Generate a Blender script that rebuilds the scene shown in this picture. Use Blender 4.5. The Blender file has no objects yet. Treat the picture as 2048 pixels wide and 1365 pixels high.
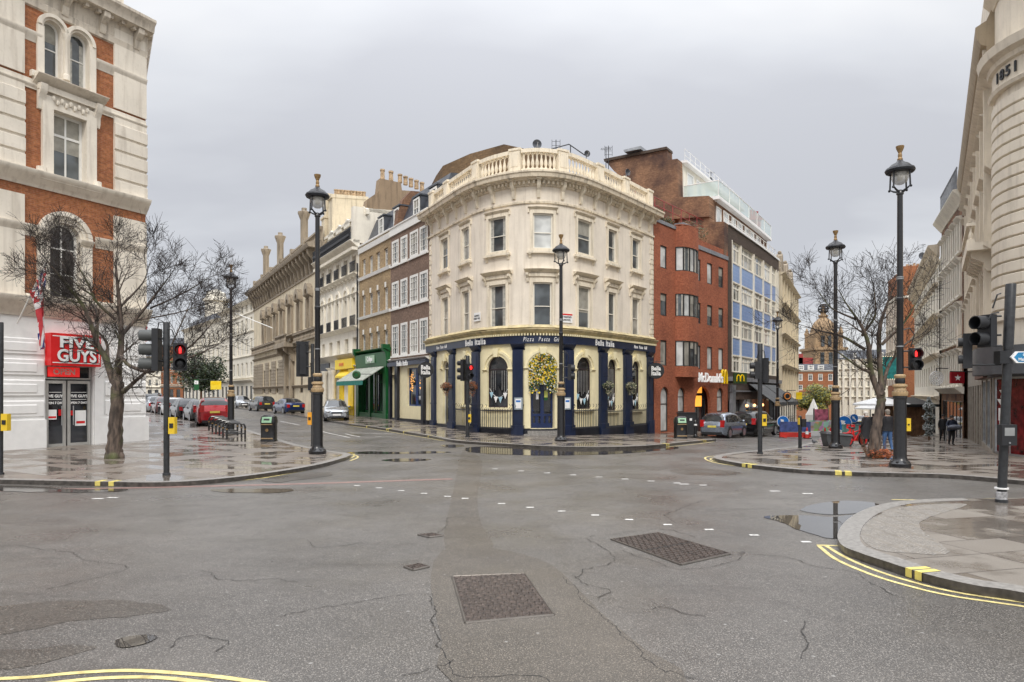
import bpy, bmesh, math, random
from mathutils import Vector, Matrix
R = math.radians
rnd = random.Random(7)
sc = bpy.context.scene
col = sc.collection
# ------------------------------------------------------------------ camera, sky, sun, exposure
FP, HY, CX, CH = 1365.33, 788.0, 1024.0, 2.2      # focal length and horizon in photo pixels, eye height
cam_d = bpy.data.cameras.new("camera"); cam = bpy.data.objects.new("camera", cam_d); col.objects.link(cam)
cam.location = (0, 0, CH); cam.rotation_euler = (R(90), 0, 0)
cam_d.sensor_width = 36; cam_d.lens = 24; cam_d.shift_y = (HY-682.5)/2048; cam_d.clip_end = 4000; cam_d.clip_start = .1
sc.camera = cam
sc.view_settings.view_transform = 'Standard'; sc.view_settings.look = 'None'; sc.view_settings.gamma = 1
sc.view_settings.exposure = 0.13
sc.cycles.use_denoising = True; sc.cycles.max_bounces = 6; sc.cycles.diffuse_bounces = 3; sc.cycles.glossy_bounces = 3
sc.cycles.transmission_bounces = 4; sc.cycles.transparent_max_bounces = 8; sc.cycles.caustics_reflective = False; sc.cycles.caustics_refractive = False
sc.cycles.use_adaptive_sampling = True; sc.cycles.adaptive_threshold = .02
SUN_EL, SUN_ROT = 44, 178
w = bpy.data.worlds.new("World"); sc.world = w; w.use_nodes = True
nt = w.node_tree; nt.nodes.clear()
def N(t, **k):
    n = nt.nodes.new(t)
    for a, b in k.items(): setattr(n, a, b)
    return n
def MathN(op, a, b=None, clamp=False):
    n = N('ShaderNodeMath', operation=op); n.use_clamp = clamp
    for i, v in enumerate((a, b)):
        if v is None: continue
        if isinstance(v, (int, float)): n.inputs[i].default_value = v
        else: nt.links.new(v, n.inputs[i])
    return n.outputs[0]
tc = N('ShaderNodeTexCoord'); sep = N('ShaderNodeSeparateXYZ'); nt.links.new(tc.outputs['Generated'], sep.inputs[0])
zc = MathN('MAXIMUM', sep.outputs[2], 0.0); zz = MathN('ADD', zc, 0.22)
cmb = N('ShaderNodeCombineXYZ'); nt.links.new(MathN('DIVIDE', sep.outputs[0], zz), cmb.inputs[0]); nt.links.new(MathN('DIVIDE', sep.outputs[1], zz), cmb.inputs[1])
def noise(scale, detail, rough, loc=(0, 0, 0)):
    mp = N('ShaderNodeMapping'); mp.inputs['Location'].default_value = loc; mp.inputs['Scale'].default_value = (.8, 1.5, 1)
    nt.links.new(cmb.outputs[0], mp.inputs[0]); n = N('ShaderNodeTexNoise'); n.inputs['Scale'].default_value = scale
    n.inputs['Detail'].default_value = detail; n.inputs['Roughness'].default_value = rough; nt.links.new(mp.outputs[0], n.inputs['Vector']); return n.outputs['Fac']
n1 = noise(.42, 4, .42, (2.4, .7, 0)); n2 = noise(1.5, 4, .5, (7, 3, 1))
cl = MathN('ADD', MathN('MULTIPLY', n1, .75), MathN('MULTIPLY', n2, .25))
ramp = N('ShaderNodeValToRGB'); nt.links.new(cl, ramp.inputs[0])
e = ramp.color_ramp.elements
e[0].position = .43; e[0].color = (.585, .597, .638, 1)
e[1].position = .575; e[1].color = (.86, .86, .86, 1)
m_ = e.new(.49); m_.color = (.685, .70, .735, 1)
# an overcast dome is brighter overhead than at the skyline
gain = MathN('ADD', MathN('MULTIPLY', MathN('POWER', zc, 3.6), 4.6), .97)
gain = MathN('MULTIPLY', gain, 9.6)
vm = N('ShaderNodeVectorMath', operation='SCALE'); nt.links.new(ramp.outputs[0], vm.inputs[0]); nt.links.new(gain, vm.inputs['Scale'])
sky = N('ShaderNodeTexSky'); sky.sky_type = 'NISHITA'; sky.sun_disc = False; sky.sun_elevation = R(SUN_EL); sky.sun_rotation = R(SUN_ROT)
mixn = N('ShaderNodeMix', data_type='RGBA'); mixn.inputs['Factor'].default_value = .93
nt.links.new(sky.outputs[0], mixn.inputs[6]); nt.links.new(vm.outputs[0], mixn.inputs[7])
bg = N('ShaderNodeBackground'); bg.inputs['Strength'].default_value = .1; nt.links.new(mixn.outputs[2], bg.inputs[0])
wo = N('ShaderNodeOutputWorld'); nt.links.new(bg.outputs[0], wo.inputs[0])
sd = bpy.data.lights.new("sun", 'SUN'); sd.energy = 1.5; sd.angle = R(14); sd.color = (1, .95, .88)
sun = bpy.data.objects.new("sun", sd); col.objects.link(sun)
_a = R(SUN_ROT); _d = Vector((math.sin(_a)*math.cos(R(SUN_EL)), math.cos(_a)*math.cos(R(SUN_EL)), math.sin(R(SUN_EL))))
sun.rotation_euler = _d.to_track_quat('Z', 'Y').to_euler()

# ------------------------------------------------------------------ materials
MATS = {}
class NT:
    def __init__(s, name):
        s.m = bpy.data.materials.new(name); s.m.use_nodes = True; s.t = s.m.node_tree; s.b = s.t.nodes['Principled BSDF']
    def n(s, t, **k):
        x = s.t.nodes.new(t)
        for a, b in k.items():
            if a in x.inputs: s.set(x.inputs[a], b)
            else: setattr(x, a, b)
        return x
    def set(s, i, v):
        if hasattr(v, 'links'): s.t.links.new(v, i)
        elif isinstance(v, (tuple, list)) and len(v) == 3 and i.type == 'RGBA': i.default_value = (*v, 1)
        else: i.default_value = v
    def noise(s, scale, detail=3, co='Object', rough=.55, sc3=None):
        v = s.co(co)
        if sc3: v = s.n('ShaderNodeMapping', Vector=v, Scale=sc3).outputs[0]
        return s.n('ShaderNodeTexNoise', Vector=v, Scale=scale, Detail=detail, Roughness=rough).outputs[0]
    def co(s, k='Object'):
        if not hasattr(s, '_c'): s._c = s.t.nodes.new('ShaderNodeTexCoord')
        return s._c.outputs[k]
    def mix(s, f, a, b, bt='MIX'):
        x = s.t.nodes.new('ShaderNodeMix'); x.data_type = 'RGBA'; x.blend_type = bt
        s.set(x.inputs[0], f); s.set(x.inputs[6], a); s.set(x.inputs[7], b); return x.outputs[2]
    def ramp(s, f, *st):
        x = s.t.nodes.new('ShaderNodeValToRGB'); s.set(x.inputs[0], f); el = x.color_ramp.elements
        for i, (p, c) in enumerate(st):
            q = el[i] if i < 2 else el.new(p)
            q.position = p; q.color = (c, c, c, 1) if isinstance(c, (int, float)) else (*c, 1)
        return x.outputs[0]
    def math(s, op, a, b=0., clamp=False):
        x = s.t.nodes.new('ShaderNodeMath'); x.operation = op; x.use_clamp = clamp; s.set(x.inputs[0], a); s.set(x.inputs[1], b); return x.outputs[0]
    def bump(s, h, st, dist=.02):
        s.set(s.b.inputs['Normal'], s.n('ShaderNodeBump', Height=h, Strength=st, Distance=dist).outputs[0])
    def p(s, **k):
        for a, v in k.items(): s.set(s.b.inputs[{'base': 'Base Color', 'rough': 'Roughness', 'metal': 'Metallic', 'spec': 'Specular IOR Level', 'coat': 'Coat Weight', 'emi': 'Emission Color', 'emis': 'Emission Strength', 'ior': 'IOR', 'alpha': 'Alpha', 'tr': 'Transmission Weight'}[a]], v)
def plain(name, c, rough=.5, metal=0., var=.12, scale=3., bump=0., coat=0., dirt=None, streak=0., spec=.5):
    """paint, metal, cloth: colour with soft variation; streak adds rain staining with its own shape"""
    if name in MATS: return MATS[name]
    q = NT(name); f = q.noise(scale, 4)
    c2 = tuple(max(0, x*(1-var*2)) for x in c); c3 = tuple(min(1, x*(1+var)) for x in c)
    base = q.mix(q.ramp(f, (.3, 0.), (.7, 1.)), c2, c3)
    if streak:
        g = q.noise(1.2, 5, sc3=(1.6, 1.6, .22)); base = q.mix(q.math('MULTIPLY', q.ramp(g, (.5, 0.), (.78, 1.)), streak), base, dirt or tuple(x*.45 for x in c))
    q.p(base=base, rough=rough, metal=metal, coat=coat, spec=spec)
    if bump: q.bump(q.noise(scale*6, 4), bump, .01)
    MATS[name] = q.m; return q.m
def brick(name, c1, c2, mortar, bw=.225, bh=.075, streak=.25, dirt=(.05, .035, .025)):
    q = NT(name); uv = q.co('UV')
    b = q.n('ShaderNodeTexBrick', Vector=uv, Color1=c1, Color2=c2, Mortar=mortar, Scale=1.)
    b.inputs['Mortar Size'].default_value = .008; b.inputs['Brick Width'].default_value = bw; b.inputs['Row Height'].default_value = bh; b.inputs['Mortar Smooth'].default_value = .3; b.inputs['Bias'].default_value = -.1
    g = q.noise(.55, 5); s2 = q.noise(7, 3, 'UV')
    base = q.mix(q.math('MULTIPLY', q.ramp(s2, (.35, 0.), (.7, 1.)), .75), b.outputs[0], tuple(x*.42 for x in c1))
    base = q.mix(q.math('MULTIPLY', q.ramp(g, (.42, 0.), (.72, 1.)), streak*2), base, dirt)
    q.p(base=base, rough=.85, spec=.3); q.bump(b.outputs['Fac'], -.5, .01); MATS[name] = q.m; return q.m
def stone(name, c, dirt, amt=.5, lines=0, bump=.2, rough=.75):
    """stucco or limestone: mottled, with grime in streaks"""
    q = NT(name); a = q.noise(.9, 6); f = q.noise(1.3, 6, sc3=(3.2, 3.2, .3)); h = q.noise(9, 5)
    base = q.mix(q.ramp(a, (.35, 0.), (.7, 1.)), c, tuple(x*.86 for x in c))
    base = q.mix(q.math('MULTIPLY', q.ramp(f, (.5, 0.), (.76, 1.)), amt), base, dirt)
    base = q.mix(q.math('MULTIPLY', q.ramp(h, (.55, 0.), (.75, 1.)), amt*.35), base, dirt)
    q.p(base=base, rough=rough, spec=.35); q.bump(h, bump, .02); MATS[name] = q.m; return q.m
def glass(name, c=(.035, .04, .045), rough=.06, var=.5):
    """a pane with a dim room or a blind behind it"""
    q = NT(name); f = q.noise(.9, 2); g = q.noise(.35, 2)
    q.p(base=q.mix(q.ramp(f, (.42, 0.), (.6, 1.)), c, tuple(min(1, x*(1+var*3)) for x in c)), rough=rough, spec=.9, ior=1.5)
    q.bump(q.noise(.8, 1), .03, .05); MATS[name] = q.m; return q.m
def emit(name, c, s, base=None):
    if name in MATS: return MATS[name]
    q = NT(name); q.p(base=base or c, emi=c, emis=s, rough=.4); MATS[name] = q.m; return q.m

M = {}
M['white'] = plain('white_paint', (.86, .855, .84), .5, var=.03, streak=.1)
M['cream'] = stone('cream_stucco', (.83, .75, .635), (.30, .235, .165), .34)
M['cream2'] = stone('pale_stucco', (.84, .79, .68), (.34, .29, .22), .35)
M['trim'] = stone('cream_trim', (.86, .77, .615), (.12, .10, .07), .5)
M['trimdirty'] = stone('weathered_cornice', (.80, .70, .545), (.07, .055, .04), .75)
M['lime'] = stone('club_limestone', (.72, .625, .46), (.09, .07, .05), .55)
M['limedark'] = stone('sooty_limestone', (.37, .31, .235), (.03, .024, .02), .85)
M['cement'] = stone('rendered_wall', (.33, .24, .155), (.08, .06, .04), .6)
M['yellow_wall'] = plain('pale_yellow_paint', (.85, .765, .50), .45, var=.04, streak=.12, dirt=(.4, .32, .18))
M['navy'] = plain('navy_paint', (.010, .019, .052), .32, var=.12, streak=.3, dirt=(.05, .06, .1))
M['navyblack'] = plain('near_black_plinth', (.012, .014, .022), .35, var=.2, streak=.4, dirt=(.05, .05, .05))
M['blackp'] = plain('black_gloss_paint', (.012, .012, .014), .3, var=.25, scale=12, coat=.3, bump=.06)
M['black'] = plain('matt_black_plastic', (.016, .017, .02), .5, var=.2)
M['gold'] = plain('gold_paint', (.32, .20, .085), .45, .3, var=.2, scale=14)
M['buff'] = plain('buff_paint', (.43, .30, .16), .5, var=.12, scale=14)
M['orangebrick'] = brick('orange_red_brick', (.47, .175, .07), (.30, .095, .045), (.36, .22, .14), streak=.12)
M['redbrick'] = brick('red_brick', (.50, .165, .085), (.34, .10, .055), (.26, .11, .07), streak=.18, dirt=(.09, .03, .02))
M['purplebrick'] = brick('purple_brown_brick', (.31, .205, .155), (.20, .13, .10), (.27, .21, .16), streak=.12)
M['yellowbrick'] = brick('yellow_stock_brick', (.54, .39, .215), (.36, .245, .135), (.42, .34, .24), streak=.16)
M['darkbrick'] = brick('dark_brown_brick', (.12, .085, .065), (.07, .05, .04), (.09, .075, .06), streak=.2)
M['brownbrick'] = brick('brown_brick', (.38, .21, .12), (.23, .12, .07), (.2, .13, .09), streak=.5, dirt=(.05, .03, .03))
M['slate'] = plain('slate', (.075, .083, .10), .45, var=.25, scale=2.5, streak=.3)
M['lead'] = plain('lead_grey', (.22, .23, .25), .5, var=.15, streak=.3)
M['glass'] = glass('window_glass', (.045, .052, .056)); M['glass2'] = glass('window_glass_with_blind', (.22, .21, .185), .12, .25); M['glass3'] = glass('window_glass_pale', (.42, .43, .42), .1, .2)
M['blind'] = plain('roller_blind', (.34, .325, .28), .7, var=.15); M['curtain'] = plain('net_curtain', (.44, .43, .39), .8, var=.2, scale=6)
M['glassd'] = glass('shop_glass', (.012, .013, .015), .03, .9)
M['frame'] = plain('white_window_frame', (.80, .79, .75), .45, var=.03)
M['framecream'] = plain('cream_window_frame', (.83, .79, .69), .45, var=.03)
M['framedark'] = plain('dark_window_frame', (.03, .03, .032), .4)
M['iron'] = plain('wrought_iron', (.018, .02, .026), .45)
M['steel'] = plain('galvanised_steel', (.42, .43, .44), .35, .8, var=.15)
M['pink'] = plain('granite_grey', (.35, .33, .31), .4, var=.2, scale=30)
M['red'] = plain('red_sign_paint', (.68, .012, .014), .35, var=.04)
M['green'] = plain('green_shop_paint', (.010, .105, .028), .35, var=.1)
M['yellow'] = plain('yellow_plastic', (.78, .53, .03), .4, var=.05)
M['yshop'] = plain('yellow_shop_paint', (.92, .66, .03), .45, var=.05)
M['signwhite'] = plain('sign_white', (.85, .85, .84), .4, var=.02)
M['blue'] = plain('blue_sign', (.02, .17, .55), .35, var=.04)
M['panelblue'] = None
M['terra'] = plain('terracotta', (.42, .20, .10), .7, var=.2, streak=.4)
M['wood'] = plain('weathered_wood', (.22, .12, .065), .7, var=.25, streak=.3)
M['redmetal'] = plain('oxide_red_paint', (.35, .05, .045), .45, var=.15)
M['pot'] = plain('chimney_pot_clay', (.50, .36, .22), .8, var=.25, scale=5)
# ------------------------------------------------------------------ mesh builder
class MB:
    def __init__(s): s.v = []; s.uv = []; s.f = []; s.m = []; s.X = None
    def pt(s, p, uv=None):
        p = Vector(p)
        if s.X is not None: p = s.X @ p
        s.v.append(p); s.uv.append(uv); return len(s.v)-1
    def face(s, idx, m=0): s.f.append(tuple(idx)); s.m.append(m)
    def add(s, vs, fs, m=0, uvs=None):
        b = len(s.v)
        for i, p in enumerate(vs): s.pt(p, uvs[i] if uvs else None)
        for f in fs: s.face([b+i for i in f], m)
    def box(s, x0, x1, y0, y1, z0, z1, m=0):
        s.add([(x, y, z) for z in (z0, z1) for y in (y0, y1) for x in (x0, x1)], [(0, 2, 3, 1), (4, 5, 7, 6), (0, 1, 5, 4), (2, 6, 7, 3), (0, 4, 6, 2), (1, 3, 7, 5)], m)
    def cbox(s, c, d, m=0): s.box(c[0]-d[0]/2, c[0]+d[0]/2, c[1]-d[1]/2, c[1]+d[1]/2, c[2]-d[2]/2, c[2]+d[2]/2, m)
    def lathe(s, prof, c=(0, 0, 0), n=12, m=0, sy=1., cap=True):
        b = len(s.v)
        for r, z in prof:
            for i in range(n):
                a = 2*math.pi*i/n; s.pt((c[0]+r*math.cos(a), c[1]+r*sy*math.sin(a), c[2]+z))
        for k in range(len(prof)-1):
            for i in range(n):
                j = (i+1) % n; s.face((b+k*n+i, b+k*n+j, b+k*n+n+j, b+k*n+n+i), m)
        if cap: s.face([b+i for i in range(n)][::-1], m); s.face([b+(len(prof)-1)*n+i for i in range(n)], m)
    def tube(s, pts, r, n=8, m=0, cap=True):
        pts = [Vector(p) for p in pts]; K = len(pts)
        rr = r if isinstance(r, (list, tuple)) else [r]*K
        b = len(s.v); up = None
        for i, p in enumerate(pts):
            t = (pts[min(i+1, K-1)]-pts[max(i-1, 0)])
            t = t.normalized() if t.length > 1e-9 else Vector((0, 0, 1))
            if up is None: up = Vector((1, 0, 0)) if abs(t.x) < .9 else Vector((0, 1, 0))
            a = (up - t*up.dot(t)); a = a.normalized() if a.length > 1e-6 else t.orthogonal().normalized(); up = a; c = t.cross(a)
            for j in range(n):
                th = 2*math.pi*j/n; s.pt(p+(a*math.cos(th)+c*math.sin(th))*rr[i])
        for i in range(K-1):
            for j in range(n):
                q = (j+1) % n; s.face((b+i*n+j, b+i*n+q, b+(i+1)*n+q, b+(i+1)*n+j), m)
        if cap: s.face([b+j for j in range(n)][::-1], m); s.face([b+(K-1)*n+j for j in range(n)], m)
    def sphere(s, c, r, nu=12, nv=8, m=0):
        if isinstance(r, (int, float)): r = (r, r, r)
        b = len(s.v)
        for i in range(nv+1):
            ph = math.pi*i/nv-math.pi/2
            for j in range(nu):
                a = 2*math.pi*j/nu; s.pt((c[0]+r[0]*math.cos(ph)*math.cos(a), c[1]+r[1]*math.cos(ph)*math.sin(a), c[2]+r[2]*math.sin(ph)))
        for i in range(nv):
            for j in range(nu):
                q = (j+1) % nu; s.face((b+i*nu+j, b+i*nu+q, b+(i+1)*nu+q, b+(i+1)*nu+j), m)
    def prism(s, poly, z0, z1, m=0):
        n = len(poly); s.add([(x, y, z0) for x, y in poly]+[(x, y, z1) for x, y in poly], [tuple(range(n))[::-1], tuple(range(n, 2*n))]+[(i, (i+1) % n, n+(i+1) % n, n+i) for i in range(n)], m)
    def text(s, body, size, X, m=0, ext=.01, bold=0., sx=1., shear=0., align='CENTER', sp=1., fit=None):
        c = bpy.data.curves.new('t', 'FONT'); c.body = body; c.size = size; c.extrude = ext; c.offset = bold; c.align_x = align; c.align_y = 'CENTER'; c.shear = shear; c.space_character = sp; c.resolution_u = 3
        o = bpy.data.objects.new('t', c); me = o.to_mesh()
        b = len(s.v)
        if fit: xs = [q.co.x for q in me.vertices]; sx = fit/(max(xs)-min(xs))
        for q in me.vertices: s.pt(X @ Vector((q.co.x*sx, q.co.y, q.co.z)))
        for p in me.polygons: s.face([b+i for i in p.vertices], m)
        o.to_mesh_clear(); bpy.data.objects.remove(o); bpy.data.curves.remove(c)
OFF = {}
def build(mb, name, mats, parent=None, smooth=30, label=None, **props):
    off = OFF.get(parent.name, Vector((0, 0, 0))) if parent else Vector((0, 0, 0))
    me = bpy.data.meshes.new(name)
    me.from_pydata([p-off for p in mb.v], [], mb.f)
    if not isinstance(mats, (list, tuple)): mats = [mats]
    for x in mats: me.materials.append((M.get(x) or MATS[x]) if isinstance(x, str) else x)
    me.polygons.foreach_set('material_index', mb.m)
    uvl = me.uv_layers.new(name='UVMap'); data = [0.]*(len(me.loops)*2)
    me.update()
    for p in me.polygons:
        nn = p.normal; ax = max(range(3), key=lambda i: abs(nn[i]))
        for li in p.loop_indices:
            vi = me.loops[li].vertex_index; u = mb.uv[vi]
            if u is None:
                q = mb.v[vi]; u = (q.y, q.z) if ax == 0 else (q.x, q.z) if ax == 1 else (q.x, q.y)
            data[2*li] = u[0]; data[2*li+1] = u[1]
    uvl.data.foreach_set('uv', data)
    if smooth:
        me.polygons.foreach_set('use_smooth', [True]*len(me.polygons)); me.set_sharp_from_angle(angle=R(smooth))
    o = bpy.data.objects.new(name, me); col.objects.link(o)
    if parent: o.parent = parent; OFF[o.name] = off
    if label: o['label'] = label
    for k, v in props.items(): o[k] = v
    return o
def thing(name, label, cat, loc=(0, 0, 0), rz=0., group=None, world=False):
    o = bpy.data.objects.new(name, None); col.objects.link(o); o.location = loc; o.rotation_euler = (0, 0, rz)
    o['label'] = label; o['category'] = cat
    if group: o['group'] = group
    OFF[o.name] = Vector(loc) if world else Vector((0, 0, 0))
    return o
def copy_tree(o, parent=None):
    c = o.copy(); col.objects.link(c)
    if parent: c.parent = parent
    for ch in KIDS(o): copy_tree(ch, c)
    return c
def KIDS(o): return [x for x in list(bpy.data.objects) if x.parent == o]
def again(o, loc, rz=0., label=None, scale=None):
    c = copy_tree(o); c.location = loc; c.rotation_euler = (0, 0, rz)
    if label: c['label'] = label
    if scale: c.scale = scale
    return c
# ------------------------------------------------------------------ terrain: level by the camera, falling gently down the right street, rising up the left one
UL = (-.5164, .8564); UG = (.8564, .5164)
def _pl(x, t):
    if x <= t[0][0]: return t[0][1]
    for (a, b), (c, d) in zip(t, t[1:]):
        if x <= c: return b+(d-b)*(x-a)/(c-a)
    return t[-1][1]
TS = [(18, 0), (22, -.07), (30, -.33), (60, -1.35), (150, -4.0), (400, -7.)]; TQ = [(30, 0), (36, .07), (41, .2), (50, .36), (70, .5), (150, .7)]
def T(x, y):
    s = UG[0]*x+UG[1]*y; q = UL[0]*x+UL[1]*y
    return _pl(s, TS)+_pl(q, TQ)*max(0., min(1., (26-s)/6))
RD = -.11    # road surface below the pavement
def G(px, py, dz=0.):
    """where the line of sight through a photo pixel meets the ground"""
    r = (px-CX)/FP; k = (HY-py)/FP; lo = 1.; y = lo
    step = .25
    while y < 400 and CH+k*y > T(r*y, y)+dz: y += step
    a, b = y-step, y
    for _ in range(30):
        m = (a+b)/2
        if CH+k*m > T(r*m, m)+dz: a = m
        else: b = m
    return Vector((r*b, b, T(r*b, b)+dz))
def Gz(px, Y, dz=0.):
    x = (px-CX)/FP*Y; return Vector((x, Y, T(x, Y)+dz))
def W(px, py, Y): return Vector(((px-CX)/FP*Y, Y, CH+(HY-py)/FP*Y))
def sheet(name, poly, dz, mats, kind='structure', fine=False, parent=None, skirt=0., m2=None, band=None):
    """a ground sheet following the terrain; skirt drops a kerb face round it"""
    bm = bmesh.new(); vs = [bm.verts.new((p[0], p[1], 0)) for p in poly]; f0 = bm.faces.new(vs); bmesh.ops.triangulate(bm, faces=[f0])
    cuts = [(UG, t[0]) for t in TS]+[(UL, t[0]) for t in TQ]+[(UG, 20), (UG, 23), (UG, 24.5), (UG, 26)]
    for (nx, ny), c in cuts:
        bmesh.ops.bisect_plane(bm, geom=bm.verts[:]+bm.edges[:]+bm.faces[:], plane_co=(nx*c, ny*c, 0), plane_no=(nx, ny, 0))
    bmesh.ops.triangulate(bm, faces=bm.faces[:])
    for v in bm.verts: v.co.z = T(v.co.x, v.co.y)+dz
    bmesh.ops.recalc_face_normals(bm, faces=bm.faces[:])
    if bm.faces and sum(f.normal.z for f in bm.faces) < 0: bmesh.ops.reverse_faces(bm, faces=bm.faces[:])
    mb = MB()
    for v in bm.verts: mb.pt(v.co)
    bm.verts.index_update()
    for f in bm.faces: mb.face([v.index for v in f.verts], 0)
    if skirt:
        for e_ in bm.edges:
            if len(e_.link_faces) == 1:
                l = e_.link_faces[0].loops
                for lp in l:
                    if lp.edge == e_:
                        a, b = lp.vert.co, lp.link_loop_next.vert.co; dn = Vector((0, 0, skirt))
                        mb.add([a, a-dn, b-dn, b], [(0, 1, 2, 3)], 1 if m2 else 0)
    bm.free()
    ms = [mats] if not m2 else [mats, m2]
    o = build(mb, name, ms, parent, smooth=0)
    if kind: o['kind'] = kind
    return o
def ribbon(mb, pts, wd, dz, m=0, n=1):
    pts = [Vector((p[0], p[1])) for p in pts]; K = len(pts); wd = wd if isinstance(wd, (list, tuple)) else [wd]*K
    b = len(mb.v)
    for i, p in enumerate(pts):
        t = (pts[min(i+1, K-1)]-pts[max(0, i-1)]).normalized(); nn = Vector((-t.y, t.x))
        for sg in (-.5, .5):
            q = p+nn*wd[i]*sg; mb.pt((q.x, q.y, T(q.x, q.y)+dz))
    for i in range(K-1): mb.face((b+2*i, b+2*i+2, b+2*i+3, b+2*i+1), m)
def spline(pts, n=8, closed=False):
    pts = [Vector(p[:2]) for p in pts]; K = len(pts); out = []
    rng = range(K) if closed else range(K-1)
    for i in rng:
        p0 = pts[(i-1) % K] if closed or i > 0 else pts[0]*2-pts[1]; p1 = pts[i]; p2 = pts[(i+1) % K]; p3 = pts[(i+2) % K] if closed or i+2 < K else pts[-1]*2-pts[-2]
        for j in range(n):
            t = j/n; out.append(.5*((2*p1)+(p2-p0)*t+(2*p0-5*p1+4*p2-p3)*t*t+(3*p1-p0-3*p2+p3)*t**3))
    if not closed: out.append(pts[-1])
    return out
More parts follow.
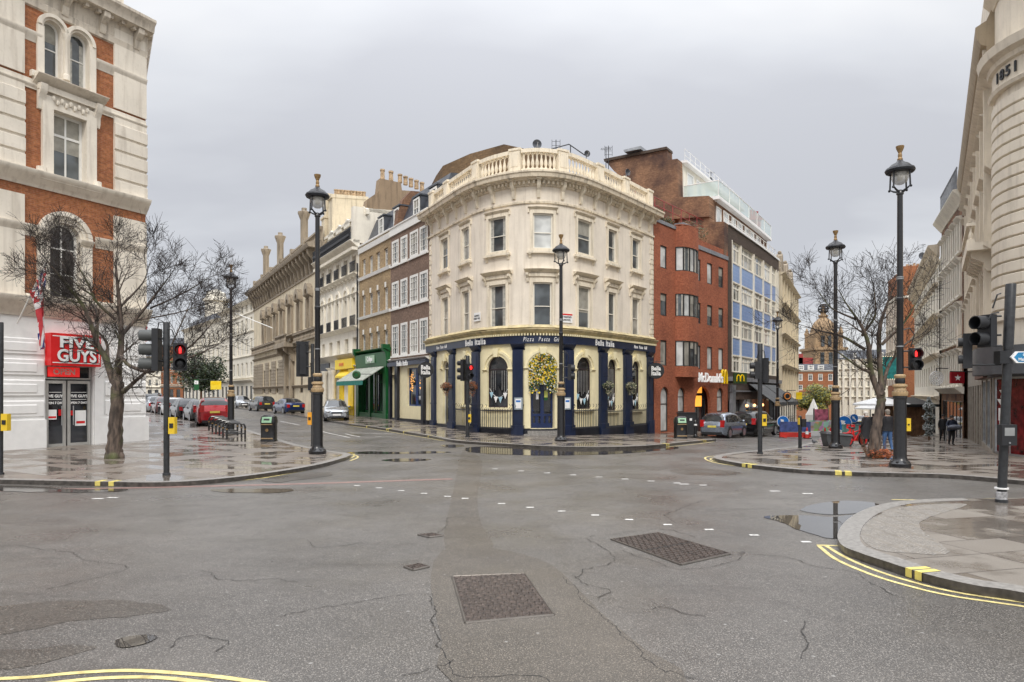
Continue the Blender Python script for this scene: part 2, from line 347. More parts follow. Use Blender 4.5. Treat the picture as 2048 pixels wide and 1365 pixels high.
# ------------------------------------------------------------------ facades: s runs left to right along the wall as seen from the street, d outward, z up
class Fac:
    def __init__(s, pts, n=0, step=.6):
        s.curved = n > 0
        s.p = spline(pts, n) if n else [Vector(p[:2]) for p in pts]
        s.c = [0.]
        for a, b in zip(s.p, s.p[1:]): s.c.append(s.c[-1]+(b-a).length)
        s.L = s.c[-1]; s.step = step
        s.no = []
        for i in range(len(s.p)):
            t = (s.p[min(i+1, len(s.p)-1)]-s.p[max(i-1, 0)]).normalized(); s.no.append(Vector((t.y, -t.x)))
    def at(s, u, d=0.):
        k = 0
        while k < len(s.c)-2 and u > s.c[k+1]: k += 1
        t = (u-s.c[k])/(s.c[k+1]-s.c[k]); p = s.p[k].lerp(s.p[k+1], t) if 0 <= t <= 1 else s.p[k]+(s.p[k+1]-s.p[k])*t
        tt = max(0, min(1, t)); n = (s.no[k]*(1-tt)+s.no[k+1]*tt).normalized() if s.curved else Vector(((s.p[k+1]-s.p[k]).y, -(s.p[k+1]-s.p[k]).x)).normalized()
        return p+n*d, n
    def P(s, u, d, z): p, n = s.at(u, d); return Vector((p.x, p.y, z))
    def sx(s, px, d=0.):
        r = (px-CX)/FP; best = None
        K = max(60, int(s.L/.1)); lo = -s.L*.0; prev = None
        for i in range(-K//2, K+K//2+1):
            u = s.L*i/K; p, n = s.at(u, d); g = p.x-r*p.y
            if p.y < .5: prev = None; continue
            if prev is not None and (prev[1] < 0) != (g < 0):
                u0 = prev[0]+(u-prev[0])*prev[1]/(prev[1]-g)
                if best is None or s.at(u0, d)[0].y < best[1]: best = (u0, s.at(u0, d)[0].y)
            prev = (u, g)
        return best[0] if best else 0.
    def z(s, px, py, d=0.): u = s.sx(px, d); return CH+(HY-py)/FP*s.at(u, d)[0].y
    def segs(s, a, b):
        if not s.curved and len(s.p) == 2: return [a, b]
        n = max(1, int(math.ceil((b-a)/s.step))); o = [a+(b-a)*i/n for i in range(n+1)]
        return o
    def box(s, mb, a, b, d0, d1, z0, z1, m=0): s.prof(mb, a, b, [(d0, z0), (d1, z0), (d1, z1), (d0, z1)], m)
    def prof(s, mb, a, b, pr, m=0):
        ss = s.segs(a, b); n = len(pr); base = len(mb.v)
        L = [0.]
        for (d0, z0), (d1, z1) in zip(pr, pr[1:]): L.append(L[-1]+math.hypot(d1-d0, z1-z0))
        for u in ss:
            for (d, z) in pr: mb.pt(s.P(u, d, z), (u+d*.7, z))
        for k in range(len(ss)-1):
            for i in range(n):
                j = (i+1) % n; mb.face((base+k*n+i, base+(k+1)*n+i, base+(k+1)*n+j, base+k*n+j), m)
        mb.face([base+i for i in range(n)], m); mb.face([base+(len(ss)-1)*n+i for i in range(n)][::-1], m)
    def poly(s, mb, pts, d0, d1, m=0):
        """a panel with an outline in (s, z), from depth d0 to d1"""
        n = len(pts); b = len(mb.v)
        for d in (d0, d1):
            for (u, z) in pts: mb.pt(s.P(u, d, z), (u, z))
        mb.face([b+n+i for i in range(n)], m); mb.face([b+i for i in range(n)][::-1], m)
        for i in range(n): j = (i+1) % n; mb.face((b+i, b+j, b+n+j, b+n+i), m)
    def wall(s, mb, a, b, z0, z1, holes=(), rev=.2, m=0, mr=None, d=0.):
        """holes: (s0, s1, z0, z1, arched)"""
        mr = m if mr is None else mr
        us = set(s.segs(a, b)) | {a, b}; zs = {z0, z1}
        for h in holes:
            us |= {h[0], h[1]}; zs |= {h[2], h[3]}
            for q in s.segs(h[0], h[1]): us.add(q)
        us = sorted(u for u in us if a-1e-6 <= u <= b+1e-6); zs = sorted(z for z in zs if z0-1e-6 <= z <= z1+1e-6)
        for i in range(len(us)-1):
            if us[i+1]-us[i] < 1e-5: continue
            um = (us[i]+us[i+1])/2
            for k in range(len(zs)-1):
                zm = (zs[k]+zs[k+1])/2
                if any(h[0] < um < h[1] and h[2] < zm < h[3] for h in holes): continue
                mb.add([s.P(us[i], d, zs[k]), s.P(us[i+1], d, zs[k]), s.P(us[i+1], d, zs[k+1]), s.P(us[i], d, zs[k+1])], [(0, 1, 2, 3)], m, [(us[i], zs[k]), (us[i+1], zs[k]), (us[i+1], zs[k+1]), (us[i], zs[k+1])])
        for h in holes:
            h0, h1, a0, a1 = h[:4]; arch = len(h) > 4 and h[4]
            r = (h1-h0)/2; rz = r if arch is True else (arch if arch else 0); zs_ = a1-rz
            out = [(h0, a0), (h1, a0), (h1, zs_)]
            if arch:
                K = 12; cx = (h0+h1)/2
                ar = [(cx+r*math.cos(math.pi*i/K), zs_+rz*math.sin(math.pi*i/K)) for i in range(K+1)]
                out = [(h0, a0), (h1, a0)]+ar
                for i in range(K):
                    (ua, za), (ub, zb) = ar[i], ar[i+1]
                    mb.add([s.P(ua, d, za), s.P(ua, d, a1), s.P(ub, d, a1), s.P(ub, d, zb)], [(0, 1, 2, 3)], m, [(ua, za), (ua, a1), (ub, a1), (ub, zb)])
            else: out = [(h0, a0), (h1, a0), (h1, a1), (h0, a1)]
            n = len(out)
            for i in range(n):
                (ua, za), (ub, zb) = out[i], out[(i+1) % n]
                mb.add([s.P(ua, d, za), s.P(ua, d-rev, za), s.P(ub, d-rev, zb), s.P(ub, d, zb)], [(0, 1, 2, 3)], mr, [(ua, za), (ua+rev, za), (ub+rev, zb), (ub, zb)])
    def arc(s, mb, cu, cz, r0, r1, d0, d1, m=0, K=12, a0=0., a1=180., rz=1.):
        """a raised moulding round an arch"""
        b = len(mb.v)
        for i in range(K+1):
            t = R(a0+(a1-a0)*i/K); c_, s_ = math.cos(t), math.sin(t)
            for (r, d) in ((r0, d0), (r0, d1), (r1, d1), (r1, d0)): mb.pt(s.P(cu+r*c_, d, cz+r*s_*rz), (cu+r*c_, cz+r*s_))
        for i in range(K):
            for j in range(4): q = (j+1) % 4; mb.face((b+i*4+j, b+i*4+q, b+i*4+4+q, b+i*4+4+j), m)
        mb.face((b, b+1, b+2, b+3), m); mb.face((b+K*4+3, b+K*4+2, b+K*4+1, b+K*4), m)
    def X(s, u, d, z):
        """frame for lettering: x along the wall, y up, z outward"""
        p, n = s.at(u, d); t = Vector((-n.y, n.x, 0)); return Matrix(((t.x, 0, n.x, p.x), (t.y, 0, n.y, p.y), (0, 1, 0, z), (0, 0, 0, 1)))
    def block(s, mb, depth, z0, z1, m=0, a=0., b=None, inset=.3):
        """the mass of the building behind its front"""
        b = s.L if b is None else b
        us = s.segs(a, b); fr = [s.at(u, -inset)[0] for u in us]
        p0, n0 = s.at(a); p1, n1 = s.at(b); nn = (n0+n1)/2 if not s.curved else (n0+n1)
        nn.normalize(); poly = [(p.x, p.y) for p in fr]+[tuple(p1-nn*depth), tuple(p0-nn*depth)]
        mb.prism(poly, z0, z1, m)
def arch_pts(a, b, z0, z1, arch, K=12):
    if not arch: return [(a, z0), (b, z0), (b, z1), (a, z1)]
    r = (b-a)/2; rz = r if arch is True else arch; c = (a+b)/2
    return [(a, z0), (b, z0)]+[(c+r*math.cos(math.pi*i/K), z1-rz+rz*math.sin(math.pi*i/K)) for i in range(K+1)]
def window(fac, parent, a, b, z0, z1, arch=False, rec=.14, fw=.06, nv=0, nh=1, frame='framecream', pane='glass', sill=0., mid=.5, sillmat=None, hz=None, bars=.03, d=0.):
    """sash window: frame, sash bars; pane and sill are sub-parts"""
    mb = MB(); d0, d1 = d-rec, d-rec+.07
    r = (b-a)/2; rz = (r if arch is True else (arch or 0)); zs = z1-rz; c = (a+b)/2
    fac.box(mb, a, a+fw, d0, d1, z0, zs); fac.box(mb, b-fw, b, d0, d1, z0, zs); fac.box(mb, a+fw, b-fw, d0, d1+.02, z0, z0+fw)
    if arch:
        k = rz/r; fac.arc(mb, c, zs, r-fw, r, d0, d1, rz=k)
    else: fac.box(mb, a+fw, b-fw, d0, d1, z1-fw, z1)
    if nh:
        for i in range(1, nh+1):
            zz_ = z0+(z1-z0)*(mid if nh == 1 else i/(nh+1)); h = bars*1.4 if nh == 1 else bars*.8
            fac.box(mb, a+fw, b-fw, d0+.01, d1-.01, zz_-h/2, zz_+h/2)
    for i in range(1, nv+1):
        u = a+(b-a)*i/(nv+1); fac.box(mb, u-bars/2, u+bars/2, d0+.012, d1-.012, z0+fw, (z1-fw if not arch else z1-.3*rz))
    o = build(mb, 'window', frame, parent, smooth=0)
    mp = MB(); fac.poly(mp, arch_pts(a+.01, b-.01, z0+.01, z1-.01, (rz-.01) if arch else 0), d0-.02, d0+.02)
    build(mp, 'pane', pane, o, smooth=0)
    if pane in ('glass', 'glass2') and z1-z0 < 4 and rnd.random() < .62:
        mc = MB(); k_ = rnd.random(); e_ = d0+.022
        if k_ < .55: fac.poly(mc, arch_pts(a+fw, b-fw, z1-(z1-z0)*rnd.uniform(.25, .6), z1-fw, (rz-fw) if arch else 0), e_, e_+.006)
        else:
            w9 = (b-a)*rnd.uniform(.16, .28); t9 = z1-(rz if arch else fw)
            for q0, q1 in ((a+fw, a+fw+w9), (b-fw-w9, b-fw)): fac.box(mc, q0, q1, e_, e_+.006, z0+fw, t9)
        build(mc, 'blind', M['blind'] if k_ < .55 else M['curtain'], o, smooth=0)
    if sill:
        ms = MB(); fac.box(ms, a-.12, b+.12, d-.02, d+sill, z0-.13, z0-.003); build(ms, 'sill', sillmat or frame, o, smooth=0)
    return o
# ------------------------------------------------------------------ ground
def asphalt(name, c, wet, agg=.5, tone=(1, 1, 1), rl=.2, rh=.5):
    q = NT(name); a = q.noise(.22, 5, rough=.6); sp = q.noise(70, 2, rough=.7); v = q.n('ShaderNodeTexVoronoi', Vector=q.co(), Scale=42.).outputs['Distance']; b = q.noise(1.7, 6, rough=.65); sp2 = q.noise(160, 1)
    base = q.mix(q.ramp(a, (.38, 0.), (.62, 1.)), tuple(x*.66 for x in c), tuple(x*1.24 for x in c))
    base = q.mix(q.math('MULTIPLY', q.ramp(b, (.4, 0.), (.66, 1.)), .45), base, tuple(x*.62 for x in c))
    base = q.mix(q.math('MULTIPLY', q.ramp(sp, (.54, 0.), (.68, 1.)), agg), base, tuple(min(1, x*3.6) for x in c))
    base = q.mix(q.math('MULTIPLY', q.ramp(sp, (.30, 1.), (.42, 0.)), .6), base, tuple(x*.3 for x in c))
    base = q.mix(q.math('MULTIPLY', q.ramp(v, (.0, 1.), (.09, 0.)), agg*.8), base, (.42*tone[0], .40*tone[1], .37*tone[2]))
    gum = q.n('ShaderNodeTexVoronoi', Vector=q.co(), Scale=3.4).outputs['Distance']; base = q.mix(q.math('MULTIPLY', q.ramp(gum, (.045, 1.), (.075, 0.)), .7), base, (.33, .32, .30))
    oil = q.noise(.9, 5, rough=.7, sc3=(.5, 1.6, 1)); base = q.mix(q.math('MULTIPLY', q.ramp(oil, (.58, 0.), (.70, 1.)), .5), base, tuple(x*.45 for x in c))
    wn = q.noise(.5, 6, rough=.6)
    q.p(base=base, rough=q.ramp(wn, (.36, rl), (.62, rh)), spec=wet)
    q.bump(q.math('ADD', sp, q.math('MULTIPLY', sp2, .6)), .33, .012); M[name] = q.m; return q.m
asphalt('wet_asphalt', (.092, .084, .075), .7, .95, rl=.26, rh=.52)
asphalt('rough_asphalt', (.081, .070, .057), .6, .95, (1.1, 1, .9), .34, .55)
def paving(name, ang, c1, c2, mort, bw, bh, wetness=.5, lo=.05, hi=.42):
    q = NT(name); v = q.n('ShaderNodeMapping', Vector=q.co(), Rotation=(0, 0, ang)).outputs[0]
    b = q.n('ShaderNodeTexBrick', Vector=v, Color1=c1, Color2=c2, Mortar=mort, Scale=1.); b.inputs['Mortar Size'].default_value = .014; b.inputs['Brick Width'].default_value = bw; b.inputs['Row Height'].default_value = bh; b.inputs['Bias'].default_value = 0.
    b.offset_frequency = 2; b.squash = 1.25; b.squash_frequency = 3
    b2 = q.n('ShaderNodeTexBrick', Vector=v, Color1=(0, 0, 0), Color2=(1, 1, 1), Mortar=(0, 0, 0), Scale=1.); b2.inputs['Mortar Size'].default_value = .0; b2.inputs['Brick Width'].default_value = bw; b2.inputs['Row Height'].default_value = bh; b2.offset_frequency = 2; b2.squash = 1.25; b2.squash_frequency = 3
    a = q.noise(.8, 5); wn = q.noise(.75, 6, rough=.6); sp = q.noise(55, 2)
    wm = q.math('ADD', q.math('MULTIPLY', wn, .72), q.math('MULTIPLY', b2.outputs[0], .28))
    wet = q.ramp(wm, (.43, 1.), (.56, 0.))
    base = q.mix(q.ramp(a, (.35, 0.), (.68, 1.)), b.outputs[0], q.mix(.5, b.outputs[0], (.13, .105, .085)))
    base = q.mix(q.math('MULTIPLY', q.ramp(sp, (.5, 0.), (.7, 1.)), .25), base, (.45, .42, .38))
    base = q.mix(q.math('MULTIPLY', wet, .55), base, (.075, .06, .048))
    q.p(base=base, rough=q.math('ADD', q.math('MULTIPLY', q.math('SUBTRACT', 1., wet), hi-lo), lo), spec=q.math('ADD', .45, q.math('MULTIPLY', wet, .4)))
    h = q.math('ADD', q.math('MULTIPLY', b.outputs['Fac'], -1.), q.math('MULTIPLY', b2.outputs[0], .25)); h = q.math('ADD', h, q.math('MULTIPLY', q.noise(2.2, 3), .5))
    q.bump(h, .35, .012); M[name] = q.m; return q.m
paving('wet_paving', .54, (.29, .25, .205), (.19, .16, .135), (.045, .036, .03), .9, .62)
paving('wet_paving_right', -.55, (.28, .24, .20), (.18, .155, .13), (.045, .036, .03), .9, .6)
paving('near_paving', -.25, (.29, .262, .225), (.19, .168, .142), (.055, .045, .038), 1.15, .75, lo=.1, hi=.5)
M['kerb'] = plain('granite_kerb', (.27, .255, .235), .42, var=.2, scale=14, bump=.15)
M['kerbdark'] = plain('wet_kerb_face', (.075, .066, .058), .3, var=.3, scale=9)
M['yline'] = plain('worn_yellow_paint', (.72, .60, .25), .5, var=.2, scale=8)
M['ykerb'] = plain('yellow_kerb_paint', (.72, .60, .16), .5, var=.1, scale=8)
M['wline'] = plain('worn_white_paint', (.66, .65, .62), .5, var=.2, scale=8)
M['pinkline'] = plain('red_route_tint', (.25, .155, .135), .5, var=.12, scale=5)
M['crack'] = plain('crack_tar', (.022, .02, .018), .5)
M['castiron'] = plain('cast_iron', (.075, .056, .046), .45, .3, var=.3, scale=20)
q = NT('puddle_water'); q.p(base=(.06, .055, .05), rough=.01, spec=1., ior=1.6); q.bump(q.noise(1.5, 2), .015, .02); M['water'] = q.m
q = NT('thin_wet_film'); q.p(base=(.05, .044, .038), rough=.09, spec=.75); q.bump(q.noise(30, 2), .05, .01); M['film'] = q.m

big = []
sheet('road', [(-700, -40), (700, -40), (700, 900), (-700, 900)], RD, 'wet_asphalt')
def g2(l): return [G(x, y)[:2] for x, y in l]
def gpath(l, n=5): return [tuple(p) for p in spline(g2(l), n)]
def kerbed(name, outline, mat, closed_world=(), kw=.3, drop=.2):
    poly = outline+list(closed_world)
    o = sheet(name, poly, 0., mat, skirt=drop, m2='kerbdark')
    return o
# left pavement
EL = gpath([(-700, 953), (-300, 957), (0, 960), (200, 964), (333, 965), (450, 957), (560, 943), (640, 929), (692, 915)], 6)
EL2 = gpath([(692, 915), (700, 908), (660, 902), (592, 889), (545, 875), (496, 860)], 5)[1:]+gpath([(496, 860), (468, 856.5), (440, 853.5)], 3)[1:]
EL3 = [tuple(G(x, y)[:2]) for x, y in ((400, 842), (345, 826), (300, 812))]
kerbed('left_pavement', EL+EL2+EL3, 'wet_paving', [(-120, 200), (-120, 8), (-60, 8)])
# corner pavement round the curved building
EC = gpath([(700, 848.5), (760, 856), (815, 864.5), (865, 873), (905, 880.5), (960, 885), (1030, 889), (1120, 893.5), (1230, 894), (1320, 889.5), (1375, 884), (1432, 879)], 4)
pr = Vector((.627, .779))
e2 = Vector(EC[-1]); n2 = Vector((-.779, .627))
C1 = e2+n2*2.1
EC2 = [tuple(C1), tuple(C1+pr*14), (38, 85), (52, 120), (62, 150)]
pl = Vector(EC[0])
kerbed('corner_pavement', EC+EC2, 'wet_paving_right', [(60, 158), (8, 95), (-25, 140), (-44, 150), tuple(pl+Vector(UL)*60), tuple(pl+Vector(UL)*12)])
# right pavement
ER = gpath([(1432, 911), (1430, 917), (1490, 928.5), (1600, 939.5), (1700, 944.5), (1800, 947), (1900, 950), (2048, 962), (2300, 985)], 5)
ER2 = [tuple(G(x, y)[:2]) for x, y in ((1630, 884), (1588, 893.5), (1520, 901), (1455, 907))]
f0 = Vector(ER2[0])
kerbed('right_pavement', ER+[(60, 20), (120, 30), (120, 150), (88, 165), (50, 100), (30, 55)], 'wet_paving_right', [tuple(f0+Vector((.44, .9))*10)]+ER2)
# near right corner
EN = gpath([(2700, 992), (2048, 996), (1900, 997.5), (1800, 1003), (1740, 1016), (1698, 1038), (1677, 1066), (1684, 1090), (1720, 1106), (1765, 1121), (1850, 1148), (1950, 1171), (2048, 1186), (2400, 1262)], 5)
kerbed('near_right_pavement', EN, 'near_paving')
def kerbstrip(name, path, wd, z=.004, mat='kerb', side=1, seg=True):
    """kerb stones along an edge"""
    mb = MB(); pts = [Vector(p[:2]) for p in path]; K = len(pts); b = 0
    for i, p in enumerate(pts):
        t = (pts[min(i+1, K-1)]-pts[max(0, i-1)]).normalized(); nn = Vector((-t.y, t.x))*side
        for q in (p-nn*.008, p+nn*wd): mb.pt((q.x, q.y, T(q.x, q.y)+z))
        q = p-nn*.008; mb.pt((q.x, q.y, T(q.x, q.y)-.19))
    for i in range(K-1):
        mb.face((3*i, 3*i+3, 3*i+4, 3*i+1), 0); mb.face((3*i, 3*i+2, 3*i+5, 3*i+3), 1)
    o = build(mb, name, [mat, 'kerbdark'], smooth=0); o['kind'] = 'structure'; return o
def dense(path, st=.25):
    pts = [Vector(p[:2]) for p in path]; out = [pts[0]]
    for a, b in zip(pts, pts[1:]):
        n = max(1, int((b-a).length/st)); out += [a+(b-a)*(i+1)/n for i in range(n)]
    return out
kerbstrip('kerb', dense(EL[8:]+EL2, .4), .28, side=1)
kerbstrip('kerb', dense(EC, .4), .28, side=-1 if False else 1)
kerbstrip('kerb', dense(ER2[::1]+ER[:1], .4)+dense(ER, .4), .28, side=1)
kerbstrip('kerb', dense(EN[8:], .2), .30, side=1)
# the tactile slabs on the near corner, studs raised
def frame2(o, ang): c, s_ = math.cos(ang), math.sin(ang); return lambda u, v: (o[0]+u*c-v*s_, o[1]+u*s_+v*c)
tp = spline(g2([(1722, 1073), (1735, 1045), (1775, 1024), (1840, 1011), (1935, 1010), (1838, 1046), (1898, 1104), (1820, 1107), (1752, 1099)]), 4, True)
sheet('tactile_paving', [tuple(p) for p in tp], .004, plain('tactile_slab', (.23, .205, .175), .4, var=.15, scale=6, bump=.1))
def inside(p, poly):
    c = False; n = len(poly)
    for i in range(n):
        a, b = poly[i], poly[(i+1) % n]
        if (a[1] > p[1]) != (b[1] > p[1]) and p[0] < (b[0]-a[0])*(p[1]-a[1])/(b[1]-a[1])+a[0]: c = not c
    return c
mb = MB(); mg = MB(); f2 = frame2(G(1680, 1070)[:2], -.02)
for i in range(-2, 75):
    for j in range(-30, 75):
        p = f2(i*.066, j*.066)
        if i % 6 == 0 or j % 12 == 0: continue
        if inside(p, tp): 
            z = T(*p)+.0045; r = .018
            mb.add([(p[0]+r*math.cos(a*1.047), p[1]+r*math.sin(a*1.047), z) for a in range(6)]+[(p[0]+r*.6*math.cos(a*1.047), p[1]+r*.6*math.sin(a*1.047), z+.006) for a in range(6)], [(5, 4, 3, 2, 1, 0)][:0]+[(6, 7, 8, 9, 10, 11)]+[(a, (a+1) % 6, 6+(a+1) % 6, 6+a) for a in range(6)])
o = build(mb, 'tactile_studs', 'kerb', smooth=0); o['kind'] = 'structure'
# painted lines
def line(name, px, wd, mat, n=6, dz=RD+.004, z=False, world=None):
    mb = MB(); pts = world or gpath(px, n) ; ribbon(mb, pts, wd, dz); o = build(mb, name, mat, smooth=0); o['kind'] = 'structure'; return o
def gr(l): return [G(x, y, RD)[:2] for x, y in l]
def rline(name, px, wd, mat, n=6, dz=RD+.004): return line(name, None, wd, mat, dz=dz, world=[tuple(p) for p in spline(gr(px), n)])
rline('yellow_line', [(-60, 1361), (60, 1355.5), (150, 1347), (250, 1342), (340, 1346), (430, 1354), (510, 1365), (600, 1380)], .062, 'yline')
rline('yellow_line', [(60, 1372), (170, 1360), (250, 1355.5), (330, 1357), (420, 1368), (480, 1378)], .062, 'yline')
rline('yellow_line', [(1637, 1092), (1670, 1118), (1730, 1145), (1800, 1168), (1900, 1192), (2048, 1214), (2200, 1238)], .062, 'yline')
rline('yellow_line', [(1651, 1092), (1690, 1115), (1745, 1139), (1815, 1162), (1910, 1185), (2048, 1206), (2200, 1229)], .062, 'yline')
rline('yellow_line', [(1634, 1091), (1684, 1092.5)], .07, 'yline')
rline('yellow_line', [(1783, 1000), (1850, 1000.5), (1900, 1000), (1960, 998.5), (2048, 997)], .07, 'yline')
rline('yellow_line', [(-40, 966.5), (200, 971), (330, 970), (420, 966), (520, 957.5), (610, 942)], .07, 'yline')
rline('yellow_line', [(640, 909.5), (690, 908), (716, 914), (700, 922.5)], .07, 'yline'); rline('yellow_line', [(650, 907.5), (700, 906.5), (708, 913), (692, 920)], .07, 'yline')
rline('yellow_line', [(1455, 911), (1412, 915), (1426, 925), (1500, 936), (1600, 945), (1750, 951.5), (1920, 952.5)], .07, 'yline')
rline('yellow_line', [(1448, 914), (1421, 918), (1440, 926), (1510, 935), (1600, 942.5)], .06, 'yline')
rline('yellow_line', [(700, 852), (790, 866), (880, 881), (905, 885)], .07, 'yline'); rline('yellow_line', [(1330, 895), (1380, 890), (1428, 884)], .07, 'yline')
rline('red_tinted_line', [(-40, 983), (150, 979), (350, 974.5), (560, 969.5), (740, 964), (905, 958.5)], .26, 'pinkline')
rline('lane_line', [(633, 861), (700, 876)], .1, 'wline', 2)
for a, b in (((690, 868), (720, 874.5)), ((560, 843), (600, 851)), ((700, 866.5), (790, 868.5)), ((750, 874), (800, 874.5))): rline('lane_line', [a, b], .1, 'wline', 2)
mb = MB()
def dot(px, py, s=.13, s2=.1):
    p = G(px, py, RD); z = p.z+.005; mb.add([(p.x-s, p.y-s2, z), (p.x+s, p.y-s2, z), (p.x+s*1.05, p.y+s2, z), (p.x-s*.95, p.y+s2, z)], [(0, 1, 2, 3)])
for i in range(9): dot(990+i*52, 938.5+i*4.05, .09, .06)
for x, y in ((714, 972), (758, 976.5), (802, 982), (848, 987.5), (895, 993.5), (930, 997.5), (1003, 1008), (1060, 1015.5), (1123, 1023), (1190, 1031), (1258, 1040), (1335, 1050), (1418, 1060), (1508, 1071), (1612, 1084.5)): dot(x, y, .075, .05)
for x, y in ((195, 998), (225, 996), (1550, 983), (1615, 988), (1368, 969)): dot(x, y, .12, .06)
o = build(mb, 'road_studs', 'wline', smooth=0); o['kind'] = 'structure'
# loading ticks painted over kerbs
mb = MB()
KP = [dense(k, .1) for k in (EL, EL2, EC, ER, EN)]
def tick(px, py, dpx, dpy, wd=.1, ln=.3):
    g_ = G(px, py).to_2d(); ds = min(((k[i]-g_).length, j, i) for j, k in enumerate(KP) for i in range(1, len(k)-1)); k = KP[ds[1]]; i = ds[2]
    t = (k[i+1]-k[i-1]).normalized().to_3d(); nn = Vector((-t.y, t.x, 0)); a = k[i].to_3d()-nn*.014; b = a+t*wd
    for (p0, p1, p2, p3) in ((a, b, b+nn*ln, a+nn*ln),): mb.add([Vector((p.x, p.y, T(p.x, p.y)+.009)) for p in (p0, p1, p2, p3)], [(0, 1, 2, 3)])
    mb.add([Vector((a.x, a.y, T(a.x, a.y)+.009)), Vector((b.x, b.y, T(b.x, b.y)+.009)), Vector((b.x, b.y, T(b.x, b.y)+RD+.01)), Vector((a.x, a.y, T(a.x, a.y)+RD+.01))], [(0, 1, 2, 3)])
for x, y, w_ in ((195, 963.8, .17), (214, 964.3, .17), (1483, 927.3, .2), (1495, 929, .2), (1673, 943.5, .2), (1686, 944, .2), (1807, 1135, .17), (1836, 1143, .17)): tick(x, y, 6, 1, w_*(.85 if x < 1750 else .6))
for x, y in ((725, 852.5), (765, 858), (768, 858.5), (803, 863.5), (851, 871.5), (1335, 888.3), (1338, 888), (1408, 881.2), (1412, 881)): tick(x, y, 5, 1 if x < 1000 else -.5, .12)
o = build(mb, 'kerb_ticks', 'ykerb', smooth=0); o['kind'] = 'structure'
# reinstated trench down the middle of the road
def decal(name, px, mat, dz=RD+.003, n=3, jit=0.):
    pts = spline(gr(px), n, True) if n > 1 else gr(px)
    if jit > .015:
        pts = dense(list(pts)+[pts[0]], max(.06, jit*2))[:-1]; dx = dy = 0.; o_ = []
        for p in pts: dx = dx*.7+rnd.uniform(-jit, jit); dy = dy*.7+rnd.uniform(-jit, jit); o_.append((p[0]+dx, p[1]+dy))
        pts = o_
    return sheet(name, [tuple(p[:2]) for p in pts], dz, mat)
decal('trench_patch', [(923, 906), (934, 903), (951, 908), (963, 922), (962, 950), (955, 990), (958, 1032), (970, 1062), (987, 1090), (970, 1100), (900, 1106), (888, 1075), (893, 1040), (906, 985), (914, 945)], 'rough_asphalt', n=3)
decal('trench_patch', [(862, 1150), (885, 1102), (975, 1096), (1075, 1118), (1125, 1148), (1200, 1225), (1290, 1300), (1375, 1372), (915, 1376), (885, 1285), (868, 1210)], 'rough_asphalt', n=2, dz=RD+.0065)
decal('worn_patch', [(-120, 1225), (60, 1208), (180, 1199), (320, 1205), (330, 1225), (180, 1240), (40, 1262), (-120, 1285)], asphalt('dark_worn_asphalt', (.070, .061, .051), .6, .95, rl=.2, rh=.5), n=4, jit=.05)
decal('worn_patch', [(1340, 941), (1400, 938), (1480, 945), (1450, 951), (1370, 949)], 'dark_worn_asphalt', n=4)
decal('worn_patch', [(-60, 1310), (80, 1297), (150, 1290), (180, 1300), (70, 1330), (-60, 1340)], 'dark_worn_asphalt', n=4, jit=.03)
# puddles
def puddle(px, mat='water', dz=RD+.009, n=6, jit=.02):
    return decal('puddle', px, mat, dz, n, jit)
puddle([(1602, 1022), (1628, 1010), (1680, 1003), (1735, 1005), (1762, 1012), (1745, 1023), (1700, 1029), (1650, 1030)])
puddle([(1527, 1034), (1600, 1032), (1660, 1035), (1715, 1032), (1705, 1055), (1690, 1075), (1655, 1077), (1605, 1062), (1560, 1045)])
puddle([(232, 1282), (262, 1274), (302, 1271), (314, 1277), (290, 1289), (250, 1297), (233, 1293)], jit=0)
puddle([(935, 896), (1000, 893.5), (1120, 899), (1230, 899), (1345, 894), (1350, 898), (1270, 906), (1150, 911.5), (1050, 911), (960, 907), (930, 902)], 'film', jit=.06)
puddle([(690, 907), (740, 903.5), (800, 905), (860, 903), (905, 905), (850, 908), (760, 909)], 'film', jit=.05)
puddle([(760, 921), (800, 918), (855, 918.5), (850, 922), (800, 924)], 'film', jit=.04)
puddle([(880, 891), (915, 890), (930, 893), (900, 896)], 'film', jit=.03)
puddle([(525, 961), (580, 951), (640, 946), (665, 951), (610, 959), (560, 965)], 'dark_worn_asphalt', jit=.05)
puddle([(420, 981), (500, 978), (585, 980), (560, 986), (460, 986)], 'film', jit=.04)
puddle([(-40, 972), (60, 974), (160, 980), (250, 978), (240, 984), (120, 986), (-40, 981)], 'film', jit=.04)
